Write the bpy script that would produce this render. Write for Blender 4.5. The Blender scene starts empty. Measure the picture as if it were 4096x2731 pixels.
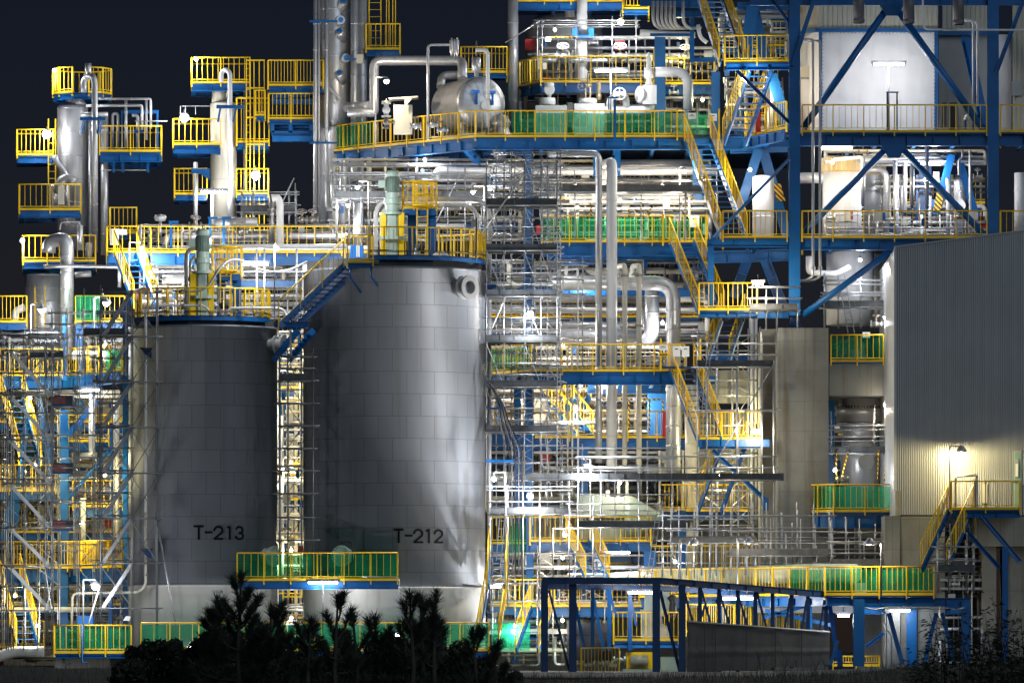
SKY, SKYSAT, SUN, EXPO = .0014, 1.4, .55, 0.52
import bpy, math, random
from mathutils import Vector as V, Matrix
from math import sin, cos, pi, radians as R
random.seed(7)
sc = bpy.context.scene
COL = sc.collection
# ---------------------------------------------------------------- camera model: a long lens 250 m away
D, F, CX, HY, CZ = 250.0, 25000.0, 2048.0, 2600.0, 0.8
def S(Y): return (D + Y) / F                       # metres per photo pixel at depth Y
def P(x, y, Y=0.0): return V(((x - CX) * S(Y), Y, CZ - (y - HY) * S(Y)))
def PX(x, Y): return (x - CX) * S(Y)
def PZ(y, Y): return CZ - (y - HY) * S(Y)

# ---------------------------------------------------------------- materials
MATS = {}
def nodes(name):
    m = bpy.data.materials.new(name); m.use_nodes = True
    nt = m.node_tree; b = nt.nodes['Principled BSDF']
    return m, nt, b
def L(nt, a, b): nt.links.new(a, b)
def math_node(nt, op, a, b=None):
    n = nt.nodes.new('ShaderNodeMath'); n.operation = op
    for i, v in enumerate((a, b)):
        if v is None: continue
        if isinstance(v, (int, float)): n.inputs[i].default_value = v
        else: L(nt, v, n.inputs[i])
    return n.outputs[0]
def mixc(nt, fac, a, b, mode='MIX'):
    n = nt.nodes.new('ShaderNodeMix'); n.data_type = 'RGBA'; n.blend_type = mode
    for s, v in ((n.inputs[0], fac), (n.inputs[6], a), (n.inputs[7], b)):
        if isinstance(v, (int, float)): s.default_value = v
        elif isinstance(v, tuple): s.default_value = (*v, 1) if len(v) == 3 else v
        else: L(nt, v, s)
    return n.outputs[2]
def noise(nt, scale=1.0, detail=4, stretch=(1, 1, 1), coord='Object'):
    tc = nt.nodes.new('ShaderNodeTexCoord'); mp = nt.nodes.new('ShaderNodeMapping')
    mp.inputs['Scale'].default_value = stretch
    L(nt, tc.outputs[coord], mp.inputs[0])
    n = nt.nodes.new('ShaderNodeTexNoise'); n.inputs['Scale'].default_value = scale; n.inputs['Detail'].default_value = detail
    L(nt, mp.outputs[0], n.inputs[0])
    return n.outputs[0]
def ramp(nt, fac, lo, hi):
    n = nt.nodes.new('ShaderNodeMapRange'); n.inputs[1].default_value = lo; n.inputs[2].default_value = hi
    L(nt, fac, n.inputs[0]); return n.outputs[0]
def M(name, col, rough=.5, metal=0.0, var=.18, scale=1.3, dirt=.25, bump=0.0, dirtcol=(.09, .07, .05)):
    m, nt, b = nodes(name)
    f = ramp(nt, noise(nt, scale, 5), .3, .7)
    c = mixc(nt, f, tuple(v * (1 - var) for v in col), tuple(min(1, v * (1 + var)) for v in col))
    if dirt:
        g = math_node(nt, 'MULTIPLY', ramp(nt, noise(nt, 2.2, 6, (1.6, 1.6, .22)), .52, .8), dirt)
        c = mixc(nt, g, c, dirtcol)
    L(nt, c, b.inputs['Base Color'])
    rr = ramp(nt, noise(nt, scale * 3, 3), .25, .75)
    L(nt, math_node(nt, 'ADD', math_node(nt, 'MULTIPLY', rr, .2), rough - .1), b.inputs['Roughness'])
    b.inputs['Metallic'].default_value = metal
    if bump:
        bp = nt.nodes.new('ShaderNodeBump'); bp.inputs['Strength'].default_value = bump; bp.inputs['Distance'].default_value = .02
        L(nt, noise(nt, scale * 6, 4), bp.inputs['Height']); L(nt, bp.outputs[0], b.inputs['Normal'])
    MATS[name] = m
    return m
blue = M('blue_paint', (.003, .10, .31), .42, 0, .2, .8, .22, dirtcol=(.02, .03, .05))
navy = M('dark_blue_paint', (.005, .04, .13), .5, 0, .2, .8, .2)
yellow = M('yellow_paint', (.88, .56, .006), .42, 0, .1, 1.1, .2, dirtcol=(.18, .09, .02))
silver = M('aluminium_cladding', (.56, .56, .57), .36, .55, .1, 1.6, .2, .12)
dullsilver = M('dull_cladding', (.42, .42, .43), .42, .45, .12, 1.2, .3, .15)
white = M('white_paint', (.72, .71, .69), .4, 0, .06, .9, .18)
cream = M('cream_paint', (.60, .56, .45), .5, 0, .08, .9, .25)
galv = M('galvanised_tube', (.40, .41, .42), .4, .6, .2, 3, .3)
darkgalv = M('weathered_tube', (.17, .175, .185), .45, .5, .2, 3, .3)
plank = M('scaffold_plank', (.085, .09, .095), .55, .35, .3, 4, .4)
steel = M('bare_steel', (.32, .30, .28), .38, .6, .3, 4, .35)
darksteel = M('dark_steel', (.045, .045, .05), .5, .2, .3, 3, .3)
brass = M('brass_fitting', (.34, .26, .15), .4, .6, .3, 5, .3)
machine = M('machine_green', (.36, .46, .38), .42, 0, .1, 1, .2)
red = M('red_paint', (.42, .015, .015), .45, 0, .15, 1, .15)
brightblue = M('bright_blue_sheet', (.01, .2, .65), .5, 0, .15, 1, .1)
charcoal = M('charcoal_skirt', (.05, .052, .058), .6, 0, .3, .8, .4)
duct = M('grey_duct', (.13, .13, .145), .5, 0, .12, 1.2, .2)
panelgrey = M('grey_panel', (.34, .34, .33), .55, 0, .1, .8, .2)
tarpw = M('white_tarpaulin', (.74, .72, .70), .6, 0, .05, .6, .12, .25)
tarpg = M('grey_tarpaulin', (.065, .065, .066), .6, 0, .18, .7, .25, .5)
plastic = M('clear_film', (.66, .72, .70), .15, 0, .1, 2, 0, .4)
beige = M('beige_cladding', (.46, .44, .36), .5, 0, .06, .7, .2)
ribbed = M('profiled_sheet', (.46, .47, .46), .42, .08, .06, .5, .15)
greencl = M('green_clamp', (.01, .3, .1), .5, 0, .1, 1, 0)
rubber = M('black_cable', (.015, .015, .017), .5, 0, .1, 2, 0)
litrim = M('amber_lit_rim', (.66, .44, .16), .55, 0, .15, 1.5, .3)  # orange lamplight on the vessel rims put into their base colour
asphalt = M('asphalt', (.045, .045, .047), .85, 0, .25, .6, .2)
pave = M('pale_concrete', (.38, .36, .33), .8, 0, .15, .4, .3)
soil = M('dark_soil', (.012, .012, .010), .95, 0, .3, .5, 0)
leafm = M('pine_needles', (.020, .028, .018), .7, 0, .3, 3, 0)
barkm = M('bark', (.03, .024, .018), .9, 0, .3, 3, 0)
twigm = M('dry_twigs', (.045, .038, .028), .9, 0, .3, 3, 0)
letter = M('black_lettering', (.010, .010, .012), .85, 0, .1, 2, 0); letter.node_tree.nodes['Principled BSDF'].inputs['Specular IOR Level'].default_value = .05
signw = M('white_sign', (.75, .75, .72), .5, 0, .03, 1, .05)
doorg = M('green_door', (.20, .32, .26), .45, 0, .08, 1, .1)
fanm = M('khaki_machine', (.30, .29, .20), .45, 0, .12, 1, .3)

def concrete_mat(name, col, pw=1.0, ph=1.2):
    m, nt, b = nodes(name)
    tc = nt.nodes.new('ShaderNodeTexCoord'); sp = nt.nodes.new('ShaderNodeSeparateXYZ'); L(nt, tc.outputs['Object'], sp.inputs[0])
    cb = nt.nodes.new('ShaderNodeCombineXYZ'); L(nt, math_node(nt, 'ADD', sp.outputs[0], math_node(nt, 'MULTIPLY', sp.outputs[1], .83)), cb.inputs[0]); L(nt, sp.outputs[2], cb.inputs[1])
    br = nt.nodes.new('ShaderNodeTexBrick'); L(nt, cb.outputs[0], br.inputs[0])
    br.offset = 0; br.inputs['Scale'].default_value = 1; br.inputs['Brick Width'].default_value = pw; br.inputs['Row Height'].default_value = ph
    br.inputs['Mortar Size'].default_value = .012; br.inputs['Mortar Smooth'].default_value = .6
    br.inputs['Color1'].default_value = (*col, 1); br.inputs['Color2'].default_value = (*[v * .86 for v in col], 1); br.inputs['Mortar'].default_value = (*[v * .5 for v in col], 1)
    f = ramp(nt, noise(nt, 1.1, 8), .3, .75)
    c = mixc(nt, f, br.outputs[0], mixc(nt, .55, br.outputs[0], (.10, .095, .08)))
    st = math_node(nt, 'MULTIPLY', ramp(nt, noise(nt, 2.4, 6, (1.8, 1.8, .1)), .56, .74), .6)
    c = mixc(nt, st, c, (.12, .085, .04))
    pit = math_node(nt, 'MULTIPLY', ramp(nt, noise(nt, 14, 2), .68, .78), .6)
    c = mixc(nt, pit, c, (.05, .05, .045))
    L(nt, c, b.inputs['Base Color']); b.inputs['Roughness'].default_value = .85
    bp = nt.nodes.new('ShaderNodeBump'); bp.inputs['Strength'].default_value = .3; bp.inputs['Distance'].default_value = .03
    L(nt, noise(nt, 5, 8), bp.inputs['Height']); L(nt, bp.outputs[0], b.inputs['Normal'])
    return m
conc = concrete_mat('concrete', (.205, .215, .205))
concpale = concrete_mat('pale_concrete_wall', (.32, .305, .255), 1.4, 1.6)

def tank_mat(name, rad, z0, ph0):
    m, nt, b = nodes(name)
    tc = nt.nodes.new('ShaderNodeTexCoord'); sp = nt.nodes.new('ShaderNodeSeparateXYZ'); L(nt, tc.outputs['Object'], sp.inputs[0])
    th = math_node(nt, 'ARCTAN2', sp.outputs[0], math_node(nt, 'MULTIPLY', sp.outputs[1], -1.0))
    cb = nt.nodes.new('ShaderNodeCombineXYZ'); L(nt, math_node(nt, 'ADD', math_node(nt, 'MULTIPLY', th, rad), ph0), cb.inputs[0]); L(nt, math_node(nt, 'ADD', sp.outputs[2], z0), cb.inputs[1])
    br = nt.nodes.new('ShaderNodeTexBrick'); L(nt, cb.outputs[0], br.inputs[0])
    br.inputs['Scale'].default_value = 1; br.inputs['Brick Width'].default_value = 1.143; br.inputs['Row Height'].default_value = .879
    br.inputs['Mortar Size'].default_value = .011; br.inputs['Mortar Smooth'].default_value = .3
    br.inputs['Color1'].default_value = (.225, .24, .265, 1); br.inputs['Color2'].default_value = (.20, .215, .24, 1); br.inputs['Mortar'].default_value = (.09, .09, .092, 1)
    f = ramp(nt, noise(nt, .8, 6, (1, 1, .4)), .35, .7)
    c = mixc(nt, math_node(nt, 'MULTIPLY', f, .22), br.outputs[0], (.12, .12, .125))
    st = math_node(nt, 'MULTIPLY', ramp(nt, noise(nt, 1.6, 8, (1.6, 1.6, .09)), .58, .8), .5)
    c = mixc(nt, st, c, (.14, .115, .08))
    L(nt, c, b.inputs['Base Color']); b.inputs['Metallic'].default_value = .2
    L(nt, math_node(nt, 'ADD', math_node(nt, 'MULTIPLY', f, .12), .42), b.inputs['Roughness'])
    bp = nt.nodes.new('ShaderNodeBump'); bp.inputs['Strength'].default_value = .25; bp.inputs['Distance'].default_value = .03
    L(nt, math_node(nt, 'ADD', br.outputs[1], math_node(nt, 'MULTIPLY', noise(nt, .7, 1), -.06)), bp.inputs['Height']); L(nt, bp.outputs[0], b.inputs['Normal'])
    return m
def hazard_mat():
    m, nt, b = nodes('hazard_stripes')
    tc = nt.nodes.new('ShaderNodeTexCoord'); w = nt.nodes.new('ShaderNodeTexWave'); w.bands_direction = 'DIAGONAL'; w.inputs['Scale'].default_value = 3.2
    L(nt, tc.outputs['Object'], w.inputs[0])
    g = math_node(nt, 'GREATER_THAN', w.outputs[1], .5)
    L(nt, mixc(nt, g, (.02, .02, .02), (.8, .45, .01)), b.inputs['Base Color']); b.inputs['Roughness'].default_value = .5
    return m
hazard = hazard_mat()
def sheet_mat(name, col, tint, opa):
    m, nt, b = nodes(name)
    b.inputs['Base Color'].default_value = (*col, 1); b.inputs['Roughness'].default_value = .25
    nz = ramp(nt, noise(nt, 1.2, 5), .3, .7)
    L(nt, mixc(nt, nz, tuple(v * .4 for v in col), tuple(min(1, v * 1.5) for v in col)), b.inputs['Base Color'])
    tr = nt.nodes.new('ShaderNodeBsdfTransparent'); tr.inputs[0].default_value = (*tint, 1)
    mx = nt.nodes.new('ShaderNodeMixShader'); L(nt, math_node(nt, 'ADD', math_node(nt, 'MULTIPLY', nz, .2), opa), mx.inputs[0])
    tl = nt.nodes.new('ShaderNodeBsdfTranslucent'); tl.inputs[0].default_value = (*col, 1)
    m2 = nt.nodes.new('ShaderNodeMixShader'); m2.inputs[0].default_value = .45
    L(nt, b.outputs[0], m2.inputs[1]); L(nt, tl.outputs[0], m2.inputs[2])
    L(nt, tr.outputs[0], mx.inputs[1]); L(nt, m2.outputs[0], mx.inputs[2])
    L(nt, mx.outputs[0], nt.nodes['Material Output'].inputs[0])
    return m
green = sheet_mat('green_mesh_sheet', (.015, .38, .16), (.35, .8, .55), .34)
film = sheet_mat('wrinkled_film', (.6, .66, .63), (.9, .95, .92), .25)
EM = {}
def emis(col, st):
    k = (col, st)
    if k not in EM:
        m, nt, b = nodes('lit_lamp'); e = nt.nodes.new('ShaderNodeEmission')
        e.inputs[0].default_value = (*col, 1); e.inputs[1].default_value = st
        L(nt, e.outputs[0], nt.nodes['Material Output'].inputs[0]); EM[k] = m
    return EM[k]
COOL, WARM, SOD, YG = (.94, .96, 1.0), (1, .87, .66), (1, .82, .42), (1, .90, .52)

# ---------------------------------------------------------------- mesh builder
class MB:
    def __init__(s): s.v = []; s.f = []; s.sm = []
    def add(s, vs, fs, smooth=False):
        o = len(s.v); s.v += [V(p) for p in vs]; s.f += [tuple(i + o for i in f) for f in fs]
        s.sm += smooth if isinstance(smooth, list) else [smooth] * len(fs); return s
    def box(s, c, dx, dy, dz, rz=0.0):
        c = V(c); ca, sa = cos(rz), sin(rz); vs = []
        for z in (-.5, .5):
            for a, b in ((-.5, -.5), (.5, -.5), (.5, .5), (-.5, .5)):
                x, y = a * dx, b * dy; vs.append(c + V((x * ca - y * sa, x * sa + y * ca, z * dz)))
        return s.add(vs, [(0, 3, 2, 1), (4, 5, 6, 7), (0, 1, 5, 4), (1, 2, 6, 5), (2, 3, 7, 6), (3, 0, 4, 7)])
    def bar(s, a, b, w, h, up=None):                 # rectangular bar from a to b: w sideways, h along up
        a, b = V(a), V(b); t = (b - a)
        if t.length < 1e-6: return s
        t.normalize(); up = V(up) if up is not None else (V((0, 0, 1)) if abs(t.z) < .95 else V((0, 1, 0)))
        u = (up - t * up.dot(t)).normalized(); r = t.cross(u)
        vs = [p + r * (i * w / 2) + u * (j * h / 2) for p in (a, b) for i, j in ((-1, -1), (1, -1), (1, 1), (-1, 1))]
        return s.add(vs, [(0, 3, 2, 1), (4, 5, 6, 7), (0, 1, 5, 4), (1, 2, 6, 5), (2, 3, 7, 6), (3, 0, 4, 7)])
    def hbeam(s, a, b, w, h, up=None, tf=None):      # rolled I section: h along up
        a, b = V(a), V(b); t = (b - a).normalized(); up = V(up) if up is not None else (V((0, 0, 1)) if abs(t.z) < .95 else V((0, 1, 0)))
        u = (up - t * up.dot(t)).normalized(); tf = tf or max(.025, h * .09)
        s.bar(a + u * (h / 2 - tf / 2), b + u * (h / 2 - tf / 2), w, tf, u); s.bar(a - u * (h / 2 - tf / 2), b - u * (h / 2 - tf / 2), w, tf, u)
        s.bar(a, b, max(.03, w * .12), h - 2 * tf, u)
        n = int((b - a).length / 1.1)                # stiffener plates
        for i in range(1, n + 1):
            p = a + (b - a) * (i / (n + 1)); s.bar(p - t * .012, p + t * .012, w * .94, h - 2 * tf, u)
        return s
    def tube(s, pts, r, n=8, fil=0.0, caps=True, rs=None, bands=0.0):
        pts = [V(p) for p in pts]
        if fil and len(pts) > 2:
            q = [pts[0]]
            for i in range(1, len(pts) - 1):
                a, b, c = pts[i - 1], pts[i], pts[i + 1]; d1, d2 = (a - b), (c - b); f = min(fil, d1.length * .49, d2.length * .49)
                if d1.length < 1e-5 or d2.length < 1e-5: continue
                d1.normalize(); d2.normalize()
                k = 6
                for j in range(k + 1):
                    t_ = j / k; q.append((b + d1 * f) * (1 - t_) ** 2 + b * (2 * t_ * (1 - t_)) + (b + d2 * f) * t_ ** 2)
            q.append(pts[-1]); pts = q
        pts = [p for i, p in enumerate(pts) if i == 0 or (p - pts[i - 1]).length > 1e-5]
        if len(pts) < 2: return s
        ts = []
        for i in range(len(pts)):
            t = (pts[min(i + 1, len(pts) - 1)] - pts[max(i - 1, 0)]); ts.append(t.normalized())
        ref = V((0, 0, 1)) if abs(ts[0].z) < .9 else V((1, 0, 0))
        u = (ref - ts[0] * ref.dot(ts[0])).normalized(); vs = []; fs = []; sm = []
        for i, p in enumerate(pts):
            u = (u - ts[i] * u.dot(ts[i])).normalized(); w = ts[i].cross(u); rr = rs[i] if rs else r
            for k in range(n):
                a = 2 * pi * (k + .5) / n; vs.append(p + (u * cos(a) + w * sin(a)) * rr)
        for i in range(len(pts) - 1):
            for k in range(n):
                fs.append((i * n + k, i * n + (k + 1) % n, (i + 1) * n + (k + 1) % n, (i + 1) * n + k)); sm.append(n > 5)
        if caps:
            fs.append(tuple(range(n - 1, -1, -1))); fs.append(tuple((len(pts) - 1) * n + k for k in range(n))); sm += [False, False]
        s.add(vs, fs, sm)
        if bands:
            for i in range(len(pts) - 1):
                l = (pts[i + 1] - pts[i]).length
                for j in range(int(l / bands)):
                    c = pts[i] + ts[i] * 0 + (pts[i + 1] - pts[i]) * ((j + .5) * bands / l)
                    d = (pts[i + 1] - pts[i]).normalized() * .022
                    s.tube([c - d, c + d], r * 1.035 + .004, n)
        return s
    def lathe(s, c, prof, n=24, axis=(0, 0, 1), a0=0.0, a1=2 * pi, smooth=True):   # prof: (radius, height) list
        c = V(c); ax = V(axis).normalized(); ref = V((1, 0, 0)) if abs(ax.x) < .9 else V((0, 1, 0))
        u = (ref - ax * ref.dot(ax)).normalized(); w = ax.cross(u); full = abs(a1 - a0 - 2 * pi) < 1e-6; m = n if full else n + 1
        vs = []; fs = []; sm = []
        for r, h in prof:
            for k in range(m):
                a = a0 + (a1 - a0) * k / n; vs.append(c + ax * h + (u * cos(a) + w * sin(a)) * max(r, 1e-4))
        for i in range(len(prof) - 1):
            dr, dh = prof[i + 1][0] - prof[i][0], prof[i + 1][1] - prof[i][1]
            for k in range(n):
                k2 = (k + 1) % m; fs.append((i * m + k, i * m + k2, (i + 1) * m + k2, (i + 1) * m + k)); sm.append(smooth)
        if full:
            if prof[0][0] > .002: fs.append(tuple(range(m - 1, -1, -1))); sm.append(False)
            if prof[-1][0] > .002: fs.append(tuple((len(prof) - 1) * m + k for k in range(m))); sm.append(False)
        return s.add(vs, fs, sm)
    def ring(s, c, axis, r, t, n=20, k=6, a0=0.0, a1=2 * pi):
        c = V(c); ax = V(axis).normalized(); ref = V((1, 0, 0)) if abs(ax.x) < .9 else V((0, 1, 0))
        u = (ref - ax * ref.dot(ax)).normalized(); w = ax.cross(u)
        return s.tube([c + (u * cos(a0 + (a1 - a0) * i / n) + w * sin(a0 + (a1 - a0) * i / n)) * r for i in range(n + 1)], t, k)
    def prism(s, poly, vec):
        poly = [V(p) for p in poly]; vec = V(vec); n = len(poly)
        return s.add(poly + [p + vec for p in poly], [tuple(range(n - 1, -1, -1)), tuple(range(n, 2 * n))] + [(i, (i + 1) % n, n + (i + 1) % n, n + i) for i in range(n)])
    def ball(s, c, r, n=10): return s.lathe(c, [(r * sin(pi * i / 6), -r * cos(pi * i / 6)) for i in range(7)], n)
    def build(s, name, mat, origin):
        me = bpy.data.meshes.new(name); me.from_pydata([p - origin for p in s.v], [], s.f)
        me.polygons.foreach_set('use_smooth', s.sm); me.materials.append(mat); me.update()
        o = bpy.data.objects.new(name, me); COL.objects.link(o); return o
    def lo(s):
        xs = [p.x for p in s.v]; ys = [p.y for p in s.v]; zs = [p.z for p in s.v]
        return V(((min(xs) + max(xs)) / 2, (min(ys) + max(ys)) / 2, min(zs)))

class T:                                             # one thing: collects parts, then links them under an Empty (or as one mesh)
    def __init__(s, name, label, cat=None, group=None, kind=None, origin=None):
        s.a = (name, label, cat or name.replace('_', ' '), group, kind); s.parts = []; s.origin = origin; s.root = None
    def p(s, name, mb, mat, label=None, sub=None):
        if mb.v: s.parts.append((name, mb, mat, label, sub))
        return len(s.parts) - 1
    def done(s):
        name, label, cat, group, kind = s.a
        if not s.parts: return None
        pts = [mb.lo() for _, mb, _, _, _ in s.parts]
        org = s.origin or V((sum(p.x for p in pts) / len(pts), sum(p.y for p in pts) / len(pts), min(p.z for p in pts)))
        if len(s.parts) == 1:
            _, mb, mat, _, _ = s.parts[0]; root = mb.build(name, mat, org)
        else:
            root = bpy.data.objects.new(name, None); COL.objects.link(root); objs = []
            for nm, mb, mat, lab, sub in s.parts:
                if sub is None: o = mb.build(nm, mat, org); o.parent = root
                else: o = mb.build(nm, mat, org); o.parent = objs[sub]
                if lab: o['label'] = lab
                objs.append(o)
        root.location = org
        if label: root['label'] = label
        if kind: root['kind'] = kind
        else: root['category'] = cat
        if group: root['group'] = group
        s.root = root
        return root
def one(name, label, mb, mat, cat=None, group=None, kind=None):
    t = T(name, label, cat, group, kind); t.p(name, mb, mat); return t.done()

# ---------------------------------------------------------------- lights (each belongs to a lamp that is built)
def light(loc, power, col=COOL, rad=.12):
    if power <= 0: return
    l = bpy.data.lights.new('lamp_light', 'POINT'); l.energy = power * PW; l.color = col; l.shadow_soft_size = rad
    o = bpy.data.objects.new('lamp_light', l); o.location = loc; COL.objects.link(o)
PW = 0.9
# ---------------------------------------------------------------- plant kit
def rail(t, pts, h=1.1, bal=.2, post=1.15, sub=None, mat=yellow, toe=True, posts=True, lean=.05, name='railing', close=False):
    """railing over a floor polyline: handrail, low rail, toe plate and bars in one part; every post is a sub-part"""
    pts = [V(p) for p in pts]
    if close: pts = pts + [pts[0]]
    m = MB(); up = V((0, 0, 1)); pp = []
    m.tube([p + up * h for p in pts], .032, 6); m.tube([p + up * .17 for p in pts], .017, 5)
    for a, b in zip(pts, pts[1:]):
        l = (b - a).length
        if l < .05: continue
        d = (b - a) / l
        if toe: m.bar(a + up * .05, b + up * .05, .012, .1)
        n = max(1, round(l / bal))
        for i in range(1, n):
            q = a + (b - a) * (i / n); m.bar(q + up * .17, q + up * h, .022, .022)
        k = max(1, round(l / post))
        for i in range(k + 1): pp.append((a + (b - a) * (i / k), d))
    ri = t.p(name, m, mat)
    if posts:
        last = None
        for q, d in pp:
            if last is not None and (q - last).length < .25: continue
            last = q; t.p('post', MB().bar(q - up * .14, q + up * (h - .01), .075, .045, d), mat, sub=ri)
    return ri
def sheet(t, a, b, h0=.12, h1=1.02, mat=green, off=.05, name='green_sheet', amp=.02, seed=1):
    a, b = V(a), V(b); rn = random.Random(seed + int(a.x * 31)); d = (b - a); nrm = V((d.y, -d.x, 0)).normalized()
    nx = max(2, int(d.length / .22)); m = MB(); vs = []; fs = []
    nz = 5
    ph = [rn.uniform(0, 6) for _ in range(4)]
    for i in range(nx + 1):
        for j in range(nz + 1):
            w = amp * (sin(i * 1.3 + ph[0] + j * .4) + sin(i * .47 + ph[1]) + .7 * sin(j * 1.7 + i * 2.1 + ph[2]))
            vs.append(a + d * (i / nx) - nrm * (off + w) + V((0, 0, h0 + (h1 - h0) * j / nz + (rn.uniform(-.015, .02) if j == nz else 0))))
    for i in range(nx):
        for j in range(nz):
            k = i * (nz + 1) + j; fs.append((k, k + nz + 1, k + nz + 2, k + 1))
    m.add(vs, fs, True); t.p(name, m, mat)
def plat(label, z, poly, rails=(), sheets=(), hb=.42, wb=.2, mat=blue, name='platform', cat=None, group=None, h=1.1, bal=.2, beams=None, posts=True, sheetmat=green, floor=True, deckmat=None, seed=1, under=True, extra=None):
    """poly: [(x px, Y)] floor corners; z: floor level; rails/sheets: edge indices"""
    t = T(name, label, cat, group)
    w = [V((PX(x, Y), Y, z)) for x, Y in poly]; n = len(w); c = sum(w, V()) / n
    if floor: t.p('deck', MB().prism([p - V((0, 0, .06)) for p in w], (0, 0, .06)), deckmat or navy)
    for i in range(n):
        if beams is not None and i not in beams: continue
        a, b = w[i], w[(i + 1) % n]
        if (b - a).length < .15: continue
        inn = (c - (a + b) / 2); inn.z = 0; dd = (b - a).normalized(); nn = V((dd.y, -dd.x, 0)); nn = nn if nn.dot(inn) > 0 else -nn
        o = nn * (wb / 2 + .02) - V((0, 0, .065 + hb / 2))
        t.p('edge_beam', MB().hbeam(a + o + dd * .02, b + o - dd * .02, wb, hb), mat)
    if under and floor:
        xs = [p.x for p in w]; ys = [p.y for p in w]
        k = max(1, int((max(xs) - min(xs)) / 1.6))
        # joists across the deck, kept inside the outline
        mj = MB()
        for i in range(1, k + 1):
            x = min(xs) + (max(xs) - min(xs)) * i / (k + 1); yy = []
            for a, b in zip(w, w[1:] + w[:1]):
                if (a.x - x) * (b.x - x) < 0: yy.append(a.y + (b.y - a.y) * (x - a.x) / (b.x - a.x))
            if len(yy) >= 2: mj.hbeam((x, min(yy) + .25, z - .08 - hb * .35), (x, max(yy) - .25, z - .08 - hb * .35), wb * .7, hb * .6)
        t.p('joists', mj, mat)
    run = []
    def flush():
        if len(run) > 1: rail(t, run, h, bal, posts=posts)
    i0 = None
    for i in rails:
        a, b = w[i], w[(i + 1) % n]
        ins = lambda p: p + (c - p).normalized() * .04
        if run and (run[-1] - ins(a)).length < .01: run.append(ins(b))
        else:
            flush(); run = [ins(a), ins(b)]
    flush()
    for i in sheets: sheet(t, w[i] + (c - w[i]).normalized() * .05, w[(i + 1) % n] + (c - w[(i + 1) % n]).normalized() * .05, mat=sheetmat, seed=seed)
    if extra: extra(t, w)
    t.done(); return w
def arc(xc, Yc, r, a0, a1, n):                       # px-based centre, metres radius -> [(x px, Y)]; angle 0 faces the camera, + to the right
    out = []
    for i in range(n + 1):
        a = R(a0 + (a1 - a0) * i / n); X = PX(xc, Yc) + r * sin(a); Y = Yc - r * cos(a); out.append((CX + X / S(Y), Y))
    return out
def stair(label, top, bot, wid=1.0, mat=blue, name='stair', side=1, steps=None, rails=(1, 1), bal=.28, w3=None, cat='stairs', group=None, wv=None):
    """top/bot: world points at the middle of the flight's ends"""
    top, bot = V(top), V(bot); t = T(name, label, cat, group); d = bot - top; hd = V((d.x, d.y, 0))
    wd = V(wv).normalized() if wv is not None else V((hd.y, -hd.x, 0)).normalized()
    if wd.x < 0: wd = -wd
    n = steps or max(3, int(abs(d.z) / .23)); up = V((0, 0, 1))
    for s_ in (-1, 1):
        o = wd * (s_ * wid / 2); t.p('stringer', MB().bar(top + o, bot + o, .06, .26), mat)
    m = MB()
    hn = hd.normalized()
    for i in range(1, n):
        c = top + d * (i / n); m.bar(c - wd * (wid / 2 - .03), c + wd * (wid / 2 - .03), .24, .035, up)
    t.p('treads', m, mat)
    for k, s_ in enumerate((-1, 1)):
        if not rails[k]: continue
        o = wd * (s_ * (wid / 2 + .05)); m = MB(); a, b = top + o, bot + o
        m.tube([a + up * 1.0, b + up * 1.0], .034, 6); m.tube([a + up * .16, b + up * .16], .016, 5)
        l = max(2, int(d.length / bal))
        for i in range(1, l):
            q = a + (b - a) * (i / l); m.bar(q + up * .16, q + up * 1.0, .021, .021)
        ri = t.p('stair_rail', m, yellow); l = max(1, round(d.length / 1.3))
        for i in range(l + 1):
            q = a + (b - a) * (i / l); t.p('post', MB().bar(q - up * .1, q + up * .99, .05, .04), yellow, sub=ri)
    t.done()
def ladder(t, x, Y, z0, z1, w=.42, mat=yellow, ang=0.0):
    c, s_ = cos(ang), sin(ang); m = MB(); d = V((c, s_, 0)) * (w / 2); o = V((x, Y, 0))
    for k in (-1, 1): m.bar(o + d * k + V((0, 0, z0)), o + d * k + V((0, 0, z1)), .05, .02)
    n = int((z1 - z0) / .3)
    for i in range(n): z = z0 + .15 + i * .3; m.tube([o - d + V((0, 0, z)), o + d + V((0, 0, z))], .012, 5)
    return t.p('ladder', m, mat)
def cage(t, x, Y, z0, z1, r=.36, mat=yellow):
    m = MB(); c = V((x, Y - r * .7, 0)); n = max(2, int((z1 - z0) / 1.0))
    for i in range(n + 1):
        z = z0 + (z1 - z0) * i / n
        pts = [c + V((r * sin(a), -r * cos(a), z)) for a in [R(-120 + 24 * k) for k in range(11)]]
        for a, b in zip(pts, pts[1:]): m.bar(a, b, .012, .055)
    for k in range(6):
        a = R(-120 + 48 * k); p = c + V((r * sin(a), -r * cos(a), 0)); m.bar(p + V((0, 0, z0)), p + V((0, 0, z1)), .04, .012)
    return t.p('safety_cage', m, mat)
LAMPG = 'lit lamps of the plant'
def lamp_bulb(label, x, y, Y, power=500, col=COOL, stem=.35, r=.085, off=(0, -.25, -.25), glow=60):
    """bulkhead lamp: glass globe in a wire guard hanging from a short stem"""
    c = P(x, y, Y); t = T('bulkhead_lamp', label, 'lamp', LAMPG, origin=c + V((0, 0, -.1)))
    t.p('globe', MB().ball(c, r, 12), emis(col, glow)); t.p('cap', MB().lathe(c + V((0, 0, r * .7)), [(r * .9, 0), (r * .9, .07), (r * .4, .11)], 12), steel)
    t.p('stem', MB().tube([c + V((0, 0, r)), c + V((0, 0, r + stem * .6)), c + V((0, .12, r + stem * .8))], .018, 6, .08), galv)
    g = MB()
    for k in range(2): g.ring(c, (cos(k * pi / 2), sin(k * pi / 2), 0), r + .03, .006, 14, 4)
    t.p('wire_guard', g, steel); t.done(); light(c + V(off), power, col)
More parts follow.
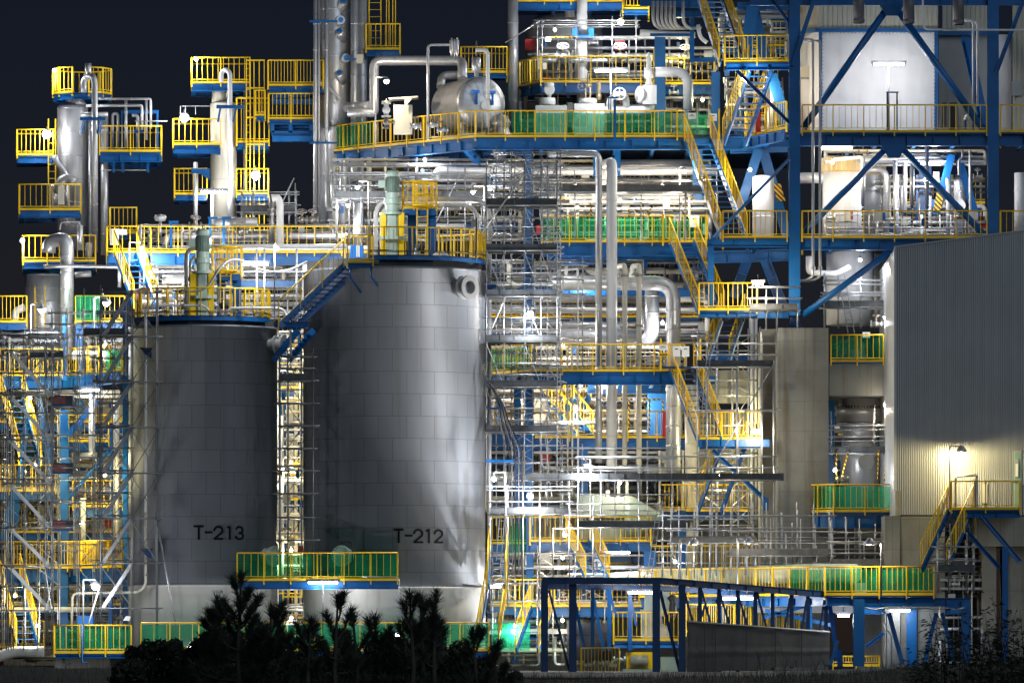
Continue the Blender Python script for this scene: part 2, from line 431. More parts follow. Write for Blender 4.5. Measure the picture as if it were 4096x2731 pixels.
def lamp_goose(label, x, y, xp, yb, Y, power=500, col=COOL, head=.13, pr=.03, glow=60, top=None, off=(0, -.15, -.3), flat=False, rad=.12):
    """swan neck lamp: straight post at xp from yb, arched arm to a shade at (x, y)"""
    c = P(x, y, Y); b = P(xp, yb, Y); arm = abs(b.x - c.x); rise = top if top is not None else min(.35, arm * .7) + .12
    zt = c.z + rise; t = T('swan_neck_lamp', label, 'lamp', LAMPG, origin=b)
    t.p('post', MB().tube([b, (b.x, Y, zt - .05), (b.x, Y, zt), (c.x, Y, zt), c + V((0, 0, .12))], pr, 8, min(.4, arm * .8)), galv)
    if flat:
        t.p('shade', MB().lathe(c, [(head, -.11), (head * .97, .0), (head * .5, .1), (head * .3, .16)], 18), dullsilver); t.p('lens', MB().lathe(c, [(head * .9, -.085), (head * .9, -.08), (.01, -.08)], 16, smooth=False), emis(col, glow)); t.done(); light(c - V((0, 0, .14)), power, col, .04); return
    t.p('shade', MB().lathe(c, [(head, -.02), (head * .9, .03), (head * .45, .1), (head * .3, .16)], 14), dullsilver)
    if glow: t.p('globe', MB().ball(c - V((0, 0, .05)), head * .62, 12), emis(col, glow))
    t.done(); light(c + V(off), power, col, rad)
def lamp_tube(label, x0, x1, y, Y, power=500, col=COOL, glow=25, post=None, two=True, rz=0.0, loff=(0, -.12, -.22)):
    """weatherproof strip light; post: photo y of the post's foot"""
    a, b = P(x0, y, Y), P(x1, y, Y); c = (a + b) / 2; l = (b - a).length; d = V((cos(rz), sin(rz), 0)) * (l / 2)
    t = T('strip_light', label, 'lamp', LAMPG, origin=c if post is None else P((x0 + x1) / 2, post, Y))
    t.p('housing', MB().bar(c - d - d.normalized() * .08 + V((0, .03, .09)), c + d + d.normalized() * .08 + V((0, .03, .09)), .2, .1), duct)
    m = MB(); m.tube([c - d * .97, c + d * .97], .045, 8)
    t.p('tube', m, emis(col, glow))
    m = MB(); [m.tube([c + d * k * 1.0, c + d * k * 1.06 + V((0, .0, 0))], .06, 8) for k in (-1, 1)]; t.p('end_cap', m, darksteel)
    if post is not None:
        f = P((x0 + x1) / 2, post, Y + .15); t.p('post', MB().tube([f, V((c.x, Y + .15, c.z + .1))], .035, 8), duct)
    else: t.p('bracket', MB().bar(c + V((0, .05, .14)), c + V((0, .05, .34)), .05, .03), steel)
    t.done()
    for k in ((-.5, .5) if two else (0,)): light(c + d * k + V(loff), power / (2 if two else 1), col, .2)
def pipe(label, pts, r, mat=silver, fil=2.2, n=14, bands=1.1, name='pipe', cat=None, group=None, flanges=(), flmat=None, extra=None):
    """pts: photo points (x, y, Y); r: radius in photo px"""
    w = [P(*p) for p in pts]; rr = r * S(pts[0][2]); t = T(name, label, cat, group)
    t.p('run', MB().tube(w, rr, n, fil * rr, bands=bands if bands and bands > 0 else 0), mat)
    for i, k in flanges:                              # (segment, fraction)
        a, b = w[i], w[i + 1]; c = a + (b - a) * k; d = (b - a).normalized()
        t.p('flange', MB().lathe(c - d * .05, [(rr * 1.6, 0), (rr * 1.6, .045), (rr * 1.05, .046), (rr * 1.05, .06), (rr * 1.6, .061), (rr * 1.6, .105)], 16, d, smooth=False), flmat or steel)
    if extra: extra(t, w, rr)
    return t.done()
def wheel(m, c, ax, r):
    c = V(c); ax = V(ax).normalized(); m.ring(c, ax, r, r * .09, 20, 6)
    ref = V((0, 0, 1)) if abs(ax.z) < .9 else V((1, 0, 0)); u = (ref - ax * ref.dot(ax)).normalized(); w = ax.cross(u)
    for k in range(3):
        a = k * pi / 3; e = (u * cos(a) + w * sin(a)) * r; m.bar(c - e, c + e, r * .1, r * .07, ax)
    m.tube([c - ax * r * .1, c + ax * r * .55], r * .14, 8)
def valve(label, x, y, Y, r=.16, ax=(0, -1, 0), run=(1, 0, 0), body=.13, mat=steel, name='hand_valve', group=None, stem=.35, wm=None):
    c = P(x, y, Y); t = T(name, label, 'valve', group, origin=c); rn = V(run); axx = V(ax).normalized()
    b = MB().tube([c - rn * body * 1.6, c + rn * body * 1.6], body * .62, 12); b.ball(c, body, 12)
    t.p('valve_body', b, mat)
    m = MB()
    for k in (-1, 1): m.lathe(c + rn * (k * body * 1.6) - rn * .03, [(body * 1.15, 0), (body * 1.15, .06)], 16, rn, smooth=False)
    t.p('flange', m, mat)
    s_ = c + axx * stem; t.p('stem', MB().tube([c, s_], body * .3, 8), brass)
    m = MB(); wheel(m, s_, axx, r); t.p('hand_wheel', m, wm or steel); t.done()
def scaf(label, xs, ys, Y0, Y1, planks=(), braces=True, stairs=None, mat=galv, ledg=True, group=None, name='scaffold', plx=None, top=30, xb=None, ym=None, jit=True, toe=True, bays=None):
    """tube scaffold: standards at photo x xs (front Y0 / back Y1), ledgers at photo y ys (top to bottom), plank decks at indices"""
    t = T(name, label, 'scaffold', group); rn = random.Random(int(xs[0] * 7 + ys[0]))
    ym = ym or max(ys) + 60; rr = .024
    for x in xs:
        for Y in (Y0, Y1):
            j = rn.uniform(-3, 3) if jit else 0; e = rn.uniform(5, top + 6)
            X = PX(x, Y0) + j * .004
            m = MB().tube([(X, Y, PZ(ym, Y0)), (X, Y, PZ(min(ys) - e, Y0))], rr, 6)
            for y in ys: m.box((X, Y, PZ(y, Y0)), .075, .075, .07)
            t.p('standard', m, mat)
    X0, X1 = PX(min(xs), Y0), PX(max(xs), Y0)
    for i, y in enumerate(ys):
        z = PZ(y, Y0)
        for Y in (Y0, Y1):
            o = -.05 if Y == Y0 else .05
            t.p('ledger', MB().tube([(X0 - rn.uniform(.05, .3), Y + o, z), (X1 + rn.uniform(.05, .3), Y + o, z + rn.uniform(-.02, .02))], rr, 6), mat)
            if ledg and i in planks:
                for hh in (.5, .95): t.p('guard_rail', MB().tube([(X0 - rn.uniform(.05, .2), Y + o, z + hh), (X1 + rn.uniform(.05, .2), Y + o, z + hh)], .021, 6), mat)
        for x in xs:
            if sum(1 for q in t.parts if q[0] == 'transom') < 98: t.p('transom', MB().tube([(PX(x, Y0) + .05, Y0 - .12, z - .05), (PX(x, Y0) + .05, Y1 + .12, z - .05)], .021, 6), mat)
        if i in planks:
            a, b = (PX(plx[0], Y0), PX(plx[1], Y0)) if plx else (X0, X1)
            k = max(1, int((Y1 - Y0) / .26)); m = MB(); wv = (Y1 - Y0 - .02) / k
            for q in range(k): m.box(((a + b) / 2, Y0 + wv * (q + .5), z + .02), b - a, wv - .02, .035)
            t.p('planking', m, plank)
            if toe:
                m = MB(); nb = max(1, round((b - a) / .62)); st = (b - a) / nb
                for q in range(nb):
                    xx = a + st * (q + .5); m.box((xx, Y0 - .075, z + .15), st - .02, .02, .23); m.box((xx - st / 2 + .01, Y0 - .095, z + .15), .035, .03, .25)
                    m.box((xx, Y0 - .09, z + .262), st - .02, .025, .025); m.box((xx, Y0 - .09, z + .04), st - .02, .025, .025)
                t.p('toe_board', m, plank)
    if braces:
        sx = sorted(xs)
        for i in range(len(ys) - 1):
            for j in range(len(sx) - 1):
                if bays and j not in bays: continue
                a, b = PX(sx[j], Y0), PX(sx[j + 1], Y0); z0, z1 = PZ(ys[i], Y0), PZ(ys[i + 1], Y0)
                if b - a < .25 or sum(1 for q in t.parts if q[0] == 'brace') > 96: continue
                if rn.random() < .75: t.p('brace', MB().tube([(a, Y0 - .03, z0 - .08), (b, Y0 - .03, z1 + .08)], .017, 5), mat)
                if rn.random() < .75: t.p('brace', MB().tube([(b, Y1 + .03, z0 - .08), (a, Y1 + .03, z1 + .08)], .017, 5), mat)
    if stairs:                                       # (x top, x bottom, material): one flight per lift
        for i in range(len(ys) - 1):
            xa, xb_ = stairs[0], stairs[1]; z0, z1 = PZ(ys[i], Y0), PZ(ys[i + 1], Y0); Ym = Y0 + .18
            m = MB()
            for o in (0, .5):
                m.bar((PX(xa, Y0), Ym + o, z0), (PX(xb_, Y0), Ym + o, z1), .04, .12)
            for k in range(1, 8):
                f = k / 8; x = PX(xa, Y0) + (PX(xb_, Y0) - PX(xa, Y0)) * f; m.box((x, Ym + .25, z0 + (z1 - z0) * f), .16, .46, .03)
            t.p('scaffold_stair', m, stairs[2] if len(stairs) > 2 else galv)
    return t.done()
def beam_frame(label, cols=(), beams=(), braces=(), name='steel_frame', mat=blue, cw=.4, bh=.45, br=.14, roundb=False, group=None):
    """cols: (x, y top, y bottom, Y[, width]); beams / braces: ((x, y, Y), (x, y, Y)[, height])"""
    t = T(name, label, 'steel frame', group)
    for c in cols:
        w = c[4] if len(c) > 4 else cw
        a, b = P(c[0], c[2], c[3]), P(c[0], c[1], c[3]); t.p('column', MB().hbeam(a, b, w, w, (0, 1, 0)), mat)
    for c in beams:
        h = c[2] if len(c) > 2 else bh; t.p('beam', MB().hbeam(P(*c[0]), P(*c[1]), h * .5, h), mat)
    for c in braces:
        h = c[2] if len(c) > 2 else br
        if roundb or (len(c) > 3 and c[3]): t.p('brace', MB().tube([P(*c[0]), P(*c[1])], h / 2, 12), mat)
        else: t.p('brace', MB().hbeam(P(*c[0]), P(*c[1]), h, h), mat)
    return t.done()
def vessel(label, x, y0, y1, r, Y, mat=silver, dome=.35, name='vessel', bands=1.0, top=True, extra=None, cat=None, n=28, base=None):
    """upright vessel: photo x, top y0, bottom y1, r in px"""
    c = P(x, y1, Y); rr = r * S(Y); h = (y1 - y0) * S(Y); t = T(name, label, cat, origin=c)
    pr = [(rr, 0), (rr, h - rr * dome)]
    if top: pr += [(rr * cos(a), h - rr * dome + rr * dome * sin(a)) for a in [R(15 * k) for k in range(1, 7)]]
    t.p('shell', MB().lathe(c, pr, n), mat)
    if bands:
        m = MB(); k = int(h / bands)
        for i in range(1, k + 1): m.lathe(c + V((0, 0, i * bands - .02)), [(rr + .002, 0), (rr + .014, .008), (rr + .014, .034), (rr + .002, .042)], n)
        t.p('cladding_band', m, mat)
    if extra: extra(t, c, rr, h)
    return t.done()
def rack(label, x0, x1, y0, y1, Y0, Y1, nh=10, nv=6, nb=3, nx=6, seed=1, name='pipe_rack', cat='pipe rack', rmin=3, rmax=14, cols=True, cable=True, ny=2):
    """crowded rack: blue columns and beams carrying lagged pipes, cable trays, small valves and boxes"""
    rn = random.Random(seed); t = T(name, label, cat)
    mats = [silver, silver, white, dullsilver, cream, steel]
    if cols:
        k = max(2, int((x1 - x0) / 330) + 1)
        for i in range(k):
            x = x0 + (x1 - x0) * (i + .5) / k + rn.uniform(-15, 15); t.p('column', MB().hbeam(P(x, y1, Y1), P(x, y0, Y1), .26, .26, (0, 1, 0)), blue)
        for i in range(nb):
            y = y0 + (y1 - y0) * (i + .5) / nb + rn.uniform(-10, 10); t.p('beam', MB().hbeam(P(x0, y, Y1 - .2), P(x1, y, Y1 - .2), .16, .3), blue)
            if y1 - y0 > 130 and y - y0 > 60:
                a, b = sorted((rn.uniform(x0, x1), rn.uniform(x0, x1)))
                if b - a < (x1 - x0) * .5: a, b = x0 + (x1 - x0) * .1, x1
                rail(t, [P(a, y - 16, Y1 - .7), P(b, y - 16, Y1 - .7)], 1.05, .2, posts=False)
    for i in range(int(nh * .9)):                    # small bore tubing
        x, y, Y = rn.uniform(x0, x1), rn.uniform(y0, y1), rn.uniform(Y0, Y1 - .5); q = [P(x, y, Y)]
        for k in range(3):
            if k % 2: y = max(y0, min(y1, y + rn.choice((-1, 1)) * rn.uniform(30, 140)))
            else: x = max(x0, min(x1, x + rn.choice((-1, 1)) * rn.uniform(30, 160)))
            q.append(P(x, y, Y))
        t.p('tube', MB().tube(q, rn.uniform(.018, .035), 6, .08), galv)
    for i in range(nh):
        y = y0 + (y1 - y0) * (i + rn.random()) / nh; Y = rn.uniform(Y0, Y1 - .6); r = rn.uniform(rmin, rmax) * rn.choice((.5, 1, 1)) * S(Y)
        a, b = sorted((rn.uniform(x0, x1), rn.uniform(x0, x1)))
        if b - a < (x1 - x0) * .45: a, b = x0, x1
        pts = [P(a, y, Y), P(b, y, Y)]
        if rn.random() < .6: pts.append(P(b, min(y1, y + rn.uniform(30, 160)), Y))
        if rn.random() < .4: pts.insert(0, P(a, max(y0, y - rn.uniform(30, 130)), Y))
        t.p('pipe', MB().tube(pts, r, 10, r * 2.4, bands=.9 if r > .06 else 0), rn.choice(mats))
    for i in range(nv):
        x = x0 + (x1 - x0) * (i + rn.random()) / nv; Y = rn.uniform(Y0, Y1 - .4); r = rn.uniform(rmin, rmax) * rn.choice((.5, .8, 1)) * S(Y)
        a, b = sorted((rn.uniform(y0, y1), rn.uniform(y0, y1)))
        if b - a < (y1 - y0) * .4: a, b = y0, y1
        pts = [P(x, a, Y), P(x, b, Y)]
        if rn.random() < .5: pts.append(P(x + rn.choice((-1, 1)) * rn.uniform(25, 80), b, Y))
        t.p('pipe', MB().tube(pts, r, 10, r * 2.4, bands=.9 if r > .06 else 0), rn.choice(mats))
    if cable:
        for i in range(ny):
            y = rn.uniform(y0, y1); Y = rn.uniform(Y0, Y0 + 1)
            t.p('cable_tray', MB().bar(P(x0, y, Y), P(x1, y, Y), .4, .1), dullsilver)
    for i in range(nx):
        x, y, Y = rn.uniform(x0, x1), rn.uniform(y0, y1), rn.uniform(Y0, Y0 + 1.5); c = P(x, y, Y); q = rn.random()
        if q < .3: t.p('junction_box', MB().box(c, rn.uniform(.2, .4), .18, rn.uniform(.25, .5)), rn.choice((panelgrey, signw, cream, red)))
        elif q < .65:
            m = MB().tube([c - V((.22, 0, 0)), c + V((.22, 0, 0))], .07, 10); m.lathe(c - V((.2, 0, 0)), [(.13, 0), (.13, .05)], 12, (1, 0, 0), smooth=False); m.lathe(c + V((.15, 0, 0)), [(.13, 0), (.13, .05)], 12, (1, 0, 0), smooth=False)
            m.tube([c, c + V((0, 0, .3))], .03, 6); wheel(m, c + V((0, 0, .3)), (0, -.5, 1), .13); t.p('valve', m, rn.choice((steel, brass, silver)))
        else: t.p('pipe_shoe', MB().box(c, .14, .2, .3), blue)
    return t.done()
def boxes(name, label, items, mat, cat=None, part='panel'):
    t = T(name, label, cat)
    for i, it in enumerate(items):
        c, dx, dy, dz = it[:4]; t.p(it[5] if len(it) > 5 else part, MB().box(c, dx, dy, dz), it[4] if len(it) > 4 else mat)
    return t.done()
def signboard(label, x, y, Y, w=.3, h=.24, bars=2, name='notice_board'):
    c = P(x, y, Y); t = T(name, label, 'sign', origin=c); t.p('plate', MB().box(c, w, .02, h), signw); m = MB()
    for i in range(bars): m.box(c + V((0, -.014, h * (.22 - .2 * i))), w * (.62 if i else .4), .006, h * .09)
    t.p('print', m, darksteel); t.done()
# ---------------------------------------------------------------- setting: ground, road edge, foreground bank
g = MB(); g.add([(-900, -400, 0), (900, -400, 0), (900, 1500, 0), (-900, 1500, 0)], [(0, 1, 2, 3)])
# the plant's yard; in front of it the land drops behind a bank, so the sheet starts at the bank's foot
g = MB(); g.add([(-1500, -60, -.02), (1500, -60, -.02), (1500, 2500, -.02), (-1500, 2500, -.02)], [(0, 1, 2, 3)]); one('ground', None, g, asphalt, kind='structure')
def bankz(xx, Y):
    f = max(0, min(1, (Y + 135) / 60)); f = f * f * (3 - 2 * f); k = max(0, min(1, (Y + 70) / 16)); k = k * k * (3 - 2 * k)
    px = CX + xx / S(-74); yc = 2668 + 46 * max(0, min(1, (px - 480) / 500)) - 66 * max(0, min(1, (px - 2950) / 1150))
    crest = CZ - (yc - HY) * S(-74)
    return -.9 + f * (crest + .9) - k * (crest + .4) + (.05 * sin(xx * .9 + Y * .13) + .03 * sin(xx * 2.7 + Y * .4)) * (1 - k)
b = MB(); rn = random.Random(3); nx, ny = 190, 34; vs = []; fs = []
for j in range(ny + 1):
    Y = -262 + j * (214 / ny)
    for i in range(nx + 1):
        xx = -70 + 140 * i / nx
        vs.append((xx, Y, bankz(xx, Y) + rn.uniform(-.03, .03)))
for j in range(ny):
    for i in range(nx): q = j * (nx + 1) + i; fs.append((q, q + 1, q + nx + 2, q + nx + 1))
b.add(vs, fs, True); one('bank', None, b, soil, kind='structure')
k = MB(); k.prism([P(2500, 2712, -25), P(4300, 2636, -25), P(4300, 2664, -25), P(2500, 2735, -25)], (0, .4, 0)); one('road_kerb', None, k, pave, kind='structure')
k = MB(); k.prism([V((-40, -24.4, -.015)), V((60, -24.4, -.015)), V((60, -8, -.015)), V((-40, -8, -.015))], (0, 0, .011)); one('service_road', None, k, asphalt, kind='structure')

# ---------------------------------------------------------------- the two storage tanks
def tank(label, cx, r, ytop, yseam, strokes, lw, noz, man, ph0, stubs, zoff, name='storage_tank'):
    c = V((PX(cx, 0), 0, 0)); rr = r * S(0); zt = PZ(ytop, 0); zs = PZ(yseam, 0); t = T(name, label, 'storage tank', origin=c)
    sh = MB(); sh.lathe(c, [(rr, zs), (rr, zt - .09), (rr + .05, zt - .085), (rr + .05, zt), (rr - .3, zt + .04), (.3, zt + .1)], 96)
    t.p('shell', sh, tank_mat('tank_plates', rr, -zoff, ph0))
    ba = MB(); ba.lathe(c, [(rr + .01, -.05), (rr + .01, zs - .06), (rr + .035, zs - .05), (rr + .035, zs + .015), (rr - .2, zs + .02)], 96); t.p('base_skirt', ba, basem)
    sk = MB(); sk.lathe(c, [(rr - .12, zt - .02), (rr - .12, zt + .36)], 10, a0=R(9), a1=R(369), smooth=False); t.p('roof_skirt', sk, charcoal)
    for st in strokes:
        pts = []; m = MB()
        for (xa, ya), (xb, yb) in zip(st, st[1:]):
            for i in range(5): pts.append((xa + (xb - xa) * i / 5, ya + (yb - ya) * i / 5))
        pts.append(st[-1]); w = []
        for x, y in pts:
            th = math.asin((x - cx) / r); q = rr + .014; w.append(V((c.x + q * sin(th), -q * cos(th), PZ(y, -rr))))
        for a, b_ in zip(w, w[1:]):
            nn = V(((a.x + b_.x) / 2 - c.x, (a.y + b_.y) / 2, 0)).normalized(); d = (b_ - a).normalized() * .02; m.bar(a - d, b_ + d, lw, .016, nn)
        for a in (w[0], w[-1]):
            nn = V((a.x - c.x, a.y, 0)).normalized(); m.lathe(a - nn * .006, [(lw / 2, 0), (lw / 2, .014)], 12, nn, smooth=False)
        t.p('letter', m, letter)
    for th, y, rad, ln, hole in noz:
        th = R(th); n_ = V((sin(th), -cos(th), 0)); p = c + n_ * rr; p.z = PZ(y, -rr * cos(th)); m = MB()
        m.lathe(p - n_ * .08, [(rad * .62, 0), (rad * .62, ln - .3), (rad * 1.0, ln - .3), (rad, ln - .24), (rad * .62, ln - .23), (rad * .62, ln), (rad, ln + .01), (rad, ln + .1), (hole, ln + .1), (hole, ln - .25), (.01, ln - .25)], 36, n_, smooth=False)
        t.p('nozzle', m, tankgrey)
    for th, y, rad in man:
        th = R(th); n_ = V((sin(th), -cos(th), 0)); p = c + n_ * rr; p.z = PZ(y, -rr * cos(th)); m = MB()
        m.lathe(p - n_ * .1, [(rad * .8, 0), (rad * .8, .38), (rad, .385), (rad, .46), (rad * .97, .465)], 36, n_, smooth=False)
        u = V((0, 0, 1)); w_ = n_.cross(u)
        mi = t.p('manhole', m, paleg)
        bo = MB()
        for q in range(24):
            a = 2 * pi * q / 24; e = p + n_ * .33 + (u * cos(a) + w_ * sin(a)) * (rad * .985); bo.tube([e, e + n_ * .15], .032, 6)
        t.p('bolt_ring', bo, paleg, sub=mi)
        h = MB(); e = p + n_ * .3 + w_ * rad * -1.12; h.tube([e - u * .3, e + u * (rad + .1), e + u * (rad + .16) + w_ * rad * .5, p + n_ * .52 + u * (rad + .12)], .03, 6, .15); t.p('davit', h, darksteel, sub=mi)
    for th, y in stubs:
        th = R(th); n_ = V((sin(th), -cos(th), 0)); p = c + n_ * rr; p.z = PZ(y, -rr * cos(th)); t.p('drain_stub', MB().lathe(p - n_ * .05, [(.06, 0), (.06, .3), (.04, .3), (.04, .1), (.01, .1)], 14, n_), dullsilver)
    t.done()
tankgrey = M('tank_nozzle_grey', (.42, .42, .42), .4, .2, .1, 1, .2); paleg = M('pale_flange', (.74, .8, .68), .5, 0, .1, 2, .2)
basem = M('tank_base_paint', (.62, .6, .55), .6, 0, .1, .7, .3, .1)
def arcpts(x, y, rx, ry, a0, a1, n=9): return [(x + rx * sin(R(a0 + (a1 - a0) * i / n)), y - ry * cos(R(a0 + (a1 - a0) * i / n))) for i in range(n + 1)]
def dig2(x, y, w, h): return [arcpts(x + w / 2, y + w / 2, w / 2, w / 2, -85, 120, 8) + [(x, y + h), (x + w, y + h)]]
def dig3(x, y, w, h): return [arcpts(x + w * .46, y + h * .26, w * .44, h * .26, -70, 180, 8), arcpts(x + w * .46, y + h * .75, w * .52, h * .25, 0, 255, 9)]
tank('shorter grey plate storage tank marked T-213', 812, 297, 1314, 2343,
     [[(793, 2104), (827, 2104), (810, 2104), (810, 2154)], [(836, 2128), (860, 2128)]] + dig2(871, 2105, 31, 49) + [[(924, 2108), (931, 2105), (931, 2154)]] + dig3(955, 2105, 28, 49), .08,
     [(66, 1378, .36, .62, .13)], [(59, 2224, .39)], .3, [(16, 2365)], 14.0)
tank('taller wider grey plate storage tank marked T-212', 1577, 364, 1087, 2350,
     [[(1585, 2117), (1618, 2117), (1601.5, 2117), (1601.5, 2167)], [(1629, 2141), (1653, 2141)]] + dig2(1662, 2117, 32, 50) + [[(1711, 2121), (1720, 2117), (1720, 2167)]] + dig2(1742, 2118, 30, 49), .08,
     [(44, 1152, .47, .75, .26)], [(-30, 2223, .40)], .0, [(16, 2377)], 14.43)

# tank roof walkways
def ringplat(label, cx, z, r0, r1, a0, a1, n, name='tank_top_walkway', hbm=.14, rails_h=1.1):
    t = T(name, label, 'walkway'); c = V((PX(cx, 0), 0, z)); pts = [V((c.x + r1 * sin(R(a0 + (a1 - a0) * i / n)), -r1 * cos(R(a0 + (a1 - a0) * i / n)), z)) for i in range(n + 1)]
    inn = [V((c.x + r0 * sin(R(a0 + (a1 - a0) * i / n)), -r0 * cos(R(a0 + (a1 - a0) * i / n)), z)) for i in range(n + 1)]
    t.p('deck', MB().prism([p - V((0, 0, .05)) for p in pts + inn[::-1]], (0, 0, .05)), navy)
    m = MB()
    for a, b in zip(pts, pts[1:]): m.bar(a - V((0, 0, .055 + hbm / 2)), b - V((0, 0, .055 + hbm / 2)), .06, hbm)
    t.p('edge_beam', m, blue); rail(t, [p + (V((c.x, 0, z)) - p).normalized() * .04 for p in pts], 1.1, .22, 1.3, toe=False)
    cab = MB()
    for dz in (.12, .17): cab.tube([p + (p - V((c.x, 0, z))).normalized() * .05 + V((0, 0, dz + .02 * sin(i * 2.1))) for i, p in enumerate(pts)], .016, 5)
    t.p('cable_run', cab, rubber); t.done()
ringplat('yellow railed walkway around the roof of the T-213 tank', 812, PZ(1277, 0), 1.2, 3.0, -62, 64, 14)
ringplat('yellow railed walkway around the roof of the T-212 tank', 1577, PZ(1042, 0), 1.6, 3.68, -14, 92, 12)
# far halves of the two roof walkways
ringplat('far half of the railed walkway behind the T-213 agitator', 812, PZ(1270, 0), 1.2, 3.0, 118, 242, 12)
ringplat('far half of the railed walkway behind the T-212 agitator', 1577, PZ(1036, 0), 1.6, 3.6, 100, 215, 12)
# agitators
def agitator(label, x, yb, k, Y=0.0):
    t = T('agitator_drive', label, 'agitator', origin=P(x, yb, Y)); c = P(x, yb, Y); u = k
    a = MB().lathe(c, [(.42, 0), (.42, .75), (.62, .76), (.62, .88), (.40, .89), (.37, 1.75)], 8, a0=R(22.5), a1=R(382.5), smooth=False); t.p('pedestal', a, machine)
    for s_ in (-1, 1): t.p('side_guard', MB().box(c + V((s_ * .36, -.28, .95)), .22, .12, 1.75), yellow)
    t.p('mounting_flange', MB().lathe(c + V((0, 0, 1.76)), [(.5, 0), (.5, .1), (.3, .11)], 20, smooth=False), machine)
    for s_ in (-1, 1): t.p('lifting_lug', MB().lathe(c + V((s_ * .44, -.2, 1.55)), [(.14, 0), (.14, .05)], 14, (0, 1, 0)), machine)
    g_ = MB().lathe(c + V((0, 0, 1.87)), [(.25, 0), (.28, .3), (.34, .32), (.34, .52), (.27, .54), (.27, .78)], 20, smooth=False); t.p('gearbox', g_, machine)
    mo = MB().lathe(c + V((0, 0, 2.66)), [(.27, 0), (.27, .62)], 20)
    for q in range(26):
        a_ = 2 * pi * q / 26; e = c + V((.285 * cos(a_), .285 * sin(a_), 2.7)); mo.bar(e, e + V((0, 0, .52)), .03, .02, (cos(a_), sin(a_), 0))
    t.p('motor', mo, motorg)
    t.p('fan_cowl', MB().lathe(c + V((0, 0, 3.28)), [(.28, 0), (.28, .18), (.2, .26), (.04, .28), (.03, .4)], 20), machine)
    t.p('terminal_box', MB().box(c + V((-.42, -.1, 2.98)), .28, .26, .28), machine); t.done()
motorg = M('motor_green', (.17, .24, .19), .45, 0, .1, 2, .2)
agitator('tall green agitator drive on the roof of T-212', 1570, 1036, 1); agitator('green agitator drive on the roof of T-213 with yellow guards', 810, 1272, 1)
# caged yellow landings and blue posts beside the agitators
def cageland(label, xa, xb, yt, yb, yfoot, lad):
    t = T('access_landing', label, 'landing'); z = PZ(yb, .6); w = [V((PX(xa, .6), .2, z)), V((PX(xb, .6), .2, z)), V((PX(xb, .6), 1.5, z)), V((PX(xa, .6), 1.5, z))]
    t.p('deck', MB().prism([p - V((0, 0, .06)) for p in w], (0, 0, .06)), blue); t.p('edge_beam', MB().bar(w[0] - V((0, 0, .16)), w[1] - V((0, 0, .16)), .12, .2), blue)
    rail(t, w, 1.1, .2, .5, close=True); zf = PZ(yfoot, .6)
    for x in (xa + 35, xb - 18): t.p('column', MB().hbeam((PX(x, .6), .8, zf), (PX(x, .6), .8, z - .06), .34, .34, (0, 1, 0)), blue)
    ladder(t, PX(lad, .6), .05, zf, z + .9); m = MB()
    for zz in (z + .1, z + .55, z + 1.05): m.ring((PX(lad + 4, .6), -.1, zz), (0, 0, 1), .42, .03, 18, 5)
    for q in range(9): a = R(180 + q * 22.5); e = V((PX(lad + 4, .6) + .42 * cos(a), -.1 + .42 * sin(a), z + .1)); m.bar(e, e + V((0, 0, .95)), .03, .012)
    t.p('safety_cage', m, yellow); t.done()
cageland('caged yellow landing on blue posts beside the T-212 agitator', 1612, 1745, 718, 838, 1036, 1690)
cageland('caged yellow landing on blue posts beside the T-213 agitator', 850, 965, 985, 1098, 1272, 905)
pipe('white inverted U pipe beside the T-213 agitator', [(745, 1280, .8), (745, 1000, .8), (810, 985, .8), (930, 985, 1.5), (1390, 985, 1.6)], 9, white, 4)
pipe('thin white pipe running beside the inverted U pipe at T-213', [(762, 1280, .6), (762, 1040, .6), (800, 1012, .8)], 6, white, 3)
pipe('fat white pipe arched over the T-212 roof', [(1503, 1040, 1.2), (1503, 796, 1.2), (1957, 796, 1.2), (1957, 1140, 1.2)], 9.5, white, 8, flanges=[(2, .25)])
pipe('inner white pipe arched over the T-212 roof', [(1528, 1040, 1.6), (1528, 820, 1.6), (1906, 820, 1.6), (1906, 1000, 1.6)], 8.5, white, 7)
pipe('pale pipe dropping down the right flank of T-212', [(1957, 1150, .2), (1957, 1900, .2), (1957, 2240, .2)], 9, dullsilver, 3)
for lab, x, y, Y in (('dark mouthed gooseneck vent on the T-212 roof', 1668, 1035, -2.2), ('dark mouthed gooseneck vent on the T-213 roof', 884, 1268, -2.0)):
    t = T('gooseneck_vent', lab, 'vent', origin=P(x, y, Y)); t.p('riser', MB().tube([P(x, y, Y), P(x, y - 38, Y), P(x + 22, y - 50, Y)], .12, 14, .2), white)
    t.p('cowl', MB().tube([P(x + 2, y - 42, Y), P(x + 30, y - 58, Y - .15)], .15, 14), charcoal); t.done()
pipe('white pipe looping over the T-213 walkway rail on the left', [(583, 2050, -3.05), (583, 1235, -3.05), (615, 1222, -3.05), (825, 1222, -2.9), (848, 1268, -2.9)], 5, white, 6, flanges=[(2, .55)])
pipe('grey downpipe fixed to the left front of T-213', [(583, 2052, -3.1), (583, 2340, -3.1), (555, 2368, -3.1), (290, 2372, -3.1), (286, 2510, -3.1)], 5.5, cream, 4, flanges=[(0, .85)])
pipe('pale pipe looping over the T-213 rail on the right', [(905, 1268, -2.7), (915, 1232, -2.7), (1130, 1232, -2.7), (1161, 1290, -2.7), (1164, 1420, -2.6)], 5, white, 5)
one('power_cable', 'sagging grey cable strung from T-213 to the T-212 stairs', MB().tube([P(720, 1160, -2.8), P(780, 1168, -2.8), P(830, 1150, -2.8), P(880, 1070, -2.8), P(915, 1037, -2.6), P(965, 1038, -2.4), P(1030, 1075, -2), P(1090, 1088, -2), P(1160, 1080, -2), P(1230, 1045, -2)], .045, 8, .3), tankgrey, 'cable')
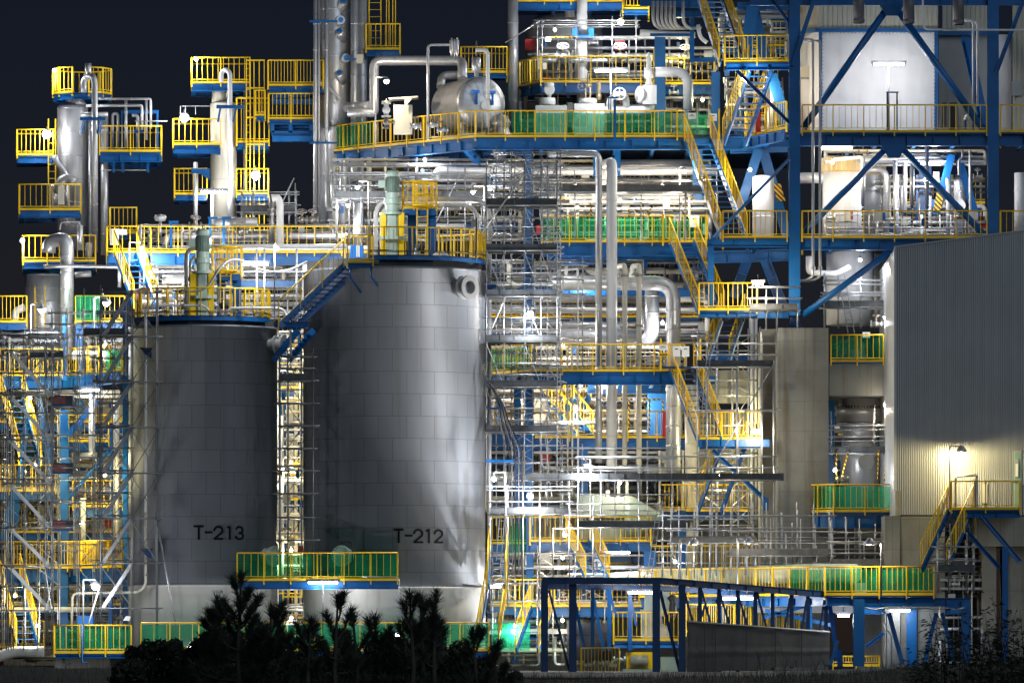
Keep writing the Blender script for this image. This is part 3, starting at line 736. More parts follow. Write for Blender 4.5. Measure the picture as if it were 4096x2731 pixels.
for lab, x, y0, y1, Y in (('dark bollard post at the end of the T-212 roof rail', 1481, 882, 1042, -3.3), ):
    one('standing_post', lab, MB().tube([P(x, y1, Y), P(x, y0, Y)], .05, 8), darksteel, 'post')
t = T('control_post', 'slim post with a grey switch box at the right of the T-212 roof rail', 'post'); t.p('post', MB().tube([P(1905, 1050, -2.2), P(1905, 870, -2.2)], .035, 8), darksteel); t.p('switch_box', MB().box(P(1893, 893, -2.25), .16, .14, .3), panelgrey); t.done()
t = T('wrapped_crate', 'bright blue wrapped crate on the T-212 roof by the stair head', 'crate', origin=P(1428, 1035, -1)); t.p('wrap', MB().box(P(1428, 1008, -1), .52, .5, .5), brightblue); t.p('cover_flap', MB().box(P(1432, 1005, -1.27), .14, .02, .46), signw); t.done()
one('rubble_sack', 'crumpled white sack on the T-212 roof behind the rail', MB().lathe(P(1762, 1035, -1.5), [(.1, 0), (.36, .03), (.33, .16), (.2, .25), (.06, .3)], 9, smooth=False), tarpw, 'sack')
# stair from T-213's roof up to T-212's roof
stair('blue stair climbing from the T-213 roof to the T-212 roof', P(1410, 1062, -3.1), P(1150, 1306, -4.0), .75, rails=(1, 0), steps=15, wv=(.75, .55, 0))
plat('blue landing on brackets at the stair head of T-212', PZ(1055, -3.3), [(1388, -3.9), (1495, -3.9), (1490, -3.0), (1400, -2.6)], rails=(0,), hb=.12, wb=.1, under=False,
     extra=lambda t, w: [t.p('bracket', MB().tube([w[i] + V((o, .12, -.1)), w[i] + V((o, .12, -.55)), w[i] + V((o + .42, .5, -1.15))], .045, 6), blue) for i, o in ((0, .12), (1, -.1))])
plat('blue landing at the foot of the stair between the tanks', PZ(1290, -3.6), [(1098, -4.2), (1238, -4.2), (1230, -3.2), (1110, -2.6)], rails=(), hb=.16, wb=.1, under=False)
stair('blue stair dropping from the lower landing into the gap between the tanks', P(1225, 1320, -2.6), P(1125, 1440, -2.0), .7, rails=(0, 0), steps=7, wv=(.8, .5, 0))
# walkway between the tank bottoms
plat('yellow railed walkway with green sheeting bridging the two tank bottoms', PZ(2322, -4.6), [(945, -4.5), (1594, -4.95), (1590, -3.55), (1500, -3.75), (1330, -2.7), (1190, -1.4), (1080, -1.6), (1010, -2.7), (950, -3.3)],
     rails=(0, 1), sheets=(0,), hb=.26, wb=.16, beams=(0,), bal=.27, seed=5)
lamp_tube('strip light on a slim post under the walkway between the tanks', 1232, 1352, 2328, -5.3, 170, COOL, 30, post=2650, loff=(0, .55, -.4))
lamp_tube('small strip light behind the stairs right of T-212', 1962, 2003, 2345, .5, 110, COOL, 30)
one('conduit', 'thin conduit dropping from the tank walkway corner to the ground', MB().tube([P(1450, 2305, -5), P(1590, 2308, -5), P(1598, 2320, -5), P(1598, 2660, -5)], .02, 6, .1), galv)
t = T('access_ladder', 'yellow framed ladder below the tank walkway in the gap', 'ladder'); 
for x in (1132, 1157, 1181, 1207): t.p('upright', MB().bar(P(x, 2345 if x > 1132 else 2345, -1.8), P(x, 2385 if x > 1132 else 2560, -1.8), .06, .06), yellow)
t.p('cross_rail', MB().bar(P(1130, 2385, -1.8), P(1210, 2385, -1.8), .05, .06), yellow); t.done()
# ground level green barrier around the tank bases
plat('long low barrier with green sheeting along the tank bases', PZ(2602, -6.5), [(560, -6.0), (1960, -6.6), (1960, -5.2), (560, -5.0)], rails=(0,), sheets=(0,), hb=.2, wb=.15, under=False, bal=.5)
wall = MB().box((PX(1250, -5.6), -5.6, .35), 14.2, .3, .78); one('retaining_wall', 'stained low concrete bund wall along the tank bases', wall, concpale, 'wall')
# ---------------------------------------------------------------- right hand process structure
beam_frame('big blue braced steel frame standing on the concrete pier', cols=[(3178, -60, 1262, 1, .44), (3972, -60, 2000, 1, .44), (2843, 985, 1250, 1, .24)],
    beams=[((3000, 8, 1), (4200, 8, 1), .3), ((3202, 560, 1), (3948, 560, 1), .5), ((3996, 560, 1), (4200, 560, 1), .5), ((2828, 973, 1), (3154, 973, 1), .32), ((3202, 979, 1), (3948, 979, 1), .44),
           ((2828, 1259, 1), (3154, 1259, 1), .28), ((3180, 590, 1.6), (3180, 560, 12), .4), ((3180, 1010, 1.6), (3180, 985, 12), .42)],
    braces=[((3556, 24, 1.05), (3212, 515, 1.05), .29, 1), ((3578, 24, .95), (3940, 528, .95), .29, 1), ((3548, 592, 1.05), (3215, 930, 1.05), .27, 1), ((3604, 592, .95), (3945, 948, .95), .27, 1),
            ((3556, 1010, 1), (3210, 1262, 1), .27, 1), ((3262, -20, .7), (3172, 262, .7), .17), ((4090, 10, .8), (3985, 290, .8), .17), ((3080, -10, 1), (3155, 88, 1), .13), ((2948, 285, 1.2), (3158, 492, 1.2), .14)])
t = T('hanger_rod', 'long bright rod bracing the blue landing left of the main column', 'brace'); t.p('rod', MB().tube([P(2852, 950, .6), P(3158, 636, .6)], .06, 10), blue); t.p('clevis', MB().box(P(2856, 948, .6), .2, .1, .12), blue); t.done()
# gusset plates and bolts at the brace ends
for lab, x, y in (('bolted blue gusset at the top apex of the upper braces', 3567, 30), ('bolted blue gusset at the apex of the middle braces', 3576, 598)):
    t = T('gusset_plate', lab, 'gusset'); t.p('plate', MB().prism([P(x - 55, y - 18, .8), P(x + 55, y - 18, .8), P(x + 22, y + 34, .8), P(x - 22, y + 34, .8)], (0, .03, 0)), blue)
    m = MB(); [m.tube([P(x + dx, y + dy, .8), P(x + dx, y + dy, .76)], .025, 6) for dx in (-30, -12, 12, 30) for dy in (-8, 8)]; t.p('bolt_ring', m, blue); t.done()
# decks of the right bay
plat('upper right deck with slim yellow rail before the white tarpaulin', PZ(532, 1), [(3206, .75), (3950, .75), (3950, 7), (3206, 7)], rails=(0,), beams=(), hb=.3, bal=.25)
plat('far right upper deck beyond the second blue column', PZ(532, 1), [(4000, .75), (4300, .75), (4300, 7), (4000, 7)], rails=(0, 3), beams=(), hb=.3, bal=.25)
plat('lower right deck with yellow rail before the white vessels', PZ(955, 1), [(3206, .75), (3950, .75), (3950, 9), (3206, 9)], rails=(0, 3), beams=(), hb=.3, bal=.25)
plat('far right lower deck beside the corrugated building roof', PZ(955, 1), [(4000, .75), (4300, .75), (4300, 7), (4000, 7)], rails=(0, 3), beams=(), hb=.3, bal=.25)
plat('blue landing left of the main column at lower right deck level', PZ(955, 1), [(2890, .75), (3150, .75), (3150, 6), (2890, 6)], rails=(0, 3), beams=(), hb=.3, bal=.22)
plat('blue landing beside the main column just under the upper stair', PZ(251, 2.5), [(2896, 2.5), (3160, 2.3), (3160, 5.2), (2896, 5.2)], rails=(0, 1, 3), beams=(0, 3), hb=.24, bal=.18)
plat('yellow railed landing just above the scaffold by the concrete pier', PZ(1243, 1), [(2795, .7), (3030, .7), (3030, 5), (2795, 5)], rails=(0, 1), beams=(0,), hb=.2, bal=.2)
plat('yellow railed landing on the blue bracket above the striped boards', PZ(1757, -1), [(2795, -1), (3050, -1), (3050, 2), (2795, 2)], rails=(0, 1, 3), beams=(0, 3), hb=.3, bal=.15)
beam_frame('blue bracket arms under the lowest stair landing', beams=[((2790, 1772, -1.1), (3078, 1772, -1.1), .28)], braces=[((2850, 1800, -.9), (3068, 2005, -.9), .17), ((3062, 1990, -.9), (3062, 2040, -.9), .25)])
stair('topmost blue stair falling to the landing by the main column', P(2838, -12, 6), P(2928, 258, 2.6), .95, rails=(1, 1), wv=(1, .1, 0), bal=.2)
stair('dark blue stair rising from the upper deck to the landing above', P(3044, 280, 2.8), P(2940, 575, 6), .9, rails=(1, 1), wv=(1, .1, 0))
stair('blue stair from the upper deck down to the landing by the hanger rod', P(2790, 556, 7.9), P(2936, 957, 4.2), .98, rails=(1, 1), wv=(1, .1, 0), bal=.22)
stair('blue stair from the middle green sheeted deck down to its landing', P(2728, 968, 7.9), P(2846, 1262, 4.4), .95, rails=(1, 1), wv=(1, .1, 0), bal=.22)
stair('blue stair running back under the pier side landing', P(2932, 1275, 2.8), P(2872, 1450, 5.5), .85, rails=(1, 1), wv=(1, .1, 0))
stair('blue stair from the big pipe deck down beside the scaffold', P(2725, 1472, 1.9), P(2838, 1760, -1), .92, rails=(1, 1), wv=(1, .1, 0), bal=.22)
stair('lowest grey blue stair dropping behind the scaffold boards', P(2933, 1785, -.6), P(2838, 2048, 2), .95, rails=(1, 1), wv=(1, .1, 0))
# white tarpaulin clad house behind the upper right deck
t = T('plant_enclosure', 'white tarpaulin clad enclosure behind the upper right deck', 'enclosure', origin=P(3513, 532, 6))
yy = 6.0
m = MB(); a, b = P(3275, 118, yy), P(3752, 118, yy); zt = PZ(-40, yy)
def ribs(m, a, b, z0, z1, pitch=.19, dep=.03):
    n = int((b - a).length / pitch); d = (b - a) / n; nn = V((d.y, -d.x, 0)).normalized()
    for i in range(n):
        p = a + d * i
        q = [p, p + d * .62, p + d * .72 - nn * dep, p + d * .92 - nn * dep]
        q = [V((v_.x, v_.y, 0)) for v_ in q] + [V(((a + d * (i + 1)).x, (a + d * (i + 1)).y, 0))]
        for u, v_ in zip(q, q[1:]): m.add([u + V((0, 0, z0)), v_ + V((0, 0, z0)), v_ + V((0, 0, z1)), u + V((0, 0, z1))], [(0, 1, 2, 3)])
ribs(m, a, b, a.z, zt); ribs(m, P(3190, 118, 11), a, a.z, zt); t.p('ribbed_wall', m, beige)
m = MB(); z0, z1 = PZ(534, yy), PZ(130, yy); nx, nz = 40, 26; vs = []; fs = []; rn = random.Random(4)
for i in range(nx + 1):
    for j in range(nz + 1):
        x = PX(3288, yy) + (PX(3738, yy) - PX(3288, yy)) * i / nx; e = 0 if i in (0, nx) or j in (0, nz) else 1
        vs.append((x, yy - .06 - e * (.012 * sin(i * .9) + .015 * sin(j * 1.1 + i * .35) + .02 * max(0, 1 - j / 5) * sin(i * 2.3 + j * 3) + rn.uniform(-.004, .004)), z0 + (z1 - z0) * j / nz))
for i in range(nx):
    for j in range(nz): k = i * (nz + 1) + j; fs.append((k, k + nz + 1, k + nz + 2, k + 1))
m.add(vs, fs, True); t.p('tarpaulin', m, tarpw)
t.p('side_wall', MB().prism([P(3276, 534, yy + .1), P(3190, 534, 11), P(3190, 128, 11), P(3276, 128, yy + .1)], (.0, .08, 0)), tarpw)
for nm, q in (('frame_rail', MB().bar(P(3266, 122, yy - .1), P(3760, 122, yy - .1), .16, .14)), ('frame_post', MB().bar(P(3281, 534, yy - .1), P(3281, 128, yy - .1), .12, .12)), ('frame_post', MB().bar(P(3746, 534, yy - .1), P(3746, 128, yy - .1), .13, .12)), ('frame_rail', MB().bar(P(3190, 132, 10.9), P(3268, 122, yy), .12, .14)), ('frame_rail', MB().bar(P(3290, 531, yy - .1), P(3738, 531, yy - .1), .1, .08))): t.p(nm, q, blue)
lace = MB(); [lace.ball(P(3288 + k * 15, 133, yy - .1), .018, 6) for k in range(31)]; [lace.ball(P(3291, 140 + k * 15, yy - .1), .018, 6) for k in range(26)]; [lace.ball(P(3737, 140 + k * 15, yy - .1), .018, 6) for k in range(26)]; t.p('eyelet_lacing', lace, tarpg)
t.done()
t = T('panel_house', 'grey panelled house right of the tarpaulin enclosure', 'enclosure'); t.p('lower_wall', MB().box((PX(3858, 8), 8.3, PZ(335, 8)), 2.1, .2, PZ(130, 8) - PZ(540, 8)), panelgrey)
m = MB(); ribs(m, P(3770, 130, 8.1), P(3960, 130, 8.1), PZ(128, 8), PZ(-40, 8)); t.p('ribbed_wall', m, beige); t.p('frame_rail', MB().bar(P(3760, 134, 8), P(3960, 134, 8), .12, .16), blue); t.done()
t = T('panel_house', 'pale panelled wall with a small window beyond the second blue column', 'enclosure'); t.p('lower_wall', MB().box((PX(4022, 8), 8.4, PZ(340, 8)), .55, .2, 4.2), tarpw); m = MB(); ribs(m, P(4050, 530, 7.9), P(4300, 530, 7.4), PZ(534, 8), PZ(-40, 8)); t.p('ribbed_wall', m, beige)
t.p('window', MB().box(P(4068, 355, 7.7), .42, .1, .6), panelgrey); t.done()
t = T('access_door', 'tall narrow pale door with a framed head beside the main column', 'door'); c = P(3221, 425, 8.3); t.p('leaf', MB().box(c, .36, .05, 2.2), tarpw); t.p('frame', MB().bar(c + V((.2, 0, -1.1)), c + V((.2, 0, 1.15)), .05, .08).bar(c + V((-.2, 0, -1.1)), c + V((-.2, 0, 1.15)), .05, .08).bar(c + V((-.22, 0, 1.15)), c + V((.22, 0, 1.15)), .05, .08), panelgrey); t.p('fanlight', MB().box(c + V((0, 0, 1.42)), .4, .05, .42), cream); t.done()
for lab, x, y in (('leftmost of three grey ducts hanging above the tarpaulin', 3435, 94), ('middle of three grey ducts hanging above the tarpaulin', 3635, 97), ('rightmost of three grey ducts hanging above the tarpaulin', 3834, 100)):
    t = T('hanging_duct', lab, 'duct'); t.p('barrel', MB().tube([P(x, -60, -.4), P(x, y, -.4)], .225, 20), duct); t.p('collar', MB().lathe(P(x, y, -.4), [(.235, 0), (.235, .16), (.228, .17)], 20), duct); t.done()
lamp_tube('T shaped strip light on a thin pole before the white tarpaulin', 3493, 3618, 258, 3.2, 230, COOL, 30, post=532)
t = T('pipe_stand', 'small blue goal shaped stand on the deck before the tarpaulin', 'stand'); [t.p('leg', MB().bar(P(x, 532, 3), P(x, 370, 3), .06, .06), darksteel) for x in (3549, 3588)]; t.p('cross_bar', MB().bar(P(3545, 370, 3), P(3594, 370, 3), .06, .06), blue); t.done()
for i, (lab, x, y0, Y) in enumerate((('left of two tall pipes bending down in front of the main beam', 3252, 160, -.2), ('right of two tall pipes bending down in front of the main beam', 3280, 165, -.2))):
    pipe(lab, [(3200, y0, 2.5), (x - 12, y0, -.2), (x, y0, Y), (x, 1105, Y), (x - 30, 1122, 1.6), (3160, 1124, 1.6)], 5.2, dullsilver, 5, flanges=[(2, .965)], bands=0)
pipe('slim white pipe crossing below the hanging ducts', [(3690, -20, .2), (3692, 30, .2), (3697, 118, .2), (4150, 122, .2)], 4, white, 4, bands=0)
pipe('left of the pair of thin white risers right of the braces', [(3850, 80, 3), (3893, 80, 3), (3893, 425, 3)], 5, white, 5, bands=0); pipe('right of the pair of thin white risers right of the braces', [(3850, 84, 3.2), (3910, 84, 3.2), (3910, 425, 3.2)], 5, white, 5, bands=0)
beam_frame('leaning blue raker behind the right deck', braces=[((3865, 160, 6.5), (3945, 528, 4.5), .3)], beams=[((3845, 160, 6.6), (3885, 160, 6.6), .25)])
boxes('switch_cabinet', 'dark grey switch cabinets lined up at the right end of the upper deck', [(P(3775, 460, 4), .2, .3, 1.0), (P(3812, 470, 4.3), .3, .3, 1.2), (P(3838, 472, 4.3), .12, .3, 1.2, galv)], darksteel, 'cabinet')
t = T('valve_set', 'small white valve set with blue stands at the right end of the upper deck', 'valve'); t.p('body', MB().tube([P(3855, 478, 3), P(3895, 475, 3)], .06, 10).ball(P(3868, 470, 3), .12, 10), white); wm_ = MB(); wheel(wm_, P(3868, 448, 2.9), (0, -.4, 1), .1); t.p('hand_wheel', wm_, brass); [t.p('stand', MB().bar(P(x, 532, 3), P(x, 482, 3), .07, .07), blue) for x in (3862, 3893)]; t.done()
# white vessels behind the lower right deck
def ringtop(t, c, rr, h):
    t.p('insulated_rim', MB().lathe(c + V((0, 0, h - .05)), [(rr * .97, 0), (rr * 1.05, .08), (rr * 1.05, .62), (rr * .9, .66)], 26, smooth=False), litrim)
    m = MB()
    for k in range(26):
        a = 2 * pi * k / 26; e = c + V((cos(a), sin(a), 0)) * (rr * 1.06) + V((0, 0, h + .05)); m.bar(e, e + V((0, 0, .52)), .03, .02, (cos(a), sin(a), 0))
    t.p('rim_clip', m, cream)
vessel('fat white vessel with an amber lit insulated rim', 3372, 690, 960, 82, 6, white, .0, bands=1.0, extra=ringtop)
vessel('grey vessel just behind the amber rimmed one', 3480, 670, 960, 62, 9, dullsilver, .25, extra=lambda t, c, rr, h: t.p('insulated_rim', MB().lathe(c + V((0, 0, h - .35)), [(rr, 0), (rr * 1.04, .05), (rr * 1.04, .4), (rr, .45)], 24, smooth=False), litrim))
vessel('slim white vessel behind the striped brace right of centre', 3053, 700, 965, 43, 7, white, .25)
vessel('small silver column near the right end of the lower deck', 3845, 715, 960, 30, 6, silver, .5, extra=lambda t, c, rr, h: (t.p('manway', MB().lathe(c + V((0, -rr, h * .55)), [(.2, -.1), (.2, .18), (.27, .18), (.27, .26)], 16, (-.5, -1, 0)), dullsilver), t.p('lift_loop', MB().ring(c + V((0, -rr, h * .8)), (0, 1, 0), .12, .01, 12, 4), darksteel)))
vessel('silver upright filter pot by the striped post on the lower deck', 3795, 715, 960, 11, 4, silver, .1)
vessel('white vessel cut by the picture edge on the lower deck', 4085, 690, 960, 28, 5, white, .1)
for lab, x, y0, y1, r in (('long silver lagged pipe ending over a stack of couplings, first from left', 3452, 630, 820, 8.5), ('long silver lagged pipe ending over a stack of couplings, second from left', 3648, 660, 825, 8.5), ('long silver lagged pipe ending over a stack of couplings, third from left', 3708, 590, 830, 8.5)):
    def ext(t, w, rr, x=x, y1=y1):
        m = MB()
        for k in range(6): m.lathe(P(x, y1 + 6 + k * 15, 3), [(.05, 0), (.075 if k % 2 else .055, .03), (.05, .06), (.035, .12)], 10)
        t.p('coupling_stack', m, darksteel)
    pipe(lab, [(x, y0, 3), (x, y1, 3)], r, silver, 2, extra=ext)
pipe('white header bending down over the amber rimmed vessel', [(3330, 640, 3.4), (3445, 628, 3.4), (3452, 640, 3.4), (3700, 628, 3.6), (3760, 628, 3.6)], 6, white, 3)
pipe('wide grey elbow linking two vessels behind the brace', [(3470, 680, 6), (3545, 680, 6), (3545, 930, 6)], 13, silver, 3)
pipe('upright silver pipe with a grey box right of the amber vessel', [(3580, 600, 5), (3580, 820, 5), (3590, 960, 5)], 9, silver, 3)
pipe('pale riser beside the striped raker on the lower deck', [(3620, 640, 5.5), (3620, 850, 5.5)], 8, white, 3); pipe('white hooked vent pipe near the second column', [(3850, 600, 3), (3850, 632, 3), (3836, 640, 3), (3836, 700, 3)], 5, white, 3, bands=0); pipe('white downpipe beside the second blue column', [(3880, 600, 4), (3880, 700, 4), (3882, 960, 4)], 5, white, 3)
pipe('short wide duct between the main column and the amber vessel', [(3200, 712, 5), (3292, 712, 5)], 22, silver, 2)
rack('crowd of pipes and blue hangers under the upper right deck beam', 3300, 3940, 600, 660, 5.5, 9, 10, 8, 1, 4, 11, rmin=3, rmax=7, cable=True)
rack('tangle of small pipework standing on the lower right deck', 3500, 3940, 700, 955, 5.5, 10, 8, 13, 1, 12, 12, rmin=4, rmax=11)
rack('row of blue valve stands along the rail of the lower right deck', 3300, 3900, 860, 955, 2.6, 4.5, 3, 9, 0, 14, 13, rmin=2, rmax=5, cols=False, cable=False)
beam_frame('striped blue V raker pair behind the stair tower', braces=[((3035, 600, 9), (2955, 845, 9), .4), ((3052, 600, 9.4), (3150, 950, 9.4), .4)], beams=[((2920, 596, 9.2), (3150, 590, 9.2), .4)])
one('hazard_band', 'yellow and black striped band on the blue raker by the main column', MB().prism([P(3090, 735, 9.1), P(3122, 735, 9.1), P(3142, 805, 9.1), P(3110, 805, 9.1)], (0, .02, 0)), hazard, 'hazard marking')
beam_frame('inclined blue raker with a striped foot on the lower right deck', braces=[((3805, 620, 5.2), (3745, 860, 5.2), .3), ((3830, 620, 5.6), (3905, 870, 5.6), .3)])
one('hazard_band', 'yellow and black striped band on the raker of the lower right deck', MB().prism([P(3747, 770, 5.0), P(3776, 775, 5.0), P(3762, 850, 5.0), P(3732, 846, 5.0)], (0, .02, 0)), hazard, 'hazard marking')
beam_frame('wide blue post in bright light behind the lower right deck', cols=[(3700, 600, 960, 9, .5), (3668, 700, 960, 8, .1)])
beam_frame('dark blue rakers in the bay behind the upper stair tower', braces=[((3010, 30, 9), (2975, 260, 9), .5), ((3015, 30, 9.5), (3075, 300, 9.5), .4), ((3085, 300, 8), (3152, 520, 8), .45), ((3004, 1000, 9), (2935, 1190, 9), .4), ((3060, 1040, 7), (3145, 1260, 7), .4)], beams=[((2950, 25, 9), (3160, 25, 9), .3), ((2830, 1030, 8), (3160, 1020, 8), .5), ((2830, 555, 9), (3160, 570, 9), .45)])
# bay below the lower right deck
vessel('lower white vessel glimpsed under the right deck beam', 3400, 1010, 1300, 95, 6.5, white, .0, bands=1.0)
vessel('grey vessel in shade beside the building edge', 3530, 1010, 1310, 50, 9, dullsilver, 0)
pipe('white elbow pipe on the wall of the lower white vessel', [(3235, 1025, 4), (3235, 1090, 4), (3340, 1095, 4), (3400, 1065, 4)], 12, white, 1.5); pipe('rusty white pipe ring clamped round the lower vessel', [(3300, 1212, 4.2), (3580, 1212, 4.2)], 9, white, 2); pipe('white service pipe near the building edge', [(3560, 1210, 3.6), (3560, 1290, 3.6), (3585, 1296, 3.6)], 8, white, 2)
scaf('scaffold wrapped round the lower white vessel behind the pier', [3300, 3355, 3445, 3540], [1120, 1170, 1230], 3.2, 3.9, planks=(2,), braces=False, ym=1310)
t = T('leaning_ladder', 'aluminium ladder leaning in the bay above the green sheeting', 'ladder'); [t.p('stile', MB().bar(P(3352 + o, 1100, 2.9), P(3392 + o, 1330, 2.4), .03, .07), galv) for o in (0, 26)]; m = MB(); [m.tube([P(3352 + 40 * k / 9, 1100 + 230 * k / 9, 2.9 - .5 * k / 9), P(3378 + 40 * k / 9, 1100 + 230 * k / 9, 2.9 - .5 * k / 9)], .015, 5) for k in range(1, 9)]; t.p('rungs', m, galv); t.done()
valve('brass hand wheel valve above the green sheeting in the bay', 3505, 1295, 3, .16, (0, -.3, 1), mat=steel); signboard('white notice tied to the pipe above the green sheeting', 3465, 1340, 2.9)
plat('green sheeted deck on the concrete beam behind the pier', PZ(1448, 2.6), [(3322, 2.6), (3640, 2.6), (3640, 8), (3322, 8)], rails=(0,), sheets=(0,), beams=(), under=False, seed=9, bal=.25)
one('filled_bags', 'dark heap of wrapped bags behind the green sheeting on the concrete beam', MB().lathe(P(3400, 1448, 4), [(.5, 0), (.75, .15), (.62, .5), (.66, .75), (.3, .95), (.05, 1.0)], 11, smooth=False), film, 'bags')
# concrete pier, cross beam and rear wall
def block(name, label, x0, x1, y0, y1, Y0, Y1, mat, cat=None):
    a, b = P(x0, y1, Y0), P(x1, y0, Y0); c = (a + b) / 2; return one(name, label, MB().box((c.x, (Y0 + Y1) / 2, c.z), b.x - a.x, Y1 - Y0, b.z - a.z), mat, cat)
block('concrete_pier', 'massive square concrete pier carrying the main blue column', 3110, 3314, 1311, 2685, 0, 2.6, conc, 'pier')
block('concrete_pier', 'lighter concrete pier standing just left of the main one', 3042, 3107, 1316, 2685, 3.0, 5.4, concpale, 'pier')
block('concrete_beam', 'rust streaked concrete beam spanning right from the main pier', 3317, 3640, 1457, 1583, 3.0, 8, conc, 'beam')
block('concrete_wall', 'pale stained concrete wall behind the stairs left of the piers', 2830, 3041, 1480, 1612, 7, 7.6, concpale, 'wall')
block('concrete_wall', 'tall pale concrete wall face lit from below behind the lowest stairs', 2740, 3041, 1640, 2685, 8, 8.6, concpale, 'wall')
one('base_plate', 'dark blue base shoe under the main column on the pier', MB().lathe(P(3180, 1311, 1.2), [(.45, 0), (.45, .1), (.3, .12), (.25, .4)], 4, a0=R(45), a1=R(405), smooth=False), navy, 'base plate')
# flanged cone vessel behind the green deck
t = T('cone_vessel', 'stacked flanged cone vessel with a round manhole right of the pier', 'vessel', origin=P(3440, 2045, 6)); c = P(3440, 2045, 6)
k = S(6); zz = lambda y: (2045 - y) * k
t.p('upper_drum', MB().lathe(c, [(88 * k, zz(1690)), (95 * k, zz(1688)), (95 * k, zz(1664)), (98 * k, zz(1662)), (98 * k, zz(1636)), (84 * k, zz(1634)), (84 * k, zz(1590))], 40), dullsilver)
t.p('cone', MB().lathe(c, [(68 * k, zz(1756)), (70 * k, zz(1732)), (86 * k, zz(1700)), (94 * k, zz(1698)), (94 * k, zz(1692))], 40), dullsilver)
t.p('lower_drum', MB().lathe(c, [(78 * k, 0), (78 * k, zz(1835)), (72 * k, zz(1760))], 40), silver)
m = MB()
for q in range(44):
    a = 2 * pi * q / 44; e = c + V((cos(a) * 91 * k, sin(a) * 91 * k, zz(1697))); m.bar(e, e + V((0, 0, .14)), .04, .03, (cos(a), sin(a), 0)); e = c + V((cos(a) * 90 * k, sin(a) * 90 * k, zz(1636))); m.bar(e, e + V((0, 0, .12)), .04, .03, (cos(a), sin(a), 0))
t.p('bolt_ring', m, darksteel)
mi = t.p('manhole', MB().lathe(P(3462, 1847, 6 - 78 * k * .93), [(.2, -.3), (.2, .1), (.32, .1), (.32, .2), (.2, .21)], 26, (.25, -1, 0), smooth=False), panelgrey); t.done()
scaf('boarded scaffold ringing the cone vessel right of the pier', [3325, 3497, 3600], [1700, 1745, 1812], 2.4, 3.0, planks=(2,), braces=False, ym=1815, top=80)
for lab, pts in (('striped warning pole standing left of the cone vessel manhole', ((3345, 1925), (3345, 1800))), ('striped warning pole leaning by the cone vessel', ((3362, 1925), (3395, 1800))), ('striped warning pole right of the cone vessel', ((3510, 1925), (3514, 1800))), ('striped warning pole under the scaffold near the building edge', ((3538, 1925), (3545, 1800)))):
    one('hazard_pole', lab, MB().tube([P(*pts[0], 2.3), P(*pts[1], 2.3)], .035, 8), hazard, 'pole')
beam_frame('dark blue post behind the cone vessel', cols=[(3530, 1810, 2040, 8, .35), (3322, 1600, 2050, 7, .3)])
rack('fittings crowded behind the cone vessel under the concrete beam', 3325, 3580, 1600, 1930, 8.2, 10.5, 9, 8, 2, 8, 21, rmin=3, rmax=9)
plat('green sheeted deck with deep blue fascia right of the pier', PZ(2047, -1), [(3205, .4), (3335, -1), (3585, -1), (3585, 5), (3325, 5)], rails=(0, 1), sheets=(0, 1), hb=.58, beams=(0, 1), seed=12, bal=.22, under=False)
valve('grey wrapped valve just behind the green sheeting at the cone vessel', 3372, 1918, -.2, .15, (0, -1, .2), mat=panelgrey)
# corrugated building
t = T('corrugated_building', 'tall building clad in grey corrugated sheet at the right edge', 'building', origin=P(3840, 2060, -7)); Yl, Yr = -6.0, -5.3
m = MB(); n = 118; a, b = V((PX(3585, Yl), Yl, 0)), V((PX(4113, Yr), Yr, 0)); b = a + (b - a) * 2; d = (b - a) / n; nn = V((d.y, -d.x, 0)).normalized(); zt0, zt1, zb = PZ(990, Yl), 2 * PZ(923, Yr) - PZ(990, Yl), PZ(2058, Yl)
prof = [(0, 0), (.34, 0), (.5, .08), (.8, .08), (1, 0)]; vs = []; fs = []
for i in range(n):
    for f, o in prof[:-1] if i < n - 1 else prof:
        p = a + d * (i + f) + nn * o; u = (i + f) / n; vs += [V((p.x, p.y, zb)), V((p.x, p.y, zt0 + (zt1 - zt0) * u))]
for i in range(len(vs) // 2 - 1): fs.append((2 * i, 2 * i + 2, 2 * i + 3, 2 * i + 1))
m.add(vs, fs); t.p('corrugated_wall', m, ribbed)
t.p('corner_flashing', MB().box(V((PX(3581, Yl), Yl - .02, (zt0 + PZ(1965, Yl)) / 2)), .1, .12, zt0 - PZ(1965, Yl)), ribbed)
t.p('side_wall', MB().prism([V((a.x + .05, a.y + .1, zb)), V((a.x + .05, a.y + .1, zt0)), V((a.x + .05, a.y + 12, zt0 - .3)), V((a.x + .05, a.y + 12, zb))], (.1, 0, 0)), ribbed)
t.p('eaves_trim', MB().bar(V((a.x - .06, a.y - .06, zt0 + .02)), V((b.x, b.y - .06, zt1 + .02)), .1, .06), panelgrey)
t.p('roof', MB().prism([V((a.x, a.y, zt0)), V((b.x, b.y, zt1)), V((b.x, b.y + 12, zt1 - .3)), V((a.x, a.y + 12, zt0 - .3))], (0, 0, .02)), ribbed)
t.p('pilaster', MB().box(P(3592, 2012, Yl), .2, .3, .95), concpale)
di = t.p('door', MB().box(P(4067, 1922, -5.42), .34, .06, 2.2), doorg); t.p('door_window', MB().box(P(4067, 1872, -5.47), .13, .05, .7), panelgrey, sub=di); t.p('door_notice', MB().box(P(4067, 1880, -5.51), .11, .02, .5), signw, sub=di); t.p('door_head', MB().box(P(4066, 1806, -5.42), .42, .1, .05), panelgrey, sub=di); t.p('knob', MB().ball(P(4058, 1925, -5.51), .04, 8), steel, sub=di)
t.p('wall_vent', MB().box(P(3938, 1973, -5.6), .2, .1, .75), beige); t.done()
block('concrete_plinth', 'concrete plinth under the left end of the corrugated building', 3540, 3600, 2062, 2690, -6.4, -4, conc, 'plinth'); block('concrete_plinth', 'grey concrete wall below the corrugated cladding', 3602, 3780, 2064, 2690, -6.1, -4, conc, 'plinth')
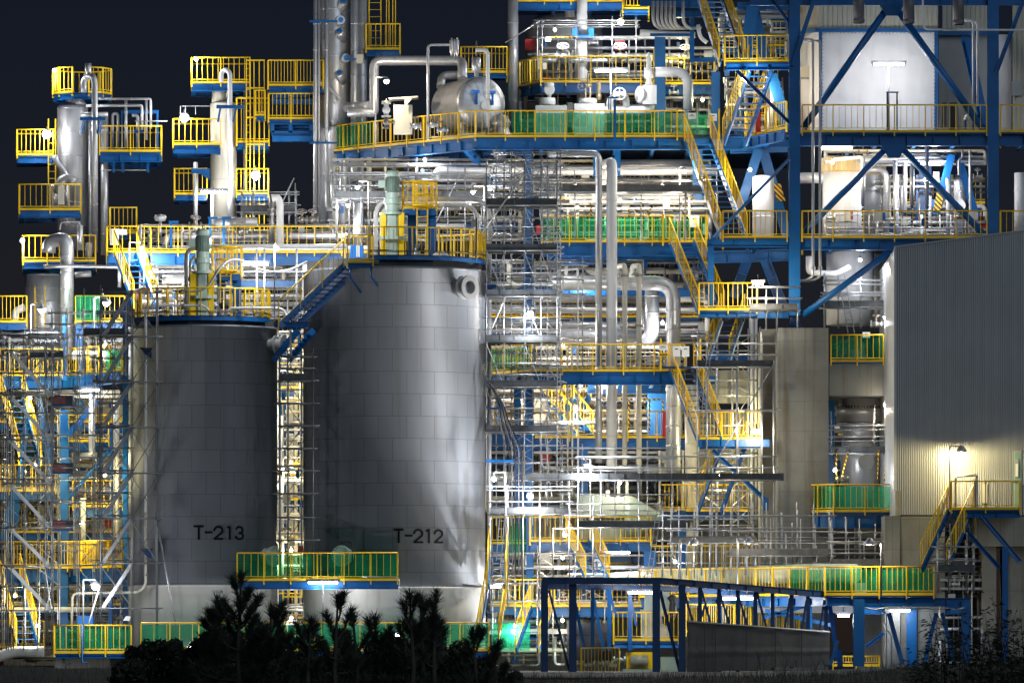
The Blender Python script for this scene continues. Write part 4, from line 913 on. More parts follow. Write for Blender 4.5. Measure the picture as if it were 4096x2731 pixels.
block('concrete_plinth', 'broad concrete support block under the building balcony', 3905, 4160, 2066, 2185, -6.9, -3, concpale, 'plinth'); block('concrete_plinth', 'tall concrete column under the balcony support block', 3930, 3985, 2187, 2690, -6.4, -4, concpale, 'plinth'); block('concrete_plinth', 'far right pale concrete column at the picture edge', 4020, 4120, 2187, 2690, -6, -3.5, concpale, 'plinth')
plat('building balcony with yellow rails below the sodium lamp', PZ(2038, -9), [(3803, -8.9), (4082, -9.2), (4082, -5.45), (3803, -5.8)], rails=(0, 1, 3), beams=(0, 3), hb=.24, bal=.3,
     extra=lambda t, w: [t.p('bracket', MB().hbeam(P(*p0), P(*p1), .16, .16), blue) for p0, p1 in (((3925, 2062, -9), (4078, 2245, -8.4)), ((3815, 2066, -8.9), (3998, 2270, -9.2)))])
stair('yellow railed blue stair down from the building balcony', P(3842, 2044, -8.4), P(3735, 2278, -10.6), .9, rails=(1, 1), wv=(1, .1, 0), bal=.2)
lamp_goose('sodium swan neck lamp over the building balcony', 3846, 1797, 3799, 2040, -7.2, 480, SOD, .2, .03, 40, flat=True, top=.12)
pipe('pale pipes turning into the building wall behind the balcony', [(3822, 2035, -7.6), (3822, 1905, -7.6), (3905, 1900, -5.7)], 5, panelgrey, 4, bands=0)
beam_frame('tall blue post below the building bracket', cols=[(4020, 2190, 2690, -10.5, .22)])
# ---------------------------------------------------------------- big upper deck and what stands on it
zu = PZ(550, 8)
plat('long chamfered upper deck with a deep blue edge beam and yellow rail', zu, [(1310, 15.7), (1492, 13.2), (1900, 8), (2740, 8), (2985, 8), (3148, 3.6), (3148, 24), (1310, 24)],
     rails=(0, 1, 2, 4), sheets=(0,), hb=.44, beams=(0, 1, 2, 3, 4), bal=.27, seed=3)
def freesheet(label, xa, xb, yb, Y, h0, h1, seed, mat=green, name='green_sheet', amp=.03):
    t = T(name, label, 'sheet'); a, b = P(xa, yb, Y), P(xb, yb, Y); sheet(t, a, b, h0, h1, mat, 0, 'sheet', amp, seed); t.done()
freesheet('long green mesh sheet tied along the right half of the upper deck rail', 2048, 2690, 550, 8.25, .08, 1.0, 2); freesheet('short green sheet behind the notice at the upper stair head', 2700, 2830, 550, 8.8, .1, .95, 6)
freesheet('crumpled clear film bundled over the green sheet on the upper deck', 2150, 2350, 550, 8.5, .45, 1.02, 4, film, 'plastic_film', .06); freesheet('crumpled clear film wrapped near the post lamp of the upper deck', 2380, 2540, 550, 8.5, .2, .95, 8, film, 'plastic_film', .07); freesheet('crumpled clear film at the right end of the upper deck sheet', 2560, 2760, 550, 8.5, .25, 1.0, 14, film, 'plastic_film', .07)
one('foil_bundle', 'foil wrapped fittings heaped in front of the drum at the upper rail', MB().lathe(P(2000, 552, 9), [(.3, 0), (.5, .12), (.36, .4), (.47, .62), (.3, .9), (.06, 1.0)], 11, smooth=False), silver, 'bundle')
beam_frame('blue framework holding up the upper deck from below', cols=[(2110, 560, 2420, 8.6, .34), (2790, 570, 970, 12, .42), (2000, 600, 960, 18, .3), (1580, 640, 1040, 17, .3)],
    beams=[((1320, 640, 20), (2900, 610, 20), .4), ((1330, 660, 17), (2100, 610, 12), .3)], braces=[((1590, 640, 15), (1650, 700, 15), .2), ((1850, 580, 10.5), (1990, 730, 12), .25), ((2385, 600, 10), (2385, 705, 10), .25), ((2470, 600, 9.5), (2470, 705, 9.5), .25)])
# horizontal drum, its axis leaning toward the camera
t = T('horizontal_drum', 'large silver horizontal drum with a bulged end facing out', 'drum', origin=P(1900, 552, 11)); ax = V((.42, -.9, 0)).normalized(); fc = P(1922, 415, 10.2); rr = 1.11
t.p('shell', MB().lathe(fc - ax * 2.55, [(.3, -.28), (.8, -.16), (rr, .02), (rr, 2.5), (rr + .015, 2.5), (rr + .015, 2.55), (rr, 2.55)], 40, ax), silver)
t.p('end_head', MB().lathe(fc, [(rr, 0), (rr * .93, .1), (rr * .72, .2), (rr * .4, .27), (.001, .3)], 40, ax), silver)
m = MB()
u = V((0, 0, 1)); w_ = ax.cross(u)
for k in range(18):
    a = 2 * pi * k / 18; e = u * cos(a) + w_ * sin(a); m.tube([fc + e * rr * .28 + ax * .29, fc + e * rr * .72 + ax * .205, fc + e * rr * .93 + ax * .105, fc + e * rr], .012, 4)
t.p('gore_seam', m, dullsilver)
t.p('inspection_port', MB().lathe(fc + ax * .28 + V((0, 0, -.1)), [(.16, -.05), (.16, .05), (.12, .06)], 20, ax), white)
for o in (-.32, .42): t.p('lug', MB().bar(fc + w_ * o + ax * .28 + V((0, 0, .45)), fc + w_ * o + ax * .5 + V((0, 0, .45)), .3, .12).bar(fc + w_ * o + ax * .5 + V((0, 0, .4)), fc + w_ * (o - .1) + ax * .3 + V((0, 0, -.05)), .1, .12), brightblue)
t.p('side_nozzle', MB().tube([fc - ax * 1.9 - w_ * 1.0 + V((0, 0, .05)), fc - ax * 1.9 - w_ * 1.6 + V((0, 0, .05))], .17, 16), silver)
for o in (-.35, -2.1): t.p('saddle', MB().prism([fc + ax * o + w_ * s_ + V((0, 0, z)) for s_, z in ((-.75, -.8), (.75, -.8), (.8, -1.38), (-.8, -1.38))], ax * .12), cream)
t.p('drain', MB().tube([fc - ax * .35 - V((0, 0, 1.0)), fc - ax * .35 - V((0, 0, 1.4)), fc - ax * .35 + V((-1.9, 0, -1.4))], .07, 10, .15), white); t.done()
pipe('big lagged overhead pipe between the tall column and the drum', [(1390, 448, 13), (1468, 448, 13), (1496, 452, 13), (1496, 243, 13), (1850, 243, 13), (1850, 318, 12)], 19.5, silver, 1.7, n=20)
pipe('second lagged pipe bending into the drum from behind', [(1880, 300, 14.5), (1770, 302, 14.5), (1762, 350, 14)], 17, dullsilver, 1.6, n=18)
pipe('thin pipe framing the drum with a top arm to the safety valves', [(1712, 560, 9.5), (1712, 180, 9.5), (1800, 180, 9.5)], 5.5, silver, 3); pipe('white pipe bending down in front of the drum end', [(1902, 200, 8.8), (1951, 200, 8.8), (1951, 560, 8.8)], 8.5, white, 4)
for lab, x, y0, y1, r in (('tallest of three small safety valves over the big lagged pipe', 1806, 160, 215, 8), ('middle of three small safety valves over the big lagged pipe', 1818, 165, 220, 5), ('right of three small safety valves over the big lagged pipe', 1829, 158, 220, 7)):
    t = T('safety_valve', lab, 'valve'); t.p('bonnet', MB().lathe(P(x, y1, 12), [(r * .0105 * .5, -.1), (r * .0105 * .6, 0), (r * .0105, .05), (r * .0105, (y1 - y0) * .0098), (r * .004, (y1 - y0) * .0105)], 12), silver); t.p('cap', MB().ball(P(x, y0 - 4, 12), .05, 8), steel); t.done()
t = T('safety_valve', 'fat silver safety valve standing on top of the drum', 'valve', origin=P(1905, 306, 9.4)); t.p('bonnet', MB().lathe(P(1905, 306, 9.4), [(.09, 0), (.09, .17), (.19, .18), (.19, .75), (.1, .8)], 18), silver); t.p('spindle', MB().tube([P(1905, 228, 9.4), P(1905, 165, 9.4)], .035, 8), brass); t.done()
plat('small yellow platform perched above the drum', PZ(292, 14), [(1842, 14), (2030, 14), (2030, 17), (1842, 17)], rails=(0, 1, 2, 3), hb=.16, beams=(0,), bal=.16)
t = T('sample_cabinet', 'cream sample cabinet with a slanted rain hood on the upper deck', 'cabinet', origin=P(1610, 560, 11)); t.p('body', MB().box(P(1612, 480, 11), .78, .6, 1.2), cream); t.p('rain_hood', MB().prism([P(1555, 392, 10.6), P(1672, 384, 10.6), P(1672, 390, 10.6), P(1555, 398, 10.6)], (0, 1.1, 0)), cream); t.p('gusset', MB().prism([P(1618, 394, 10.5), P(1650, 394, 10.5), P(1618, 430, 10.5)], (0, .05, 0)), cream); t.done()
lamp_goose('swan neck lamp glowing beside the cream sample cabinet', 1546, 322, 1502, 580, 10, 220, WARM, .15, .035, 50, top=.14)
valve('white valve stack beside the cabinet at the upper deck rail', 1545, 440, 9.8, .18, (0, 0, 1), (0, 0, 1), .17, white); valve('lower white valve under the stack beside the cabinet', 1545, 490, 9.8, .12, (1, -.3, 0), (0, 0, 1), .14, steel)
for lab, x, y in (('bright small valve at the foot of the drum', 1730, 500), ('second bright small valve at the foot of the drum', 1662, 505), ('third small valve left of the drum foot', 1770, 520)): valve(lab, x, y, 9.2, .13, (0, -.3, 1), mat=silver)
# tall stack right of the drum and dome vessel
pipe('tall dull lagged stack rising behind the drum', [(2052, 560, 15), (2052, -60, 15)], 21, dullsilver, 2, n=18)
vessel('large dull dome topped vessel in the dark behind the upper deck', 2255, 45, 560, 155, 20, dullsilver, .55, n=40, bands=1.2)
t = T('dome_nozzle', 'silver nozzle and riser crossing the dome vessel', 'pipe'); t.p('riser', MB().tube([P(2328, 520, 15), P(2328, -40, 15)], .23, 16, bands=1.3), white); t.p('nozzle', MB().lathe(P(2280, 70, 17), [(.22, 0), (.22, .3), (.3, .3), (.3, .36)], 16), silver); t.done()
plat('topmost blue deck cut by the picture edge above the dome vessel', PZ(8, 15), [(2068, 15), (2500, 15), (2500, 20), (2068, 20)], rails=(0,), hb=.3, beams=(0,)); plat('small yellow railed landing at the top right of the dome vessel', PZ(38, 14), [(2490, 14), (2595, 14), (2595, 18), (2490, 18)], rails=(0, 1, 3), hb=.16, beams=(0,), bal=.15)
plat('valve deck with yellow rail behind and above the white machinery', PZ(338, 14), [(2075, 15.2), (2160, 13.2), (2565, 13.2), (2620, 14), (2860, 14), (2860, 20), (2075, 20)], rails=(0, 1, 2, 3), hb=.36, beams=(0, 1, 2, 3), bal=.26)
scaf('bare scaffold frame standing on the valve deck', [2150, 2168, 2303, 2450, 2545], [82, 100, 150], 14.0, 14.9, braces=False, ym=335, top=14, ledg=False); one('scaffold_prop', 'long raking scaffold tube at the left of the valve deck', MB().tube([P(2022, 172, 14), P(2160, 84, 14)], .03, 6), galv, 'scaffold tube')
for lab, x, y, r in (('big spoked hand wheel above the left of the valve deck', 2252, 190, .25), ('big spoked hand wheel under the star bright lamp', 2480, 190, .26), ('spoked hand wheel at the right end of the valve deck', 2740, 195, .22)): valve(lab, x, y + 35, 14.3, r, (0, -.55, .75), mat=silver, stem=.5, body=.16, wm=white)
pipe('long bright flanged pipe across the valve deck', [(2165, 243, 14.6), (2560, 243, 14.6)], 8.5, silver, 2, flanges=[(0, .08), (0, .16), (0, .2), (0, .3), (0, .68), (0, .74), (0, .82), (0, .9)], flmat=steel)
pipe('dark flanged pipe at the right end of the valve deck', [(2640, 250, 14.6), (2850, 252, 14.6)], 10, steel, 2, flanges=[(0, .12), (0, .2), (0, .4), (0, .5)], flmat=silver)
for lab, x in (('red cabinet at the left of the valve deck', 2120), ('dark red cabinet under the star bright lamp', 2480)): one('red_cabinet', lab, MB().box(P(x, 180, 15.4), .42, .3, .45), red, 'cabinet')
signboard('white notice hanging on the scaffold of the valve deck', 2192, 158, 13.9, .24, .18); one('hazard_pole', 'striped warning tube across the scaffold of the valve deck', MB().tube([P(2210, 149, 13.8), P(2310, 149, 13.8)], .028, 8), hazard, 'pole')
t = T('blue_saddle', 'blue saddle bracket gripping the white riser', 'bracket'); t.p('shelf', MB().box(P(2332, 150, 14.4), .85, .5, .12), brightblue); [t.p('cheek', MB().box(P(x, 130, 14.4), .22, .5, .3), brightblue) for x in (2300, 2365)]; t.done()
# white machinery in front of the valve deck
t = T('gauge_head', 'round faced white gauge on a drum shaped base', 'gauge', origin=P(2190, 420, 10.5)); t.p('base', MB().lathe(P(2190, 420, 10.5), [(.33, 0), (.33, .26), (.3, .28)], 24), white); t.p('dial', MB().lathe(P(2197, 360, 10.5), [(.2, -.05), (.23, .05), (.23, .1), (.19, .11)], 24, (0, -1, 0)), white); t.p('neck', MB().lathe(P(2197, 395, 10.5), [(.08, 0), (.1, .45), (.2, .5), (.2, .64), (.13, .66)], 18), white); t.done()
block('machine_housing', 'low white housing under the round gauge', 2142, 2268, 422, 550, 10, 12, white); block('machine_housing', 'low white housing under the brass valve', 2298, 2418, 415, 550, 9.8, 12, white)
t = T('control_valve', 'brass topped control valve on the white housing', 'valve', origin=P(2352, 415, 10.3)); t.p('base', MB().lathe(P(2352, 415, 10.3), [(.38, 0), (.38, .18), (.34, .2)], 24), white); t.p('yoke', MB().bar(P(2343, 400, 10.3), P(2343, 350, 10.3), .06, .08).bar(P(2361, 400, 10.3), P(2361, 350, 10.3), .06, .08), brass); t.p('actuator', MB().lathe(P(2352, 350, 10.3), [(.12, 0), (.15, .06), (.1, .14), (.05, .2), (.04, .6)], 16), brass); m = MB(); wheel(m, P(2328, 345, 10.1), (-.3, -1, 0), .18); t.p('hand_wheel', m, steel); t.done()
t = T('relief_valve', 'brass relief valve right of the control valve', 'valve'); t.p('body', MB().lathe(P(2395, 400, 10.2), [(.1, 0), (.12, .2), (.08, .25), (.08, .75), (.04, .8)], 14), brass); t.done()
pipe('white hoop pipe rising from the white housing', [(2440, 440, 10), (2440, 395, 10), (2500, 380, 10), (2508, 440, 10)], 15, white, 1.4, bands=0)
valve('white spoked wheel on a horizontal brass spindle', 2478, 378, 9.6, .25, (0, -1, 0), (1, 0, 0), .14, white, stem=.25, wm=white)
pipe('brass spindle reaching to the big white bonnet', [(2440, 376, 9.7), (2540, 378, 9.7)], 4.5, brass, 2, bands=0, name='spindle')
t = T('valve_bonnet', 'big white bonnet with a round cover facing left', 'valve', origin=P(2580, 420, 10)); t.p('casing', MB().box(P(2598, 382, 10), .58, .7, .8), white); t.p('round_cover', MB().lathe(P(2566, 380, 9.9), [(.36, 0), (.37, .1), (.3, .16)], 28, (-1, -.5, 0)), white); t.p('bottom_elbow', MB().tube([P(2598, 420, 10), P(2598, 436, 10), P(2560, 446, 10), P(2420, 446, 10)], .2, 16, .25), white); t.done()
t = T('relief_valve', 'white flanged relief valve feeding the big white bend', 'valve', origin=P(2595, 340, 10.3)); t.p('body', MB().lathe(P(2595, 340, 10.3), [(.17, 0), (.1, .22), (.16, .28), (.2, .3), (.2, .7), (.1, .74), (.1, 1.15), (.05, 1.2), (.03, 1.35)], 20), white); t.p('flange', MB().lathe(P(2612, 287, 10.3), [(.16, 0), (.16, .1)], 18, (1, 0, 0)), brass); t.done()
pipe('thick white bend dropping to the upper deck sheet', [(2622, 289, 10.3), (2725, 289, 10.3), (2752, 320, 10.3), (2752, 440, 10.3)], 20, white, 2.2, n=20, bands=0)
lamp_tube('long strip light on a post above the white machinery', 2378, 2508, 284, 8.6, 230, COOL, 40, post=560)
t = T('lamp_stand', 'blue stand carrying the strip light post on the upper deck', 'stand'); t.p('frame', MB().bar(P(2432, 392, 8.4), P(2472, 392, 8.4), .07, .07).bar(P(2435, 392, 8.4), P(2435, 445, 8.4), .06, .06), blue); t.p('post', MB().bar(P(2459, 560, 7.75), P(2459, 400, 7.75), .1, .08), blue); t.done()
lamp_bulb('star bright lamp on a rod above the valve deck', 2482, 88, 13.2, 260, COOL, .5, .11, glow=120)
signboard('white notice on the stair head rail of the upper deck', 2768, 465, 7.7, .33, .26); signboard('tall white notice right of the stair head on the upper deck', 2853, 470, 8.4, .3, .3, 1)
plat('stair head porch with closed yellow rails on the upper deck', zu + .004, [(2705, 7.2), (2880, 7.2), (2880, 7.95), (2705, 7.95)], rails=(3, 1), floor=False, beams=(), bal=.16)
# conduits and ducts at the top
t = T('conduit_bundle', 'bundle of six curved grey conduits at the top beside the stair', 'conduits')
for k in range(7): x = 2612 + k * 17 + (18 if k == 6 else 0); t.p('conduit', MB().tube([P(x, 5, 8.5), P(x, 92, 8.5), P(x + 25, 115, 9), P(x + 70, 112, 10.5)], .065, 10, .3), panelgrey)
t.done()
pipe('broad white duct under the curved conduits', [(2560, 132, 11), (2780, 142, 11)], 13, white, 2); pipe('white curved hose hanging from the top right ducts', [(2792, 100, 9), (2800, 150, 9), (2828, 172, 9)], 8, white, 4, bands=0)
beam_frame('dark blue gallery frame beside the topmost stair', cols=[(2640, 150, 560, 13, .45), (2768, 60, 250, 10, .18), (2862, 290, 560, 9, .35)], beams=[((2560, 10, 9), (2860, 20, 9), .3), ((2600, 140, 9.5), (2770, 140, 9.5), .12), ((2760, 240, 11), (2860, 240, 11), .18), ((2700, 60, 9.5), (2860, 55, 9.5), .25)])
t = T('access_ladder', 'yellow ladder dropping from the valve deck onto the upper deck', 'ladder'); ladder(t, PX(2636, 13), 12.9, PZ(450, 13), PZ(190, 13)); t.done()
rack('machinery glimpsed behind the white bend on the upper deck', 2630, 2870, 350, 550, 13, 17, 8, 6, 2, 8, 31, rmin=4, rmax=12); rack('pipework behind the white housings on the upper deck', 2080, 2640, 350, 550, 14, 18, 9, 8, 2, 10, 32, rmin=4, rmax=12); rack('valves and hand wheels crowded on the valve deck', 2110, 2860, 150, 330, 15.2, 17, 5, 12, 0, 16, 33, rmin=3, rmax=9, cols=False)
t = T('cable_reel', 'coiled dark hose on the post right of the white bend', 'hose'); [t.p('coil', MB().ring(P(2872, 300 + k * 6, 9), (1, -.6, 0), .17, .025, 16), rubber) for k in range(2)]; t.done()
pipe('grey riser post right of the white bend', [(2868, 560, 9.3), (2868, 260, 9.3)], 6, dullsilver, 2)
rack('bright equipment behind the stair tower above the upper deck', 2900, 3130, 310, 545, 9, 13, 7, 9, 2, 6, 34, rmin=4, rmax=10); rack('dark pipework above the stair tower behind the rakers', 2880, 3150, 30, 250, 11, 15, 10, 5, 2, 2, 35, rmin=4, rmax=9)
one('fire_cabinet', 'red cabinet behind the rail under the dark blue stair', MB().box(P(3033, 490, 6.5), .22, .3, .8), red, 'cabinet')
pipe('cream riser behind the dark blue stair', [(3088, 330, 8), (3088, 545, 8)], 7, cream, 2)
one('hazard_pole', 'slanting striped panel left of the dark blue stair', MB().prism([P(2920, 400, 5.2), P(2945, 345, 5.2), P(2960, 345, 5.2), P(2938, 415, 5.2)], (0, .03, 0)), hazard, 'hazard marking')
lamp_bulb('small bright lamp on the dark blue stair', 2972, 312, 2.2, 170, COOL, .2, .07, glow=80)

# ---------------------------------------------------------------- tall columns at the upper left
def nozzle_stub(t, p, ax, r, l):
    ax = V(ax).normalized(); i = t.p('nozzle', MB().lathe(p, [(r, -.25), (r, l), (r * .9, l + .01)], 20, ax), silver); t.p('blind_cover', MB().lathe(p + ax * (l + .005), [(r * .55, 0), (r * .55, .03), (.05, .035)], 16, ax, smooth=False), brightblue, sub=i)
def col3(t, c, rr, h):
    for y, dx, ax in ((88, 20, (.25, -1, 0)), (150, 28, (-.15, -.6, .55)), (240, 38, (.4, -1, 0)), (318, 26, (-.15, -.6, .6)), (345, -50, (-1, -.4, 0)), (30, 30, (.2, -.8, .6))):
        p = c + V((dx * S(16), -rr * .85, PZ(y, 16) - c.z)); nozzle_stub(t, p, ax, .2, .3)
    t.p('strut', MB().tube([c + V((-.4, -rr - .1, PZ(345, 16) - c.z)), c + V((.3, -rr - .3, PZ(405, 16) - c.z))], .07, 8), white)
vessel('tallest silver column beside the chamfered upper deck', 1338, -80, 980, 60, 16, silver, .2, extra=col3)
for lab, x, r in (('outer left lagged riser on the tallest column', 1261, 8), ('second lagged riser on the tallest column', 1275, 5), ('third lagged riser in front of the tallest column', 1306, 8)): pipe(lab, [(x, -60, 14), (x, 905, 14)], r, silver, 2)
pipe('slim lagged riser right of the tallest column', [(1417, -60, 15), (1417, 415, 15), (1417, 900, 15)], 15, silver, 2, n=16); pipe('stout lagged riser carrying a clamp right of the tallest column', [(1447, -60, 15.5), (1447, 900, 15.5)], 22, silver, 2, n=18)
t = T('pipe_clamp', 'cream clamp box joining the two risers by the tallest column', 'clamp'); t.p('box', MB().box(P(1440, 237, 14.4), .3, .3, .38), cream); t.p('arm', MB().bar(P(1380, 238, 14.5), P(1470, 236, 14.5), .1, .06), blue); t.done()
pipe('lagged T joint at the foot of the two risers', [(1385, 430, 14), (1478, 425, 13)], 20, silver, 2, n=18)
t = T('pipe_hanger', 'blue brackets tying the left risers to the tallest column', 'bracket'); [t.p('arm', MB().bar(P(1238, y, 13.9), P(1350, y, 13.9), .12, .08), blue) for y in (86, 572)]; t.done()
plat('small square yellow platform high on the right of the tallest column', PZ(200, 15), [(1462, 15), (1602, 15), (1602, 17), (1462, 17)], rails=(0, 1, 3), hb=.2, beams=(0, 1), bal=.2)
t = T('caged_ladder', 'yellow caged ladder above the small square platform', 'ladder'); ladder(t, PX(1500, 15.8), 15.8, PZ(195, 15.8), PZ(-60, 15.8), .5); m = MB(); [m.bar(P(x, 195, 15.2), P(x, -60, 15.2), .035, .02) for x in (1546, 1556, 1571, 1582)]; t.p('safety_cage', m, yellow); t.done()
# first column
vessel('dull lagged column at the far left with a domed top', 290, 412, 1000, 61, 16, dullsilver, .3, extra=lambda t, c, rr, h: t.p('neck', MB().lathe(c + V((.08, 0, h - .1)), [(.55, 0), (.4, .2), (.4, .5)], 20), dullsilver))
pipe('white gooseneck vent pipe at the top of the far left column', [(335, 370, 14.5), (335, 322, 14.5), (352, 305, 14.3), (374, 308, 14), (379, 335, 14), (379, 1010, 14)], 12.5, dullsilver, 1.5, n=14); pipe('short vent stub above the gooseneck at the far left', [(353, 296, 14.3), (353, 254, 14.3)], 13, silver, 2)
pipe('lower elbow pipe slanting into the far left column', [(220, 622, 14.5), (225, 648, 14.5), (262, 690, 14.5), (270, 900, 14.5)], 12, silver, 2); pipe('lagged bend low on the far left column', [(238, 775, 14), (240, 728, 14), (270, 710, 14), (300, 730, 14)], 20, dullsilver, 1.5)
for lab, x, r in (('slim grey riser right of the far left column', 360, 6), ('silver lagged riser right of the far left column', 418, 15)): pipe(lab, [(x, 470, 15.5), (x, 1020, 15.5)], r, silver, 2)
zt = PZ(372, 15); plat('round topped yellow platform crowning the far left column', zt, arc(330, 16.2, 1.3, -110, 110, 7) + arc(330, 16.2, 1.3, 115, 245, 4), rails=tuple(range(0, 3)) + tuple(range(4, 12)), hb=.2, wb=.1, bal=.25, under=False)
lamp_bulb('small lamp on the rail of the far left crown platform', 219, 283, 15.2, 90, COOL, .1, .07, glow=80)
plat('yellow railed side platform carrying a bright lamp at the far left', PZ(620, 15), [(66, 15.2), (215, 15.2), (215, 17.5), (66, 17.5)], rails=(0, 2, 3), hb=.26, wb=.15, bal=.2)
lamp_bulb('starry bright lamp on the far left side platform', 187, 538, 14.9, 120, COOL, .2, .17, off=(-.4, -.8, -.1), glow=130)
t = T('access_ladder', 'long yellow ladder down the left of the far left column', 'ladder'); ladder(t, PX(208, 14.9), 14.9, PZ(870, 14.9), PZ(475, 14.9), .3); t.done()
plat('yellow railed pipe platform between the two left columns', PZ(608, 14.5), [(396, 14.5), (648, 14.5), (648, 18), (396, 18)], rails=(0, 1, 2), hb=.36, bal=.24, extra=lambda t, w: [t.p('drop_frame', MB().bar(P(x, 640, 14.7), P(x, 690, 14.7), .1, .08), blue) for x in (455, 492, 592)] + [t.p('drop_frame', MB().tube([P(400, 681, 14.7), P(590, 681, 14.7)], .025, 6), galv)])
beam_frame('blue goal frame carrying pipes on the left pipe platform', cols=[(488, 442, 605, 15.5, .08), (630, 442, 605, 15.5, .08)], beams=[((485, 448, 15.5), (634, 448, 15.5), .14), ((492, 527, 15.4), (572, 527, 15.4), .1)])
for lab, pts, r in (('upper of two long pipes from the far left column', [(370, 396, 15), (603, 396, 15), (603, 515, 15)], 5), ('lower of two long pipes from the far left column', [(345, 424, 14.8), (568, 422, 14.8), (568, 520, 14.8)], 5.5), ('first drop pipe under the goal frame', [(504, 396, 15.2), (504, 590, 15.2)], 6), ('second drop pipe under the goal frame', [(585, 398, 15.2), (585, 560, 15.2)], 5.5), ('crooked twin pipe left of the goal frame', [(450, 600, 15.6), (450, 455, 15.6), (472, 455, 15.6), (472, 600, 15.6)], 6), ('short elbow pipe inside the goal frame', [(528, 462, 15.6), (551, 462, 15.6), (551, 600, 15.6)], 7)): pipe(lab, pts, r, silver, 2)
one('tag_line', 'thin instrument tube crossing the goal frame', MB().tube([P(540, 485, 14.6), P(670, 485, 14.6)], .025, 6), galv, 'tube'); t = T('blue_bracket', 'blue cross bracket on the right riser of the far left column', 'bracket'); t.p('arm', MB().bar(P(320, 476, 13.7), P(422, 476, 13.7), .16, .12), blue); [t.p('knee', MB().bar(P(a, 480, 13.7), P(b, 535, 13.9), .08, .12), blue) for a, b in ((340, 322), (405, 392))]; t.done()
pipe('short cross pipe behind the blue bracket', [(325, 458, 14.2), (432, 458, 14.2)], 9, dullsilver, 2)
# second column
vessel('pale cone topped column left of centre', 894, 405, 980, 53, 16, cream, .25, bands=0, extra=lambda t, c, rr, h: (t.p('neck', MB().lathe(c + V((-.2, 0, h - .06)), [(.3, 0), (.28, .6)], 18), cream), t.p('neck', MB().lathe(c + V((.22, 0, h - .06)), [(.16, 0), (.16, .6)], 16), cream), t.p('band', MB().lathe(c + V((0, 0, h * .45)), [(rr + .01, 0), (rr + .01, .03)], 24), panelgrey)))
pipe('white inverted U pipe capping the pale column', [(885, 330, 14.5), (885, 292, 14.5), (902, 278, 14.4), (920, 292, 14.2), (920, 930, 14.2)], 9.5, white, 1.4, bands=0)
plat('crowning yellow platform over the pale column', PZ(334, 15), [(764, 15), (1002, 15), (1002, 18), (764, 18)], rails=(0, 1, 2, 3), hb=.26, bal=.22)
lamp_bulb('small lamp at the left end of the pale column crown', 784, 238, 14.8, 110, COOL, .1, .07, glow=90)
t = T('blue_bracket', 'blue bracket clasping the white riser on the pale column', 'bracket'); t.p('arm', MB().bar(P(866, 428, 13.8), P(972, 428, 13.8), .16, .14), blue); [t.p('knee', MB().bar(P(a, 432, 13.8), P(b, 488, 13.9), .08, .14), blue) for a, b in ((882, 872), (946, 932))]; t.done()
t = T('caged_ladder', 'long yellow caged ladder right of the pale column', 'ladder'); ladder(t, PX(993, 15), 15, PZ(940, 15), PZ(235, 15), .16); m = MB(); z0, z1 = PZ(940, 14.7), PZ(240, 14.7); [m.bar((PX(x, 14.7), 14.7, z0), (PX(x, 14.7), 14.7, z1), .04, .02) for x in (985, 1001, 1016, 1037, 1057)]; [m.bar(P(984, y, 14.6), P(1060, y, 14.6), .02, .06) for y in (242, 353, 470, 578)]; t.p('safety_cage', m, yellow); t.done()
pipe('grey conduit riser beside the caged ladder', [(978, 355, 15.2), (978, 960, 15.2)], 4, galv, 2, bands=0)
plat('highest yellow platform between the pale column and the tallest column', PZ(345, 14.5), [(1070, 14.5), (1296, 14.5), (1296, 17.5), (1070, 17.5)], rails=(0, 1, 3), hb=.2, bal=.14)
boxes('platform_bracing', 'blue hung frame under the highest yellow platform', [(P(1096, 378, 15), .14, .3, .55), (P(1132, 385, 15), .6, .3, .18), (P(1200, 375, 15), .7, .3, .35), (P(1260, 372, 15), .18, .3, .45), (P(1170, 408, 15), 1.75, .35, .2)], blue, 'bracing')
plat('lower yellow platform with a blue box frame beside the tallest column', PZ(478, 14.5), [(1072, 14.5), (1256, 14.5), (1256, 17.5), (1072, 17.5)], rails=(0, 1, 2, 3), hb=.14, bal=.18)
boxes('box_girder', 'light blue open box girder under the lower yellow platform', [(P(1170, 482, 14.8), 1.75, .3, .14), (P(1170, 535, 14.8), 1.75, .3, .2), (P(1170, 556, 14.8), 1.7, .5, .22)] + [(P(x, 508, 14.8), .16, .3, .5) for x in (1090, 1163, 1246)], blue, 'girder')
plat('yellow railed mid landing on the caged ladder', PZ(572, 15), [(945, 15), (1078, 15), (1078, 17.5), (945, 17.5)], rails=(0, 2, 3), hb=.2, bal=.2, h=1.9); plat('small yellow turn landing before the box girder', PZ(465, 14.4), [(1020, 14.4), (1062, 14.4), (1062, 15.5), (1020, 15.5)], rails=(0, 1, 3), hb=.1, bal=.14, under=False)
plat('lower left yellow platform left of the pale column with a bright lamp', PZ(580, 14.5), [(690, 14.5), (884, 14.5), (884, 17), (690, 17)], rails=(0, 1, 2, 3), hb=.3, bal=.24)
lamp_bulb('starry bright lamp on the lower left platform by the pale column', 738, 472, 14.4, 140, COOL, .25, .17, off=(-.2, -.7, -.1), glow=130)
boxes('lamp_rail', 'thin overhead tube frame over the starry lamp platform', [(P(790, 425, 15), 1.3, .03, .03)] + [(P(x, 442, 15), .03, .03, .35) for x in (722, 742, 782)], galv, 'tube frame')
zc = PZ(782, 15); plat('ring platform low on the pale column left half', zc, [(696, 14.6), (830, 14.6), (830, 17), (696, 17)], rails=(0, 2, 3), hb=.18, bal=.2); plat('ring platform low on the pale column right half', zc, [(944, 14.6), (1075, 14.6), (1075, 17), (944, 17)], rails=(0, 1, 2), hb=.18, bal=.2)
